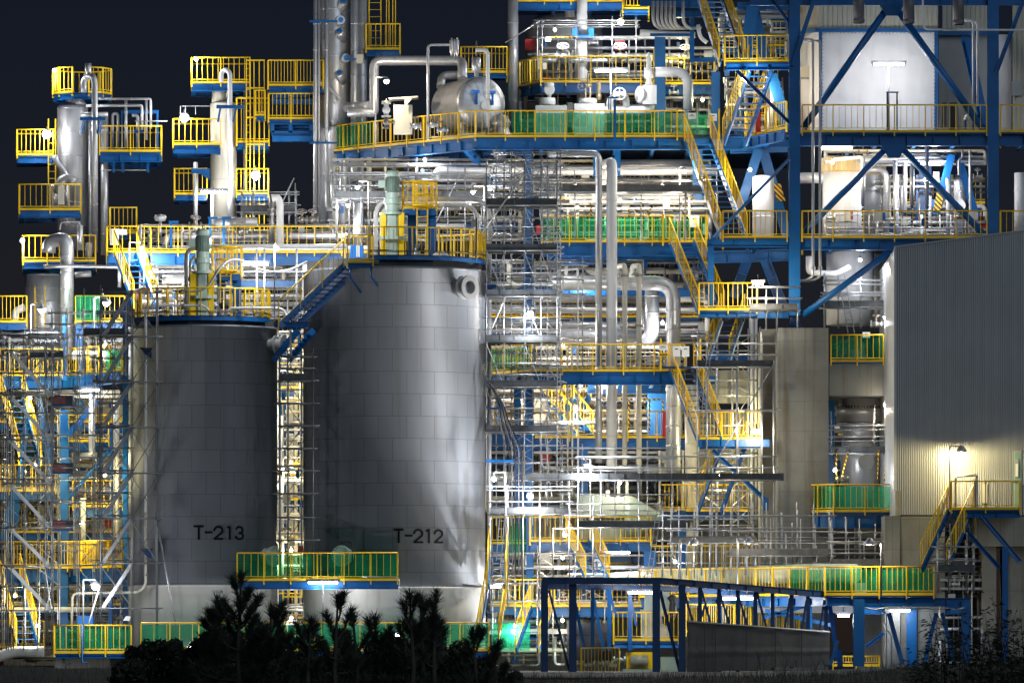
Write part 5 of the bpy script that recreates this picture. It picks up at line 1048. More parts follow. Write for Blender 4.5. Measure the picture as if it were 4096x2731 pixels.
lamp_bulb('largest starry lamp hanging by the caged ladder', 1022, 702, 13.9, 160, COOL, .3, .17, off=(.1, -.7, -.1), glow=150)
lamp_tube('long strip light glaring before the pale column', 802, 904, 768, 13.6, 90, COOL, 60); pipe('white post under the long strip light', [(848, 960, 13.7), (848, 776, 13.7)], 6, white, 2, bands=0)
pipe('pale riser with a side stub left of the pale column', [(782, 650, 14.3), (782, 960, 14.3)], 9, dullsilver, 2); t = T('blue_bracket', 'blue bracket at the lower left of the pale column', 'bracket'); t.p('arm', MB().bar(P(766, 684, 14), P(838, 684, 14), .1, .2), blue); t.p('knee', MB().prism([P(795, 690, 14), P(838, 690, 14), P(838, 720, 14)], (0, .1, 0)), blue); t.done()
# ---------------------------------------------------------------- middle: decks, tall pipes, scaffolds
plat('middle deck with green sheeting behind the two tall pipes', PZ(970, 8), [(2165, 8), (2832, 8), (2832, 16), (2165, 16)], rails=(0,), sheets=(0,), hb=.5, beams=(0,), bal=.24, seed=2)
plat('stair head porch with closed yellow rails on the middle deck', PZ(969.5, 8), [(2648, 7.2), (2828, 7.2), (2828, 7.95), (2648, 7.95)], rails=(3, 1), floor=False, beams=(), bal=.16)
signboard('white notice on the stair head rail of the middle deck', 2710, 872, 7.7, .32, .24); signboard('white cabinet like notice right of the middle stair head', 2778, 885, 7.9, .4, .5, 1)
boxes('girder_grid', 'bright blue girder grid seen under the middle deck', [(P(x, 1005, 9 + k), .12, 2.2, .5) for k, x in enumerate((2200, 2268, 2385, 2530, 2560, 2640))] + [(P(2450, 1020, 12), 5.5, .2, .5), (P(2380, 1055, 9), 3.8, .3, .06, navy)], blue, 'girder')
plat('big pipe deck with a long yellow rail in front of the tall pipes', PZ(1486, 2), [(1900, 5.5), (2125, 2), (2742, 2), (2742, 9), (1900, 9)], rails=(0, 1), sheets=(0,), hb=.46, beams=(0, 1), bal=.2, seed=6)
plat('stair head porch of the big pipe deck with warning notices', PZ(1468, 1.6), [(2640, 1.1), (2805, 1.1), (2805, 1.9), (2640, 1.9)], rails=(3, 1), hb=.1, under=False, beams=(), bal=.16)
signboard('white notice above a yellow notice at the big pipe deck stair', 2652, 1390, .95, .36, .22); t = T('notice_board', 'yellow caution notice under the white one at the big pipe deck', 'sign'); t.p('plate', MB().box(P(2654, 1418, .95), .36, .02, .16), yellow); m = MB(); [m.box(P(2642 + k * 6, 1418, .93), .035, .006, .08) for k in range(5)]; t.p('print', m, darksteel); t.done()
for lab, x in (('pale notice hung on the big elbow pipe', 2706), ('second pale notice beside the big elbow pipe', 2742)): signboard(lab, x, 1405, .9, .3, .42, 1)
plat('bright yellow railed deck behind the lower scaffold', PZ(1752, 8), [(1925, 8), (2748, 8), (2748, 14), (1925, 14)], rails=(0,), hb=.4, beams=(0,), bal=.26)
plat('machine deck with yellow rails above the bright blue stair', PZ(2166, 2), [(2118, 2), (2605, 2), (2605, 9), (2118, 9)], rails=(0, 1, 3), hb=.32, beams=(0,), bal=.2, h=1.0)
plat('low yellow railed deck behind the dark front frame', PZ(2426, 1), [(2058, 1), (2578, 1), (2578, 7), (2058, 7)], rails=(0, 3), hb=.34, beams=(0,), bal=.18)
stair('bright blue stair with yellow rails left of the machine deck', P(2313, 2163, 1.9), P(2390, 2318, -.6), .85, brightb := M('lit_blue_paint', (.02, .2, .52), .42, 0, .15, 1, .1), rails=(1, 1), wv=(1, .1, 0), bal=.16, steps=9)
stair('narrow blue stair hard against the right flank of T-212, upper flight', P(1992, 2205, -1.4), P(1985, 2345, -3.4), .62, rails=(1, 1), wv=(1, .05, 0))
stair('narrow blue stair right of T-212, lower flight with curving rails', P(1990, 2350, -1.4), P(1950, 2590, -4.4), .75, rails=(1, 1), wv=(1, .1, 0)); stair('dark blue stair falling left from the low deck behind the front frame', P(2170, 2432, .6), P(2108, 2602, -2), .85, rails=(1, 1), wv=(1, .1, 0))
stair('far blue stair with yellow rails glimpsed between the tall pipes', P(2330, 1585, 10.5), P(2210, 1590 + 160, 13), .7, rails=(1, 1)); stair('yellow railed stair crossing behind the two leading tall pipes', P(2190, 1560, 12), P(2340, 1745, 9.5), .7, rails=(1, 1))
TP = 4.6
pipe('front lagged pipe turning from the horizontal into a long drop', [(2205, 618, 6.5), (2240, 616, TP), (2395, 616, TP), (2395, 1850, TP)], 13.5, silver, 2, n=18, bands=1.3)
pipe('fat white pipe dropping beside the front lagged pipe', [(2415, 720, 9), (2418, 662, 7), (2447, 650, TP), (2447, 1870, TP)], 21, white, 1.6, n=20, bands=2.4)
pipe('first of two hooked pale pipes between the tall pipes and big elbow', [(2465, 1100, 8), (2470, 1066, 7), (2499, 1062, TP), (2499, 1860, TP)], 10, cream, 2, flanges=[(2, .05)], bands=2.5)
pipe('second of two hooked pale pipes between the tall pipes and big elbow', [(2525, 1100, 8), (2530, 1066, 7), (2556, 1062, TP), (2556, 1860, TP)], 10.5, cream, 2, flanges=[(2, .05), (2, .3)], bands=2.5)
pipe('huge lagged elbow pipe arching over into a thick drop', [(2210, 1132, 6), (2693, 1132, 6), (2693, 1880, 5)], 29, silver, 2.6, n=26, bands=.8)
pipe('short fat lagged pipe hanging under the huge elbow', [(2608, 1150, 7.2), (2608, 1350, 7.2), (2540, 1400, 7.2)], 29, silver, 1.6, n=24, bands=.7)
pipe('thin white standpipe with a top bend left of the tall pipes', [(2230, 1084, 5), (2312, 1076, 3.6), (2312, 1985, 3.6)], 3.6, white, 3, bands=0)
for lab, x in (('left of two short pale standpipes below the big pipe deck rail', 2271), ('right of two short pale standpipes below the big pipe deck rail', 2289)): pipe(lab, [(x + 30, 1386, 4), (x, 1386, 3.8), (x, 1985, 3.8)], 3.6, cream, 3, bands=0)
for lab, a, b, y, r, mt, Y in (('bright white header just under the upper deck', 2120, 2870, 683, 17, white, 12), ('lagged header above the bright one under the upper deck', 2400, 2790, 660, 22, silver, 13.5), ('rusty white pipe running level behind the tall pipes', 1955, 2800, 1236, 6.5, white, 7.5), ('dull lagged pipe below the rusty white one', 2220, 2480, 1303, 12, dullsilver, 8), ('big dark lagged main behind the tall pipes', 2240, 2600, 1345, 24, dullsilver, 9.5), ('lagged pipe crossing the far yellow deck', 2110, 2385, 1690, 9, silver, 9), ('shaded large main under the middle deck', 1860, 2690, 1190, 20, dullsilver, 10), ('dull main behind the scaffold boards', 2470, 2720, 1880, 26, dullsilver, 8)): pipe(lab, [(a, y, Y), (b, y, Y)], r, mt, 2, n=16)
for lab, x, y0, y1, r, Y in (('pale column right of the huge drop pipe', 2765, 1540, 2660, 25, 7.5), ('white riser beside the pale column', 2720, 1550, 2000, 10, 8.5), ('slim twin riser left of the pier scaffold', 3008, 1275, 2100, 7, 6.4), ('slim second twin riser left of the pier scaffold', 3024, 1275, 2100, 6, 6.5)): pipe(lab, [(x, y0, Y), (x, y1, Y)], r, cream if r > 20 else white, 2, n=16, bands=1.6)
pipe('lagged elbow disappearing up into the upper deck left side', [(1990, 590, 12), (2000, 640, 12), (2040, 680, 12), (2100, 690, 12)], 22, dullsilver, 2); pipe('shaded main under the chamfered corner of the upper deck', [(1420, 640, 14), (1420, 705, 14), (1960, 712, 13)], 20, dullsilver, 2); pipe('grey main feeding the scaffolded corner below the upper deck', [(1740, 720, 11), (1750, 680, 11), (2130, 686, 11)], 15, white, 2); pipe('upper shaded pipe below the upper deck corner', [(1330, 660, 16), (1690, 640, 15), (1720, 680, 15)], 13, dullsilver, 2)
vessel('slim silver cylinder glowing left of T-212 roof', 1432, 810, 1000, 20, 10, silver, .2); vessel('squat silver cylinder beside it under the upper deck', 1372, 640, 1000, 14, 12, silver, .2)
block('equipment_box', 'red cabinet on the yellow deck beside the huge drop pipe', 2650, 2672, 1645, 1745, 7.6, 8.0, red, 'cabinet'); block('blue_tank', 'deep blue painted box behind the hazard striped poles', 2590, 2690, 1560, 1745, 10, 11, blue, 'tank'); vessel('bright blue small tank behind the middle stair', 2795, 775, 865, 40, 13, M('cobalt_paint', (.01, .06, .42), .4, 0, .1, 1, .1), .4)
for lab, a, b in (('striped warning tube slung above the far yellow deck', (2410, 1597), (2530, 1597)), ('second striped warning tube right of it above the far yellow deck', (2545, 1597), (2650, 1597)), ('upright striped pole between the hooked pale pipes', (2516, 1600), (2516, 1720)), ('upright striped pole right of the hooked pale pipes', (2598, 1600), (2598, 1720)), ('upright striped pole beside the blue box', (2652, 1600), (2652, 1650)), ('striped pole on the middle deck by the front lagged pipe', (2364, 815), (2364, 865)), ('striped pole in the middle of the middle deck', (2562, 810), (2562, 870)), ('striped pole near the lamp on the middle deck', (2742, 805), (2742, 860)), ('short striped pole on the middle deck', (2516, 830), (2516, 870)), ('slanting striped pole on the middle deck', (2580, 855), (2615, 825))): one('hazard_pole', lab, MB().tube([P(*a, 6.9), P(*b, 6.9)], .035, 8), hazard, 'pole')
# racks of equipment that fill the bays
rack('packed pipe rack under the left half of the upper deck', 1330, 2100, 630, 960, 11, 16, 18, 12, 3, 6, 41, rmin=4, rmax=14)
rack('bright instrument crowd on the middle deck', 2160, 2840, 790, 960, 9.5, 13, 8, 16, 1, 18, 42, rmin=4, rmax=11, cols=False)
rack('upper pipe tier between the middle and upper decks', 2130, 2840, 640, 800, 13.5, 17, 12, 12, 2, 6, 43, rmin=4, rmax=12)
rack('shaded pipe tier between the big pipe deck and middle deck', 1960, 2830, 1040, 1380, 10, 15, 20, 10, 4, 6, 44, rmin=4, rmax=15)
rack('lit pipe tier standing on the big pipe deck', 1950, 2740, 1390, 1480, 6, 9, 6, 12, 1, 8, 45, rmin=4, rmax=9, cols=False)
rack('yellow lit tier behind the far yellow railed deck', 1950, 2750, 1545, 1750, 11, 15, 10, 14, 2, 14, 46, rmin=4, rmax=13)
rack('pipe tier above the machine deck', 1950, 2740, 1800, 2070, 7, 12, 14, 14, 3, 12, 47, rmin=4, rmax=13)
rack('pipe tier below the machine deck', 1960, 2700, 2180, 2420, 5, 10, 14, 14, 2, 12, 48, rmin=4, rmax=11)
rack('bright ground level tier right of T-212', 1950, 2450, 2440, 2660, 2, 7, 10, 12, 1, 10, 49, rmin=4, rmax=12)
rack('pipework squeezed into the gap between the two tanks', 1100, 1225, 1330, 2560, 5, 9, 30, 5, 8, 14, 50, rmin=4, rmax=11, ny=5)
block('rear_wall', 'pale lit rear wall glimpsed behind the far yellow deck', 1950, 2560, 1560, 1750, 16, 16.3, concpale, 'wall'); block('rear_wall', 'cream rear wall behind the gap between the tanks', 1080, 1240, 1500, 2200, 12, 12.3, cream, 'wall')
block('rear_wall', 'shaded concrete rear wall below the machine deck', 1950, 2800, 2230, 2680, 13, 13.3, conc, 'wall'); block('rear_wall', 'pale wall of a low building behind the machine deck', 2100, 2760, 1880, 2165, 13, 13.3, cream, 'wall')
block('cream_hopper', 'cream hopper wall glowing left behind the far yellow deck', 2080, 2200, 1580, 1745, 12, 14, cream, 'hopper')
# machine deck equipment
t = T('process_machine', 'pale green machine with a conical end on the machine deck', 'machine', origin=P(2450, 2165, 3.5)); t.p('casing', MB().box(P(2400, 2030, 4), 1.9, 1.4, .85), machine2 := M('pale_machine_green', (.42, .50, .42), .42, 0, .08, 1, .15)); t.p('cone', MB().lathe(P(2495, 2075, 4), [(.95, 0), (.95, .3), (.3, 1.4), (.25, 1.5)], 24, (1, 0, 0)), machine); t.p('pedestal', MB().box(P(2420, 2120, 4), 2.1, 1.1, .8), machine2); t.p('lid', MB().box(P(2360, 1982, 4), 1.2, 1.2, .12), machine2); t.done()
t = T('lifting_portal', 'pale green lifting portal standing behind the machine', 'portal'); [t.p('leg', MB().bar(P(x, 1985, 4), P(x, 1902, 4), .12, .12), machine2) for x in (2474, 2508)]; t.p('cross_bar', MB().bar(P(2468, 1906, 4), P(2514, 1906, 4), .14, .14), machine2); t.done()
vessel('short white vent stack on the pale green machine', 2430, 1960, 2030, 9, 3.5, white, .1)
# scaffolds
scaf('tall boarded scaffold tower right of T-212', [1945, 2015, 2098, 2165, 2228], [640, 822, 1003, 1186, 1367, 1548, 1728], -1.4, .2, planks=(1, 2, 3, 4, 5, 6), ym=1960, bays=(0, 2, 3))
scaf('dense bare tube scaffold at the upper left of the boarded tower', [1975, 2040, 2060, 2100, 2170, 2225], [655, 700, 745], 3.0, 3.9, braces=True, ym=900, ledg=False)
scaf('wide boarded scaffold strung behind the T-212 agitator', [1345, 1395, 1442, 1580, 1632, 1790, 1860, 1960], [690, 742, 792], 6.5, 7.3, planks=(2,), braces=False, ym=960, mat=galv)
one('scaffold_tube', 'long raking scaffold tube across the boarded tower', MB().tube([P(1925, 935, -1.9), P(2098, 695, -1.9)], .035, 8), galv, 'tube'); one('scaffold_tube', 'bright raking tube left of the boarded tower', MB().tube([P(1748, 885, 5.5), P(1842, 690, 5.5)], .03, 8), galv, 'tube')
scaf('boarded walkway scaffold under the bright header', [2168, 2300, 2385, 2565, 2742, 2868], [768], 6.6, 7.3, planks=(0,), braces=False, ym=960, top=110)
scaf('angled boarded scaffold wrapped round the foot of the boarded tower', [1962, 2032, 2092, 2160, 2278], [1945, 2056], -2.6, -1.9, planks=(1,), braces=False, ym=2440)
scaf('long boarded scaffold crossing before the tall pipes', [2312, 2404, 2555, 2690, 2790, 2850, 2955, 3052, 3096], [1920], -2.6, -1.9, planks=(0,), braces=False, ym=2200, top=60, plx=(2110, 3135))
scaf('boarded scaffold in front of the machine deck', [2278, 2374, 2556, 2650], [2110], -3.4, -2.7, planks=(0,), braces=False, ym=2300, top=150, plx=(2315, 2760))
scaf('boarded scaffold tower hugging the concrete pier', [2790, 2829, 2950, 3048, 3095], [1468, 1640], -1.9, -1.2, planks=(0,), braces=False, ym=1930, top=140); one('scaffold_tube', 'long raking tube of the scaffold by the concrete pier', MB().tube([P(3095, 1455, -2.0), P(2835, 1895, -2.0)], .03, 8), galv, 'tube')
scaf('small perforated board scaffold at the foot of the main column', [3000, 3066, 3108, 3190], [1242], -.3, .4, planks=(0,), braces=False, ym=1330, top=140)
scaf('low handrail scaffold stepping down, left stretch', [2685, 2748, 2807, 2867, 2925, 2984, 3024], [2172], -5.2, -4.4, planks=(0,), braces=False, ym=2300, top=140)
scaf('low handrail scaffold stepping down, middle stretch', [2925, 2988, 3084, 3146, 3207, 3266, 3326], [2222], -5.4, -4.6, planks=(0,), braces=False, ym=2300, top=150)
scaf('low handrail scaffold stepping down, right stretch under the cladding', [3326, 3400, 3460, 3500, 3565, 3625, 3690, 3748, 3800, 3840, 3895], [2262], -5.6, -4.8, planks=(0,), braces=False, ym=2330, top=170)
scaf('rear handrail scaffold behind the stepped one', [3060, 3170, 3260, 3330, 3440, 3530], [2150, 2195], -3.2, -2.4, braces=False, ym=2300, top=60, ledg=False)
scaf('scaffold landing with dark boards below the balcony stair', [3752, 3800, 3868, 3898], [2185, 2240, 2286], -11.4, -10.8, planks=(2,), braces=False, ym=2370, top=90)
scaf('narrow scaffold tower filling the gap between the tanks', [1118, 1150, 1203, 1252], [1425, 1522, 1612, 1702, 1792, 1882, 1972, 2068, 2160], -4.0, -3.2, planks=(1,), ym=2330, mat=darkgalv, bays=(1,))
for lab, x0, y0, x1, y1, Y, wd in (('aluminium ladder leaning over the machine deck scaffold', 2632, 2000, 2586, 2320, -4.2, 18), ('aluminium ladder tilted below the boarded tower', 2158, 1745, 2185, 1985, -2.0, 22), ('aluminium ladder leaning in the pier scaffold', 2836, 1330, 2806, 1660, -2.4, 14), ('aluminium ladder low in the gap right of T-212', 2000, 2050, 1985, 2240, -2.9, 20)):
    t = T('leaning_ladder', lab, 'ladder'); [t.p('stile', MB().bar(P(x0 + o, y0, Y), P(x1 + o, y1, Y - .4), .03, .08), galv) for o in (0, wd)]; m = MB(); n = int((y1 - y0) / 28)
    for k in range(1, n): f = k / n; m.tube([P(x0 + (x1 - x0) * f, y0 + (y1 - y0) * f, Y - .4 * f), P(x0 + wd + (x1 - x0) * f, y0 + (y1 - y0) * f, Y - .4 * f)], .016, 5)
    t.p('rungs', m, galv); t.done()
t = T('cable_bundle', 'black cables sagging out of conduits on the right of T-212', 'cables')
for k in range(6): x = 1945 + k * 5; t.p('cable', MB().tube([P(x, 1515 + k * 6, -2), P(x + 48, 1600 + k * 5, -2), P(x + 52 + k * 2, 1680, -2), P(x + 70 + k * 6, 1760, -2), P(x + 78 + k * 8, 1800, -2), P(x + 78 + k * 8, 2300, -1.6)], .03, 6, .5), rubber if k % 2 else duct)
t.p('cleat', MB().bar(P(1945, 1632, -2.1), P(2012, 1632, -2.1), .08, .08), navy); t.p('cleat', MB().bar(P(1942, 1843, -2.1), P(2056, 1843, -2.1), .1, .1), blue); t.done()
t = T('blue_bracket', 'blue bolted bracket on the right shoulder of T-212', 'bracket'); t.p('arm', MB().bar(P(1945, 1142, -.6), P(1985, 1142, -.6), .12, .2), blue); t.p('knee', MB().prism([P(1942, 1150, -.6), P(1975, 1150, -.6), P(1942, 1190, -.6)], (0, .1, 0)), blue); t.done()
beam_frame('blue pillar and floor girders right of T-212', cols=[(2120, 1000, 2420, 2.6, .3), (2070, 1540, 2200, 6, .3), (2335, 1780, 2660, 7.5, .35), (2600, 2200, 2440, 6, .5), (2725, 2040, 2310, 4, .36)], beams=[((1945, 1725, 3.5), (2120, 1725, 3.5), .4), ((1945, 1850, 3), (2060, 1850, 3), .16), ((2350, 1555, 9), (2740, 1555, 9), .4), ((2780, 1520, 6.5), (2860, 1520, 6.5), .35), ((2830, 1420, 9), (3040, 1440, 9), .3), ((2080, 1160, 9), (2780, 1170, 9), .35)])
# lamps of the middle
lamp_goose('swan neck lamp left of the T-212 agitator', 1430, 745, 1475, 1040, -2.6, 260, COOL, .11, .035, 90, top=.2); lamp_goose('lamp on a pale stub post low left of the T-212 agitator', 1392, 818, 1348, 950, 4.2, 520, COOL, .11, .03, 90, top=.2)
lamp_goose('swan neck lamp above the white arched pipe', 1892, 764, 1938, 1040, 2.6, 330, COOL, .11, .035, 90, top=.2); lamp_goose('swan neck lamp on the middle deck near the upper stair', 2738, 682, 2718, 965, 7.4, 420, WARM, .12, .03, 90, top=.15)
lamp_bulb('star bright lamp inside the boarded scaffold tower', 2120, 1254, -1.8, 460, COOL, .3, .1, glow=120); lamp_bulb('warm lamp over the far blue stair', 2306, 1632, 8.6, 480, WARM, .3, .09, glow=90)
lamp_tube('short strip light under the lowest landing by the pier', 3010, 3042, 1728, -2.4, 300, WARM, 70, two=False); lamp_tube('short strip light on the scaffold by the main column', 3012, 3052, 1134, -.8, 380, WARM, 60, two=False)
lamp_goose('swan neck lamp over the long boarded scaffold', 2346, 1856, 2362, 2160, -2.9, 420, COOL, .11, .03, 100, top=.2); lamp_goose('dazzling swan neck lamp close to the right flank of T-212', 1976, 1912, 2022, 2200, -3.0, 150, COOL, .12, .035, 150, top=.25, off=(-.1, -.3, -.2)); lamp_bulb('bright lamp left on the angled scaffold', 2120, 1984, -2.9, 420, COOL, .3, .1, glow=110)
lamp_goose('swan neck lamp at the head of the bright blue stair', 2260, 2134, 2212, 2420, -3.2, 420, WARM, .11, .03, 100, top=.22)
lamp_goose('dim swan neck lamp before the conveyor, left one', 2776, 2166, 2722, 2380, -7, 60, WARM, .2, .035, 6, flat=True, top=.1); lamp_goose('swan neck lamp before the conveyor, second from left', 2996, 2162, 2950, 2380, -7.5, 110, WARM, .2, .035, 30, flat=True, top=.1); lamp_goose('swan neck lamp facing left over the green conveyor sheet', 3479, 2166, 3525, 2380, -10, 200, WARM, .2, .035, 25, flat=True, top=.1)
lamp_tube('warm strip light under the right deck beam', 3285, 3408, 594, 1.9, 300, WARM, 40); lamp_tube('pair of strip lights high in the lower right deck bay', 3685, 3745, 655, 5, 300, COOL, 50)

scaf('bare scaffold thicket close behind the boarded tower', [1985, 2045, 2132, 2190, 2242], [610, 660, 715, 775, 870, 930, 985, 1050, 1110, 1165, 1230, 1290, 1345, 1410, 1470, 1525, 1590, 1650, 1705, 1780, 1850, 1920], .8, 1.6, ym=2100, ledg=False, bays=(1, 3))
scaf('bare scaffold thicket in front of the pale wall by the stairs', [2795, 2870, 2930, 2995, 3040], [1340, 1400, 1520, 1580, 1700, 1810, 1880, 1960, 2030, 2100], 5.6, 6.4, ym=2400, ledg=False, bays=(0, 2))
scaf('bare scaffold in front of the pipes below the machine deck', [1970, 2060, 2150, 2212, 2300, 2420], [2210, 2270, 2330, 2400], -.8, .2, ym=2640, ledg=False, bays=(0, 2, 4))
scaf('bare scaffold rails across the foot of the tall pipes', [2250, 2330, 2460, 2590, 2690], [1790, 1830, 1880, 1975, 2040], -.4, .5, ym=2160, ledg=False, braces=False)
scaf('bare scaffold in front of the shaded tier below the middle deck', [2140, 2235, 2330], [1060, 1115, 1175, 1240, 1300, 1350], 3.4, 4.0, ym=1480, ledg=False, braces=False)
for lab, x0, x1, y, Y in (('yellow railed gallery behind the stairs by the pale wall', 2640, 3040, 2045, 6.8), ('yellow railed gallery low behind the stepped scaffolds', 2600, 3040, 2290, 6), ('yellow railed gallery behind the lower T-212 stair', 1950, 2130, 2175, 4.5), ('yellow railed gallery at ground level right of T-212', 1960, 2160, 2425, 3), ('yellow railed gallery behind the pipes below the middle deck', 1960, 2800, 1270, 12.5), ('yellow railed gallery behind the left front pipes', 1960, 2140, 1740, 5.5)):
    plat(lab, PZ(y, Y), [(x0, Y), (x1, Y), (x1, Y + 2), (x0, Y + 2)], rails=(0,), hb=.26, beams=(0,), bal=.17, posts=False)
freesheet('pale green sheet standing at ground level right of T-212', 1965, 2120, 2610, 0, .1, 1.2, 31); freesheet('green sheet behind the conduits right of T-212', 2040, 2120, 2230, 2.6, .1, 1.4, 33)

scaf('close set handrail tubes behind the stepped scaffolds, left half', [2650, 2716, 2778, 2840, 2896, 2955, 3012, 3068, 3128, 3190, 3255, 3318], [2062, 2112, 2160, 2205, 2250], -3.9, -3.3, ym=2310, ledg=False, braces=False, top=50)
scaf('close set handrail tubes behind the stepped scaffolds, right half', [3330, 3385, 3442, 3502, 3560, 3618, 3680, 3740, 3805, 3868], [2128, 2172, 2215, 2255], -4.3, -3.7, ym=2320, ledg=False, braces=False, top=60)
# ---------------------------------------------------------------- left side below the columns
vessel('wide bright silver vessel low at the far left', 172, 1092, 1520, 73, 13, silver, .1, bands=.55)
pipe('fat lagged gooseneck pipe standing before the far left vessel', [(196, 1010, 10), (198, 968, 10), (268, 950, 9.5), (268, 1420, 9.5)], 27, silver, 1.5, n=24, bands=.7)
plat('yellow railed platform around the fat gooseneck pipe at the far left', PZ(1050, 12), [(90, 11.5), (384, 11.5), (384, 16), (90, 16)], rails=(0, 1, 3), hb=.22, bal=.26)
lamp_bulb('small lamp at the left end of the gooseneck platform', 90, 962, 11.3, 120, COOL, .12, .08, glow=110)
pipe('level lagged pipe crossing before the fat gooseneck', [(175, 1068, 9), (260, 1064, 9), (478, 1068, 9), (478, 1150, 9)], 7, silver, 2); pipe('short lagged pipe just behind the fat gooseneck', [(300, 1100, 10.5), (365, 1095, 10.5)], 12, dullsilver, 2)
vessel('small silver filter pot on the gooseneck platform', 355, 970, 1045, 14, 11.8, silver, .3); pipe('curled instrument tube over the gooseneck platform', [(240, 920, 11), (245, 890, 11), (318, 888, 11), (320, 905, 11)], 2.2, white, 4, bands=0); vessel('silver topped valve pot beside the curled tube', 320, 900, 1000, 11, 11, silver, .1)
plat('yellow railed platform by the far left column with a rounded pot', PZ(845, 14), [(75, 13.5), (325, 13.5), (325, 17), (75, 17)], rails=(0, 1, 3), hb=.24, bal=.24); vessel('pale round ended pot on the rounded pot platform', 215, 735, 840, 24, 14.5, silver, .5); block('cream_box', 'cream box fixed before the round ended pot', 233, 256, 745, 818, 13.2, 13.4, cream, 'box')
plat('short yellow platform at the left picture edge with a white elbow', PZ(1290, 9), [(-40, 9), (108, 9), (108, 13), (-40, 13)], rails=(0, 1), hb=.24, bal=.16); pipe('white elbow pipe at the left picture edge', [(58, 1290, 10), (60, 1245, 10), (100, 1228, 10)], 15, white, 1.2, bands=0)
t = T('access_ladder', 'yellow ladder rungs on the wide bright vessel', 'ladder'); ladder(t, PX(160, 12), 12, PZ(1310, 12), PZ(1140, 12), .42); t.done()
lamp_goose('swan neck strip lamp before the wide bright vessel', 168, 1236, 122, 1420, 6, 420, COOL, .2, .035, 60, top=.2); lamp_goose('swan neck strip lamp glowing behind the left scaffold tower', 425, 1208, 376, 1320, 5.5, 520, COOL, .2, .035, 60, top=.2)
lamp_goose('upper of two swan neck lamps by the left blue stair', 566, 988, 517, 1190, 8, 240, COOL, .1, .03, 110, top=.2); lamp_goose('lower of two swan neck lamps by the left blue stair', 620, 1076, 575, 1200, 7.5, 260, COOL, .1, .03, 120, top=.2)
# long left deck
plat('long yellow railed valve deck behind the T-213 agitator', PZ(1012, 9), [(425, 8.8), (548, 8.8), (600, 9), (1480, 9), (1480, 16), (425, 16)], rails=(0, 1, 2, 5), hb=.44, beams=(0, 1, 2), bal=.32)
stair('blue stair with yellow rails falling from the left end of the long valve deck', P(502, 1018, 8.7), P(582, 1225, 6.6), .85, rails=(1, 1), wv=(1, .1, 0)); signboard('white notice at the head of the left blue stair', 492, 928, 8.5, .3, .22); block('cream_board', 'cream panel behind the rail at the left stair head', 440, 475, 915, 980, 8.95, 9, cream, 'panel')
plat('small raised yellow platform behind the left stair head', PZ(935, 12), [(438, 12), (548, 12), (548, 14), (438, 14)], rails=(0, 1, 3), hb=.16, beams=(0,), bal=.2)
pipe('grey flanged pipe running along the long valve deck', [(660, 985, 10.5), (665, 945, 10.5), (1480, 945, 10.5)], 13, dullsilver, 2, flanges=[(1, .12), (1, .3), (1, .36), (1, .6)], n=16); one('handrail_pipe', 'yellow pipe running level behind the long valve deck', MB().tube([P(430, 924, 13), P(1480, 924, 13)], .06, 8), yellow, 'pipe')
for lab, x, y, r in (('hand wheel valve by the pale riser on the long valve deck', 780, 905, .2), ('dark hand wheel valve at the right of the long valve deck', 1206, 880, .2), ('second dark hand wheel valve beside it near the tall column', 1248, 880, .18), ('squat actuator valve in the middle of the long valve deck', 965, 925, .12)): valve(lab, x, y, 10, r, (.1, -.45, .9), mat=steel, stem=.4, body=.15)
t = T('actuator', 'long grey cylinder actuator above the long valve deck', 'actuator', origin=P(945, 900, 10)); t.p('cylinder', MB().tube([P(862, 888, 10), P(1030, 888, 10)], .19, 18), dullsilver); t.p('mid_block', MB().box(P(965, 888, 10), .4, .4, .36), steel); t.p('stem', MB().tube([P(965, 905, 10), P(965, 945, 10)], .1, 10), steel); t.done()
t = T('actuator', 'round diaphragm actuator standing alone on the left of the long valve deck', 'actuator', origin=P(641, 1010, 10)); t.p('dome', MB().lathe(P(641, 885, 10), [(.12, 0), (.22, .03), (.24, .12), (.26, .13), (.26, .16), (.22, .26), (.05, .28)], 20), dullsilver); t.p('yoke', MB().tube([P(641, 940, 10), P(641, 880, 10)], .06, 8), steel); t.done()
pipe('white gooseneck pipe rising from the long valve deck', [(1088, 795, 10), (1112, 790, 10), (1120, 815, 10), (1120, 980, 10)], 15, white, 1.6, bands=0); pipe('heavy flanged valve riser beside the white gooseneck', [(1087, 780, 10.3), (1087, 980, 10.3)], 11, steel, 2, flanges=[(0, .3), (0, .38), (0, .5), (0, .6)], bands=0)
scaf('small boarded scaffold around the white gooseneck of the long valve deck', [965, 1010, 1155, 1182], [770, 812, 850], 11.4, 12.4, planks=(2,), braces=False, ym=960, top=40, ledg=False); one('scaffold_tube', 'raking tube rising above the small boarded scaffold', MB().tube([P(1110, 850, 11), P(1176, 712, 11)], .03, 6), galv, 'tube')
for x, lab in ((684, 'blue goal post at the left of the long valve deck'), (895, 'blue goal post near the middle of the long valve deck'), (840, 'blue goal post beside the pale column foot')): beam_frame(lab, cols=[(x, 870 if x > 800 else 885, 1012, 9.6, .1)], beams=[((x - 8, 872 if x > 800 else 888, 9.6), (x + 30, 872 if x > 800 else 888, 9.6), .1)])
lamp_goose('lamp on a tall thin post right of the T-213 agitator', 1106, 992, 1098, 1290, -3.0, 330, COOL, .1, .03, 130, top=.15, off=(0, -.3, -.3)); lamp_tube('row of strip lights glaring behind the T-213 agitator', 968, 1072, 1057, 4.2, 380, COOL, 90)
pipe('broad white pipe level behind the T-213 agitator', [(650, 1118, 7), (740, 1118, 7), (745, 1140, 7)], 17, white, 2, n=16); pipe('long white pipe level behind the T-213 roof rail', [(560, 1200, 5), (700, 1198, 5), (700, 1260, 5)], 8, white, 2, flanges=[(0, .5), (0, .7)], bands=0)
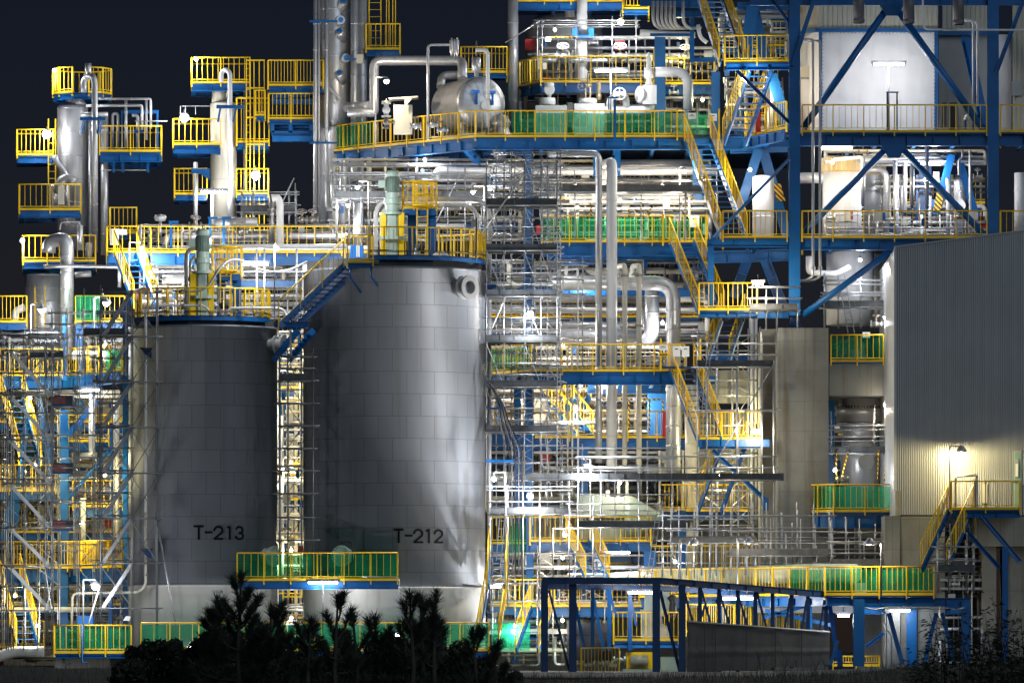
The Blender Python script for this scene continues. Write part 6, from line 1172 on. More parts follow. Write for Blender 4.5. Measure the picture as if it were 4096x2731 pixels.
pipe('white pipe level behind the sagging cable', [(940, 992, 6.5), (1480, 992, 6.5)], 9, white, 2); vessel('big pale vessel behind the stair between the tanks', 1300, 1050, 1500, 90, 7, white, .15, bands=.9)
for k, (x, h) in enumerate(((1027, 960), (1058, 965), (1187, 975))): one('pipe_post', ('left', 'middle', 'right')[k] + ' of three bright vertical tubes behind the T-213 roof', MB().tube([P(x, 1280, 5.2), P(x, h, 5.2)], .04, 8), galv, 'tube')
beam_frame('blue girders behind the T-213 roof', beams=[((640, 1035, 9.5), (1300, 1035, 9.5), .3), ((960, 1135, 8), (1210, 1135, 8), .25)], cols=[(505, 1200, 2560, 4.5, .28), (318, 1240, 1640, 9, .3)])
rack('lit pipe tier behind the T-213 agitator', 560, 1300, 1020, 1280, 9.5, 13, 16, 10, 2, 14, 61, rmin=4, rmax=12); rack('fittings along the long valve deck', 560, 1460, 900, 1005, 11, 14, 5, 14, 0, 16, 62, rmin=3, rmax=9, cols=False)
rack('pipe stacks between the tallest column and the T-212 roof', 1310, 1500, 700, 1030, 12.5, 16, 8, 10, 2, 4, 63, rmin=5, rmax=14)
# left decks behind the scaffolds
plat('left deck at the tank shoulder level with bright pipes behind its rail', PZ(1503, 8), [(-60, 8), (250, 8), (262, 8), (490, 3.5), (490, 12), (-60, 12)], rails=(0, 2), hb=.44, beams=(0, 2), bal=.2); freesheet('green sheet behind the rail near the left scaffold tower', 425, 500, 1500, 4.4, .1, 1.0, 9); freesheet('green sheet hung behind the upper left scaffold boards', 305, 400, 1290, 8, .1, 1.1, 10)
plat('green and yellow railed landing behind the upper left scaffold', PZ(1290, 8.6), [(300, 8.6), (500, 8.6), (500, 12), (300, 12)], rails=(0,), hb=.2, beams=(0,), bal=.2)
plat('dense yellow railed deck low at the left', PZ(2272, 4), [(-60, 5), (272, 5), (492, 1.2), (492, 9), (-60, 9)], rails=(0, 1), hb=.48, beams=(0, 1), bal=.13); plat('short blue deck with a yellow rail above the dense railed one', PZ(2028, 6), [(290, 6), (492, 6), (492, 10), (290, 10)], rails=(0,), hb=.36, bal=.26); plat('narrow blue deck under the elbow pipe at the left', PZ(1768, 6.5), [(272, 6.5), (436, 6.5), (436, 10), (272, 10)], rails=(0,), hb=.24, bal=.3); plat('yellow railed deck low behind the left scaffold stairs', PZ(1965, 8), [(-60, 8), (225, 8), (225, 12), (-60, 12)], rails=(0,), hb=.3, bal=.2)
plat('lowest yellow railed deck at the left edge', PZ(2590, 5), [(-60, 5), (178, 5), (178, 9), (-60, 9)], rails=(0,), hb=.24, bal=.22)
beam_frame('big blue columns and rakers behind the left scaffolds', cols=[(259, 1260, 1520, 7.2, .17), (259, 1640, 2480, 6.5, .33), (448, 1700, 2060, 7, .18), (256, 2300, 2660, 4.6, .32), (350, 2350, 2500, 5, .12)], beams=[((-60, 2320, 5.4), (500, 2320, 5.4), .3)],
    braces=[((388, 1600, 6.2), (272, 1745, 6.2), .24), ((118, 1570, 8.5), (60, 2100, 8.5), .22), ((150, 1560, 8.6), (205, 1900, 8.6), .26), ((487, 1742, 5.6), (278, 1990, 5.6), .14), ((60, 1960, 8), (10, 2160, 8), .25)])
stair('yellow railed blue stair behind the left scaffold, upper', P(45, 1580, 7.6), P(120, 1850, 5.5), .8, rails=(1, 1), wv=(1, .1, 0), bal=.2); stair('yellow railed blue stair behind the left scaffold, lower', P(35, 2310, 4.6), P(110, 2580, 2.6), .8, rails=(1, 1), wv=(1, .1, 0), bal=.2)
pipe('silver pipe dropping to a bend by the left blue column', [(367, 1560, 5.8), (367, 1818, 5.8), (330, 1822, 6.5)], 12, silver, 1.5, n=16); pipe('pale pipe standing in front of the left deck', [(333, 1990, 5.2), (333, 2160, 5.2)], 11, cream, 2); pipe('cream riser beside the left blue column', [(236, 1640, 6.6), (236, 2480, 6.6)], 7, cream, 2); pipe('cream riser left of T-213', [(466, 1600, 5), (466, 2170, 5)], 11, cream, 2)
pipe('bright fat pipe behind the shoulder level rail at the left', [(300, 1420, 7), (430, 1425, 6)], 20, white, 2); pipe('white lagged pipe behind the left scaffold', [(145, 1660, 9.5), (165, 1860, 9.5)], 10, white, 2)
for lab, y, r, a, b in (('cream main crossing low behind the left scaffold', 2437, 11, -60, 440), ('upper pale pipe under the left deck', 1567, 8, 50, 480), ('lower pale pipe under the left deck', 1585, 7, 240, 490)): pipe(lab, [(a, y, 3.6 if y > 2000 else 6), (b, y, 3.6 if y > 2000 else 6)], r, cream, 2)
pipe('pale big pipe bending at the bottom left corner', [(-40, 2640, 1), (40, 2605, 1), (175, 2605, 1)], 22, white, 2)
rack('bright pipe tier behind the left scaffold at shoulder level', -30, 490, 1330, 1500, 10, 14, 10, 12, 1, 14, 71, rmin=4, rmax=13); rack('pipe tier behind the left scaffold stairs', -30, 500, 1600, 1960, 10, 14, 14, 14, 2, 12, 72, rmin=4, rmax=12); rack('lower pipe tier behind the left scaffold stairs', -30, 500, 1980, 2270, 10, 14, 12, 12, 2, 14, 73, rmin=4, rmax=12); rack('ground level pipe tier behind the left scaffold', -30, 500, 2330, 2640, 6.5, 12, 12, 10, 2, 10, 74, rmin=4, rmax=12); rack('pipework under the short platform at the left edge', -30, 480, 1310, 1400, 10, 14, 6, 8, 1, 4, 75, rmin=4, rmax=10)
block('rear_wall', 'cream rear wall far behind the left scaffold', -80, 520, 1600, 2660, 18, 18.3, cream, 'wall')
# scaffold towers
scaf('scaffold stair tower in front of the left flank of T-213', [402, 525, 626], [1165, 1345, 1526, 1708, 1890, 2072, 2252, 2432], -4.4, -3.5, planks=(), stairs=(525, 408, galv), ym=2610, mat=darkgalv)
scaf('pale scaffold stair tower at the left picture edge', [25, 45, 180, 206], [1400, 1578, 1757, 1933, 2110, 2265, 2440], -2.6, -1.6, planks=(), stairs=(34, 200, white), ym=2600)
scaf('scaffold with boxed landings beside the left blue column', [206, 296], [1560, 1625, 1788, 1870, 2010, 2110, 2200], -2.4, -1.5, planks=(), braces=False, ym=2300)
scaf('boarded scaffold perched left of the stair tower', [125, 180, 252], [1350, 1430], -.8, .1, planks=(1,), braces=False, ym=1500, plx=(120, 255)); scaf('upper boarded scaffold beside the green sheet at the left', [335, 400, 500], [1340], -2.2, -1.3, planks=(0,), braces=False, ym=1500, top=190); scaf('loose scaffold rails in front of the wide bright vessel', [205, 265, 330], [1250, 1295], 2, 2.8, braces=False, ym=1500, top=20)
for lab, y in (('red grey netted box on the left scaffold landing', 1600), ('second netted box down on the left scaffold landing', 1870), ('third netted box down on the left scaffold landing', 2098)):
    t = T('netted_box', lab, 'box'); c = P(252, y, -1.95); t.p('box', MB().box(c, .8, .5, .36), plank); t.p('red_net', MB().box(c + V((-.12, -.27, -.02)), .5, .02, .3), M('red_net', (.25, .09, .09), .7, 0, .3, 6, .2)); t.p('tray', MB().bar(c + V((-.45, 0, -.22)), c + V((.45, 0, -.22)), .5, .05), blue); t.done()
one('raking_tube', 'long raking prop tube leaning on the left front of T-213', MB().tube([P(622, 2048, -3.6), P(703, 2500, -5.2)], .035, 8), galv, 'tube')
for y, lab in ((1408, 'upper dark blue pipe bracket on the left face of T-213'), (2210, 'lower dark blue pipe bracket on the left face of T-213')):
    t = T('pipe_bracket', lab, 'bracket'); t.p('plate', MB().prism([P(566, y - 10, -3.3), P(606, y - 10, -3.3), P(606, y + 24, -3.3), P(590, y + 18, -3.3)], (0, .2, 0)), navy); t.p('shelf', MB().bar(P(562, y - 14, -3.3), P(612, y - 14, -3.3), .22, .06), darksteel); t.done()
# bottom left green barrier and its lamp
plat('green sheeted yellow barrier low at the left with a lamp post', PZ(2612, -4.5), [(214, -4.5), (528, -5.2), (528, -2), (214, -1)], rails=(0, 3), sheets=(0,), hb=.12, wb=.1, bal=.24, under=False, seed=4); block('retaining_wall', 'pale corrugated low wall under the left green barrier', 218, 545, 2628, 2690, -4.3, -4.0, concpale, 'wall')
lamp_goose('swan neck strip lamp at the bottom left barrier', 382, 2338, 333, 2600, -5.0, 330, COOL, .24, .035, 60, top=.2, off=(-.2, -1.0, -.2), rad=.7); one('blue_post', 'teal post clamped to the left green barrier', MB().tube([P(328, 2500, -5.1), P(328, 2648, -5.1), P(350, 2648, -5.1)], .04, 8), blue, 'post'); one('lamp_stay', 'raking white stay beside the bottom left lamp', MB().tube([P(400, 2340, -4.6), P(350, 2510, -4.6)], .03, 8), white, 'stay')
beam_frame('bright blue T post behind the left green barrier', cols=[(441, 2385, 2600, -2.2, .16)], beams=[((405, 2378, -2.2), (478, 2378, -2.2), .14)]); block('blue_cabinet', 'bright blue cabinet behind the left green barrier', 310, 372, 2462, 2500, -2.6, -2, brightblue, 'cabinet'); t = T('camera_hood', 'white hooded floodlight on the barrier beside T-213', 'floodlight'); t.p('hood', MB().prism([P(492, 2480, -4.9), P(505, 2462, -4.9), P(522, 2464, -4.9), P(518, 2482, -4.9)], (0, .3, 0)), white); t.p('bracket', MB().bar(P(503, 2510, -4.8), P(505, 2480, -4.8), .05, .05), darksteel); t.done()

scaf('thicket of pale scaffold tubes behind the left stair towers', [8, 95, 150, 232, 310, 372], [1340, 1420, 1490, 1570, 1650, 1740, 1830, 1915, 2000, 2085, 2175, 2260, 2345], .6, 1.6, ym=2600, ledg=False, bays=(0, 2, 4))
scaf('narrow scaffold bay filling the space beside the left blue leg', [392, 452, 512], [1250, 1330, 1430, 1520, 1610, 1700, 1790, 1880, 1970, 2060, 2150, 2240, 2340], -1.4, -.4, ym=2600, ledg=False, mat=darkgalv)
plat('yellow railed gallery glimpsed behind the left stair towers', PZ(1690, 9.5), [(-40, 9.5), (490, 9.5), (490, 12), (-40, 12)], rails=(0,), hb=.3, bal=.18, posts=False); plat('second yellow railed gallery behind the left stair towers', PZ(2130, 9), [(-40, 9), (490, 9), (490, 12), (-40, 12)], rails=(0,), hb=.3, bal=.18, posts=False); plat('third yellow railed gallery behind the left stair towers', PZ(2420, 6), [(-40, 6), (480, 6), (480, 9), (-40, 9)], rails=(0,), hb=.3, bal=.18, posts=False)
# ---------------------------------------------------------------- front right: conveyor, dark frame, tarpaulin
pipe('long pale tubular conveyor cover running behind the rail', [(2440, 2326, 4), (2700, 2310, 0), (3260, 2290, -6.5)], 36, machine2, 2, n=26, bands=1.2, name='conveyor'); pipe('pale green conveyor end cover under the sheet', [(3260, 2290, -6.5), (3420, 2292, -8)], 38, machine2, 2, n=24, bands=0, name='conveyor')
zq = PZ(2380, -9)
plat('long conveyor gallery with a yellow rail and green right end', zq, [(2555, 1), (3300, -9), (3738, -9.4), (3738, -4), (3300, -4), (2600, 6)], rails=(0, 1), sheets=(1,), hb=.34, beams=(0, 1), bal=.2, seed=11)
freesheet('green sheet on the conveyor gallery left of the corner', 3165, 3290, 2380, -7.6, .1, 1.0, 21)
beam_frame('blue portal legs under the conveyor gallery', cols=[(3435, 2395, 2664, -9, .42), (3645, 2430, 2664, -6, .4), (3864, 2400, 2664, -9, .36), (3758, 2440, 2664, -6, .18), (3540, 2440, 2664, -5, .12)], beams=[((3415, 2407, -9), (3880, 2407, -9), .34), ((3420, 2440, -6), (3880, 2440, -6), .3)],
    braces=[((3555, 2450, -8.6), (3610, 2655, -8.6), .17), ((3536, 2530, -7), (3465, 2585, -7), .13), ((3745, 2450, -8.6), (3695, 2655, -8.6), .15), ((3768, 2450, -8.6), (3820, 2655, -8.6), .15), ((3600, 2440, -6), (3560, 2490, -6), .13), ((3690, 2440, -6), (3570, 2570, -5), .13), ((3060, 2440, -6), (3330, 2500, -6), .15), ((3050, 2470, -6), (3350, 2385, -6), .15)])
beam_frame('blue trestles below the conveyor behind the tarpaulin', cols=[(2890, 2370, 2510, -4, .22), (3238, 2400, 2520, -6, .2), (3360, 2600, 2664, -8, .2)], braces=[((3310, 2350, -8), (3350, 2640, -8), .16), ((3350, 2560, -8.5), (3322, 2660, -8.5), .12), ((2860, 2400, -3), (2830, 2500, -3), .2)])
block('beam_cover', 'pale grey girder casing under the conveyor gallery', 3030, 3415, 2412, 2450, -5, -4.4, panelgrey, 'casing')
boxes('wrapped_equipment', 'green wrapped boxes behind the conveyor sheet', [(P(3330, 2325, -6), .5, .5, .8), (P(3520, 2330, -6), .6, .5, .8), (P(3640, 2335, -6), .9, .6, .9), (P(3440, 2350, -6), .5, .4, .4, tarpw)], greenb := M('green_wrap', (.02, .16, .09), .5, 0, .2, 1.5, .1), 'equipment')
lamp_tube('strip light shining between the blue portal legs', 3352, 3396, 2461, -7.5, 110, COOL, 50)
# dark front frame
Yf = -16
fr = [(2178, 2330, 2716, Yf, .26), (2291, 2335, 2712, Yf + .3, .28), (2370, 2350, 2600, -11, .14), (2437, 2355, 2600, -10, .16), (2520, 2360, 2600, -9, .16), (2625, 2330, 2710, Yf, .28), (2728, 2336, 2705, -15, .26)]
side = [(2800, 2345, 2690, -14, .15), (2876, 2351, 2690, -13, .15), (2951, 2357, 2685, -12.2, .15), (3021, 2362, 2680, -11.4, .15), (3090, 2367, 2676, -10.6, .15), (3166, 2372, 2672, -9.8, .16), (3232, 2376, 2668, -9.2, .15), (3304, 2382, 2664, -8.6, .15)]
beam_frame('dark navy open steel frame standing in front of the plant', cols=fr[:2] + fr[5:] + side, beams=[((2166, 2322, Yf), (2640, 2322, Yf), .25), ((2640, 2322, Yf), (3316, 2377, -8.5), .25), ((2640, 2352, -9), (3316, 2392, -3), .2), ((2170, 2345, -10), (2640, 2350, -9), .2)],
    braces=[((2196, 2360, -15.6), (2285, 2712, -15.6), .085), ((2640, 2360, -15.4), (2724, 2705, -14.6), .085), ((2738, 2370, -14), (2775, 2500, -14), .085), ((2806, 2360, -13.4), (2850, 2520, -13.4), .085), ((2882, 2380, -12.6), (2925, 2520, -12.6), .085), ((2956, 2390, -12), (2995, 2520, -12), .085), ((3027, 2370, -11.2), (3072, 2530, -11.2), .085), ((3160, 2390, -10), (3135, 2530, -10), .085), ((3226, 2400, -9.4), (3204, 2530, -9.4), .085), ((3298, 2400, -8.8), (3275, 2530, -8.8), .085), ((2820, 2420, -10), (2795, 2500, -10), .085)], mat=navy)
beam_frame('inner blue posts lit behind the dark front frame', cols=fr[2:5], braces=[((2298, 2400, -11), (2340, 2600, -11), .12), ((2372, 2380, -10), (2415, 2600, -10), .12), ((2440, 2370, -9.5), (2460, 2450, -9.5), .1), ((2522, 2390, -9), (2545, 2500, -9), .1)])
t = T('tarpaulin_screen', 'grey sagging tarpaulin screen laced to the dark frame', 'screen'); m = MB(); nx, nz = 46, 18; vs = []; fs = []; rn = random.Random(8)
for i in range(nx + 1):
    f = i / nx; x = 2748 + (3318 - 2748) * f; yt = 2484 + 42 * f + 2.5 * abs(sin(f * 25)); yb = 2692 - 34 * f + 3 * sin(f * 17); Y = -14.8 + 6 * f
    for j in range(nz + 1):
        g_ = j / nz; e = .035 * sin(f * 23 + g_ * 2.5 + sin(f * 9) * 2) * (1 - .3 * g_) + .012 * sin(f * 71 + g_ * 3) + (.05 if abs(g_ - .6) < .05 else 0)
        p = P(x, yt + (yb - yt) * g_, Y); vs.append(p + V((0, -.12 - e, 0)))
for i in range(nx):
    for j in range(nz): q = i * (nz + 1) + j; fs.append((q, q + nz + 1, q + nz + 2, q + 1))
m.add(vs, fs, True); t.p('sheet', m, tarpg); m = MB(); m.tube([P(2748, 2484, -15), P(3318, 2526, -9)], .035, 8); t.p('top_rope', m, panelgrey); [t.p('seam', MB().bar(P(x, 2490 + (x - 2748) * .074, -15.2 + (x - 2748) * .0105), P(x, 2688 - (x - 2748) * .06, -15.2 + (x - 2748) * .0105), .03, .01), darksteel) for x in (2818, 2862, 2985, 3102, 3206)]; t.done()
for lab, x0, x1, y, Y in (('long strip light in the left bay of the dark frame', 2512, 2616, 2369, -11), ('left of two strip lights behind the dark frame', 2892, 2944, 2393, -8), ('right of two strip lights behind the dark frame', 2964, 3012, 2393, -7.5)): lamp_tube(lab, x0, x1, y, Y, 110, COOL, 45)
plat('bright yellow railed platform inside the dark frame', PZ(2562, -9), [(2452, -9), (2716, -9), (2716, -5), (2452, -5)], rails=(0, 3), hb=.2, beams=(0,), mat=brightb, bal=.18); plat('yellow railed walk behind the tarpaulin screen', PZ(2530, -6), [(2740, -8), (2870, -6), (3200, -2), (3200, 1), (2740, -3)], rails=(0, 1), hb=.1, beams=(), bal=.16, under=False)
t = T('filter_unit', 'pale filter unit standing inside the bright yellow platform', 'machine', origin=P(2618, 2560, -7)); t.p('upper_box', MB().box(P(2628, 2405, -7), .95, 1.0, .75), machine2); t.p('lower_box', MB().box(P(2622, 2500, -7), 1.0, 1.0, 1.1), cream); t.p('flange', MB().box(P(2622, 2440, -7), 1.15, 1.1, .08), machine2); t.p('leg', MB().bar(P(2568, 2560, -7.5), P(2568, 2450, -7.5), .1, .1), machine2); t.p('leg', MB().bar(P(2672, 2560, -7.5), P(2672, 2450, -7.5), .1, .1), machine2); t.p('outlet_hose', MB().tube([P(2650, 2480, -7.7), P(2690, 2470, -7.7), P(2695, 2400, -7.7), P(2680, 2380, -7.7)], .16, 12, .3), rubber); t.done()
vessel('low dark grey round basin behind the dark frame', 2362, 2492, 2640, 95, -6, duct, 0, bands=.5, top=False); plat('yellow railed fence at the foot of the dark frame', PZ(2706, -12), [(2322, -12), (2478, -12.4), (2478, -10), (2322, -10)], rails=(0, 3), floor=False, beams=(), bal=.13)
t = T('drum_compactor', 'yellow machine with a tan drum behind the dark posts', 'machine', origin=P(2570, 2700, -9)); t.p('body', MB().box(P(2570, 2640, -8.4), 1.25, .9, .65), yellow); t.p('drum', MB().tube([P(2522, 2642, -9), P(2592, 2642, -9)], .23, 20), fanm); t.p('chassis', MB().box(P(2570, 2690, -8.6), 1.5, .9, .3), machine); t.done(); valve('green pump head left of the yellow drum machine', 2478, 2640, -11, .08, (0, 0, 1), mat=machine); block('pump_base', 'green pump bedplate right of the yellow drum machine', 2642, 2716, 2625, 2690, -8.6, -8, machine, 'pump')
plat('yellow railing low between the blue portal legs', PZ(2664, -5), [(3330, -5), (3520, -5), (3520, -3), (3330, -3)], rails=(0, 1), floor=False, beams=(), bal=.1, h=.4)
block('concrete_wall', 'shaded concrete wall behind the blue portal legs', 3420, 3940, 2110, 2690, -2.4, -2, conc, 'wall')
for lab, pts in (('left of two pale conduits bending down the blue portal', [(3528, 2448, -8), (3545, 2450, -8), (3545, 2664, -8)]), ('right of two pale conduits bending down the blue portal', [(3532, 2490, -8), (3565, 2540, -8), (3565, 2664, -8)])): pipe(lab, pts, 3, cream, 3, bands=0)
rack('silver pipe rack under the building balcony stair', 3760, 3930, 2300, 2660, -6.5, -4.6, 6, 8, 1, 4, 81, rmin=3, rmax=7, cols=False)
one('cable_run', 'looping silver cable run under the portal beam', MB().tube([P(3460 + k * 40, 2432 + (6 if k % 2 else -3), -9.2) for k in range(11)], .035, 8, .2), silver, 'cable')
# ---------------------------------------------------------------- dark foreground plants
def needles(m, c, d, r, n, rn, w=.0065):
    for _ in range(n):
        a = rn.uniform(0, 2 * pi); e = rn.uniform(.25, 1.25)
        u = V((cos(a), sin(a) * .8, 0)); v_ = (d * cos(e) + u * sin(e)).normalized() * r * rn.uniform(.7, 1.15); b = c + d * rn.uniform(-.5, .45) * r
        s_ = v_.cross(V((rn.uniform(-1, 1), rn.uniform(-1, 1), rn.uniform(-1, 1)))).normalized() * w
        m.add([b - s_, b + s_, b + v_], [(0, 1, 2)])
def pine(label, x, yt, Y, spread, shoots, seed, dense=.0, name='pine_shrub'):
    rn = random.Random(seed); top = P(x, yt, Y); base = V((top.x, Y, bankz(top.x, Y) - .05)); h = top.z - base.z; t = T(name, label, 'pine', 'young pines along the bank', origin=base)
    tr = MB().tube([base, base + V((rn.uniform(-.1, .1), 0, h * .5)), top], .05, 7, rs=[.07, .05, .015]); m = MB(); needles(m, top - V((0, 0, .12)), V((0, 0, 1)), .26, 170, rn)
    m.tube([top - V((0, 0, .1)), top + V((0, 0, .1))], .014, 5)
    for k in range(shoots):
        f = rn.random() ** .8; z = base.z + h * (.12 + .8 * (1 - f)); a = rn.uniform(0, 2 * pi); rr = spread * (.3 + 1.7 * f) * rn.uniform(.35, 1.15)
        s0 = V((base.x, Y, z - .1)); e = s0 + V((cos(a) * rr, sin(a) * rr, rn.uniform(.1, .45))); mid = (s0 + e) / 2 + V((0, 0, -.06))
        tr.tube([s0, mid, e], .016, 5, rs=[.026, .018, .009]); d = V((cos(a) * .35, sin(a) * .35, 1)).normalized()
        for q in range(3): needles(m, s0 + (e - s0) * (.55 + .2 * q), d, .2, 46, rn)
        needles(m, e, d, .25, 150, rn); m.tube([e, e + d * .2], .011, 5)
    t.p('trunk', tr, barkm); t.p('needles', m, leafm); t.done()
for i, (x, y, Y, sp, sh, lab) in enumerate(((965, 2298, -128, .62, 46, 'tallest young pine at the middle of the tank walkway'), (868, 2396, -126, .5, 26, 'young pine with a round tuft left of the tallest one'), (1352, 2388, -130, .4, 18, 'young pine with a ball tuft below the strip light'), (1412, 2462, -128, .4, 14, 'small pine right of the ball tufted one'), (1500, 2470, -127, .4, 16, 'short pine below the T-212 lettering'), (1638, 2372, -129, .34, 16, 'left of two tufted pines before T-212'), (1682, 2392, -127, .34, 14, 'right of two tufted pines before T-212'), (1745, 2372, -128, .32, 18, 'slender upright pine before T-212'), (1245, 2480, -130, .4, 14, 'small pine just right of the gap ladder'), (1085, 2430, -127, .5, 24, 'bushy pine in front of the gap ladder'), (1890, 2525, -126, .3, 12, 'small pine at the right end of the bushes'), (1975, 2590, -125, .34, 14, 'lowest pine at the right end of the bushes'))): pine(lab, x, y, Y, sp, int(sh * 1.15), 100 + i)
def bush(label, x, yt, Y, w, seed, n=2600, name='broadleaf_bush', ls=.05):
    rn = random.Random(seed); top = P(x, yt, Y); base = V((top.x, Y, bankz(top.x, Y) - .05)); h = top.z - base.z; W = w * S(Y); t = T(name, label, 'bush', 'bushes along the bank', origin=base); m = MB(); tr = MB()
    for k in range(7):
        a = rn.uniform(0, 2 * pi); tr.tube([base, base + V((cos(a) * W * .3, sin(a) * .4, h * .5)), base + V((cos(a) * W * .7, sin(a) * .7, h * .8))], .03, 5, rs=[.04, .025, .01])
    lob = [(rn.uniform(-.8, .8) * W, rn.uniform(-.5, .5), rn.uniform(.55, .9) * h, rn.uniform(.25, .42)) for _ in range(9)] + [(0, 0, h * .72, .4)]
    for _ in range(n):
        lx, ly, lz, lr = rn.choice(lob); u = V((rn.gauss(0, 1), rn.gauss(0, 1), rn.gauss(0, 1))).normalized() * (rn.random() ** .35)
        c = base + V((lx + u.x * lr * max(.5, W), ly + u.y * lr, lz + u.z * lr * .55)) if rn.random() < .6 else base + V((rn.uniform(-1, 1) * W, rn.uniform(-.5, .5), rn.uniform(0, .78) * h))
        d = V((rn.gauss(0, 1), rn.gauss(0, 1), rn.gauss(.3, 1))).normalized() * ls * rn.uniform(.7, 1.6); s_ = d.cross(V((rn.gauss(0, 1), rn.gauss(0, 1), rn.gauss(0, 1)))).normalized() * ls * .45
        m.add([c - d, c + s_, c + d, c - s_], [(0, 1, 2, 3)])
    t.p('stems', tr, barkm); t.p('foliage', m, leafm); t.done()
for i, (x, y, w, lab) in enumerate(((515, 2655, 70, 'lowest dark bush at the left end of the row'), (600, 2560, 90, 'rounded dark bush before the T-213 base'), (735, 2530, 95, 'broad dark bush under the T-213 lettering'), (820, 2520, 80, 'dark bush under the tallest young pine on its left'), (940, 2470, 95, 'dense dark bush under the tallest young pine'), (1070, 2530, 100, 'dark bush below the gap between the tanks'), (1200, 2565, 100, 'dark bush left of the ball tufted pine'), (1330, 2545, 100, 'dark bush beneath the ball tufted pine'), (1450, 2570, 90, 'dark bush below the short pine'), (1560, 2525, 95, 'dark bush left of the two tufted pines'), (1680, 2520, 95, 'dark bush below the two tufted pines'), (1790, 2530, 90, 'dark bush under the slender pine'), (1880, 2610, 80, 'low dark bush at the right end of the row'), (1000, 2640, 160, 'front low bush in the middle of the bank'), (700, 2640, 160, 'front low bush left of the middle'), (1350, 2640, 170, 'front low bush right of the middle'), (1700, 2640, 150, 'front low bush near the right end'), (2010, 2690, 90, 'sparse low bush by the dark front posts'))): bush(lab, x, y - (8 if y < 2630 else 10), -125 + (i % 3) * .8, w * 1.15, 300 + i, 4200)
def bamboo(label, x, yt, w, seed, stems=9):
    rn = random.Random(seed); Y = -118; base = V((PX(x, Y), Y, bankz(PX(x, Y), Y) - .05)); h = PZ(yt, Y) - base.z; W = w * S(Y); t = T('bamboo_clump', label, 'bamboo', 'bamboo at the right of the bank', origin=base); st = MB(); lf = MB()
    for _ in range(stems):
        b = base + V((rn.uniform(-1, 1) * W * .6, rn.uniform(-.3, .3), 0)); hh = h * rn.uniform(.55, 1.0); tip = b + V((rn.uniform(-.35, .35), rn.uniform(-.2, .2), hh)); mid = b + V((0, 0, hh * .6)); st.tube([b, mid, tip], .012, 5, rs=[.014, .01, .004])
        for k in range(34):
            f = rn.uniform(.25, 1); p = b + (mid - b) * (f / .6) if f < .6 else mid + (tip - mid) * ((f - .6) / .4); a = rn.uniform(0, 2 * pi); q = p + V((cos(a) * .16, sin(a) * .1, rn.uniform(-.02, .08)))
            for _ in range(3):
                a2 = a + rn.uniform(-.8, .8); d = V((cos(a2), sin(a2) * .6, rn.uniform(-.5, .15))) * rn.uniform(.09, .17); s_ = d.cross(V((0, 0, 1))).normalized() * .012 + V((0, 0, .008)); lf.add([q, q + d * .4 + s_, q + d, q + d * .4 - s_], [(0, 1, 2, 3)])
    t.p('stems', st, barkm); t.p('leaves', lf, leafm); t.done()
for i, (x, y, w, lab) in enumerate(((3760, 2440, 60, 'thin bamboo clump before the blue portal legs'), (3880, 2400, 70, 'tall bamboo clump under the balcony stair'), (3985, 2370, 70, 'tall bamboo clump before the pale column'), (4080, 2420, 70, 'bamboo clump at the right picture edge'), (3690, 2560, 60, 'low bamboo clump at the left of the bamboo row'), (3930, 2520, 90, 'low thick bamboo clump in the bamboo row'), (4060, 2540, 80, 'low thick bamboo clump at the picture edge'))): bamboo(lab, x, y, w, 500 + i)
def twigs(label, x, yt, w, seed):
    rn = random.Random(seed); Y = -112; base = V((PX(x, Y), Y, bankz(PX(x, Y), Y) - .03)); h = PZ(yt, Y) - base.z; m = MB()
    for _ in range(16):
        a = rn.uniform(-.5, .7); l = h * rn.uniform(.4, 1.0); b = base + V((rn.uniform(-1, 1) * w * S(Y), rn.uniform(-.2, .2), 0)); e = b + V((sin(a) * l * .6, rn.uniform(-.1, .1), l)); m.tube([b, (b + e) / 2 + V((rn.uniform(-.04, .04), 0, .04)), e], .006, 4, rs=[.008, .006, .003])
        for k in range(3): f = rn.uniform(.4, .9); p = b + (e - b) * f; m.tube([p, p + V((rn.uniform(-.15, .2), 0, rn.uniform(.08, .25)))], .004, 4)
    one('dry_shrub', label, m, twigm, 'dry shrub', 'bare shrubs along the bank')
for i, (x, y, w, lab) in enumerate(((2630, 2660, 60, 'bare twigs in front of the dark posts'), (2820, 2672, 50, 'bare twigs before the left of the tarpaulin'), (3060, 2600, 70, 'bare arching twigs before the middle of the tarpaulin'), (3180, 2570, 70, 'tallest bare twigs before the right of the tarpaulin'), (3300, 2590, 60, 'bare twigs at the right end of the tarpaulin'), (2400, 2650, 60, 'bare twigs before the yellow fence'), (2140, 2600, 60, 'bare twigs left of the dark frame'))): twigs(lab, x, y, w, 700 + i)
rn = random.Random(31); m = MB()
for _ in range(9000):
    Y = rn.uniform(-112, -68); x = rn.uniform(1900, 4150) if rn.random() < .8 else rn.uniform(-60, 2000); b = V((PX(x, Y), Y, bankz(PX(x, Y), Y) - rn.uniform(.0, .05))); d = V((rn.uniform(-.07, .07), rn.uniform(-.05, .05), rn.uniform(.1, .3))); m.add([b - V((.006, 0, 0)), b + V((.006, 0, 0)), b + d], [(0, 1, 2)])
one('grass', 'dark rough grass fringing the bank', m, leafm, 'grass', kind='stuff')
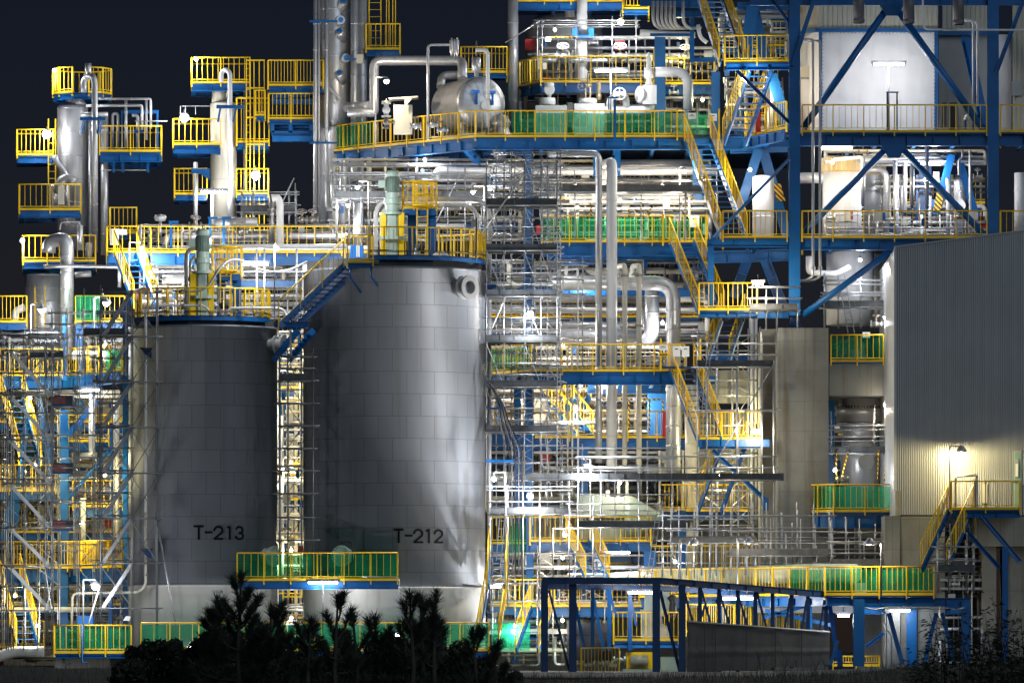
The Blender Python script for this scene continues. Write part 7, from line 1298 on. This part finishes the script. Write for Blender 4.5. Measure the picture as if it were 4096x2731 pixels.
# ---------------------------------------------------------------- unseen fill lamps, added only to brighten the deep bays
for lab, x, y, Y, pw, cl in (
  ('added fill lamp under the shoulder level deck behind the left scaffold', 120, 1590, 6.5, 330, YG), ('added fill lamp behind the pale scaffold stair tower', 140, 1860, 5, 380, YG), ('added fill lamp over the dense yellow railed deck at the left', 330, 2090, 3, 360, YG),
  ('added fill lamp beside the cream main low at the left edge', 60, 2380, 2, 260, YG), ('added fill lamp between the left blue column and T-213', 420, 1900, 4, 330, YG), ('added fill lamp behind the left green barrier', 150, 2500, 1.5, 200, COOL),
  ('added fill lamp glowing over the bright fat pipe at the left', 420, 1380, 5.2, 260, WARM), ('added fill lamp inside the gap between the tanks, upper', 1160, 1480, 6.6, 300, YG), ('added fill lamp inside the gap between the tanks, middle', 1165, 1850, 6.6, 320, YG), ('added fill lamp inside the gap between the tanks, lower', 1165, 2200, 6.6, 300, YG), ('added fill lamp low in the gap under the tank walkway', 1165, 2470, 5, 200, COOL),
  ('added fill lamp behind the front lagged pipe under the upper deck', 2300, 745, 10, 420, WARM), ('added fill lamp behind the upper stair under the upper deck', 2650, 745, 10, 380, WARM), ('added fill lamp over the instrument crowd on the middle deck', 2480, 800, 8.8, 330, WARM), ('added fill lamp under the upper deck corner behind the T-212 roof', 1700, 640, 11, 300, COOL), ('added fill lamp in the scaffolding under the drum', 1960, 760, 9, 300, COOL), ('added fill lamp on the shaded tier below the middle deck', 2330, 1110, 8.5, 300, COOL), ('added fill lamp beside the short fat lagged pipe', 2650, 1290, 6.5, 280, COOL),
  ('added fill lamp over the lit tier on the big pipe deck', 2250, 1380, 5.2, 260, WARM), ('added fill lamp over the far yellow deck, left one', 2080, 1600, 9.5, 420, WARM), ('added fill lamp over the far yellow deck, right one', 2560, 1600, 9.5, 380, WARM), ('added fill lamp above the pale green machine', 2480, 1930, 3, 130, WARM), ('added fill lamp behind the stairs by the pier', 2880, 1900, 5.2, 300, YG), ('added fill lamp lighting the pale wall behind the striped boards', 2950, 1640, 5.5, 300, YG),
  ('added fill lamp under the machine deck', 2250, 2230, 4.5, 360, WARM), ('added fill lamp at the ground beside the lower T-212 stair', 2060, 2500, 0, 420, COOL), ('added fill lamp low behind the dark frame posts', 2250, 2480, -1.5, 330, WARM), ('added fill lamp over the pale conveyor tube', 2700, 2245, -3.5, 170, COOL),
  ('added fill lamp above the valve deck machinery, left one', 2220, 120, 13.6, 260, COOL), ('added fill lamp above the valve deck machinery, right one', 2720, 150, 13.2, 260, YG), ('added fill lamp behind the white bend on the upper deck', 2810, 400, 11, 260, YG), ('added fill lamp in the bay behind the dark blue stair', 3060, 350, 7.5, 260, WARM),
  ('added fill lamp before the fat amber rimmed vessel', 3330, 650, 3.2, 260, WARM), ('added fill lamp near the striped raker of the lower right deck', 3700, 720, 3.4, 300, COOL), ('added fill lamp in the bay under the lower right deck', 3440, 1040, 3, 330, COOL), ('added fill lamp lower in the bay above the green sheeting', 3540, 1270, 2.6, 240, COOL), ('added fill lamp beside the slim white vessel', 3000, 680, 6, 280, COOL), ('added fill lamp under the concrete beam by the cone vessel', 3540, 1620, 2.4, 420, WARM), ('added fill lamp at the foot of the cone vessel', 3340, 1880, 1.5, 330, COOL),
  ('added fill lamp behind the valve on the long valve deck', 840, 960, 9.5, 200, COOL), ('added fill lamp behind the tallest column foot', 1420, 900, 10, 240, COOL)):
    lamp_bulb(lab, x, y, Y, pw * .5, cl, 3*.06, .055, glow=60)
for lab, x0, x1, y, Y, pw, rz in (('added fill strip light under the big pipe deck', 2380, 2470, 1548, 5, 220, 0), ('added fill strip light under the machine deck beam', 2420, 2520, 2208, 3.4, 200, 0), ('added fill strip light under the left shoulder level deck', 330, 400, 1560, 5, 200, 0), ('added fill strip light at the end of the conveyor gallery', 3560, 3640, 2440, -7, 70, 0)):  # invented strip fittings that lift the brightness under the decks
    lamp_tube(lab, x0, x1, y, Y, pw * .6, COOL, 40)

lamp_bulb('blue white lamp half hidden by the bushes before T-212', 1590, 2540, -10, 230, (.8, .9, 1), .2, .09, glow=60); lamp_bulb('lamp hidden behind the bushes before T-213', 760, 2590, -9.5, 170, COOL, .2, .08, glow=60)
# ---------------------------------------------------------------- sky, moon-weak sun, camera, render
w = bpy.data.worlds.new('World'); sc.world = w; w.use_nodes = True; nt = w.node_tree; bg = nt.nodes['Background']
sk = nt.nodes.new('ShaderNodeTexSky'); sk.sky_type = 'NISHITA'; sk.sun_disc = False; sk.sun_elevation = R(50); sk.sun_rotation = R(180); sk.altitude = 50; sk.air_density = 1.0; sk.dust_density = .3; sk.ozone_density = 2.0
hs = nt.nodes.new('ShaderNodeHueSaturation'); hs.inputs['Saturation'].default_value = SKYSAT; L(nt, sk.outputs[0], hs.inputs['Color'])
tn = nt.nodes.new('ShaderNodeMix'); tn.data_type = 'RGBA'; tn.blend_type = 'MULTIPLY'; tn.inputs[0].default_value = 1; tn.inputs[7].default_value = (1.0, .80, 1.10, 1); L(nt, hs.outputs[0], tn.inputs[6]); L(nt, tn.outputs[2], bg.inputs[0]); bg.inputs[1].default_value = SKY
sun = bpy.data.lights.new('night_glow', 'SUN'); sun.energy = SUN; sun.angle = R(50); sun.color = (.72, .86, 1.0)
so = bpy.data.objects.new('night_glow', sun); COL.objects.link(so); so.rotation_euler = (R(64), 0, R(33))
cam = bpy.data.cameras.new('camera'); co = bpy.data.objects.new('camera', cam); COL.objects.link(co)
co.location = (0, -D, CZ); co.rotation_euler = (R(90), 0, 0); cam.sensor_width = 36; cam.lens = 36 * F / 4096; cam.shift_y = (HY - 1365.5) / 4096; cam.clip_start = 1; cam.clip_end = 6000; sc.camera = co
vs = sc.view_settings; vs.view_transform = 'Standard'; vs.look = 'None'; vs.exposure = EXPO; vs.gamma = 1; vs.use_curve_mapping = False
sc.render.engine = 'CYCLES'; cy = sc.cycles; cy.use_denoising = True; cy.max_bounces = 7; cy.diffuse_bounces = 3; cy.glossy_bounces = 3; cy.transparent_max_bounces = 16; cy.sample_clamp_indirect = 4; cy.caustics_reflective = False; cy.caustics_refractive = False
try: cy.denoiser = 'OPENIMAGEDENOISE'; cy.use_light_tree = True
except Exception: pass
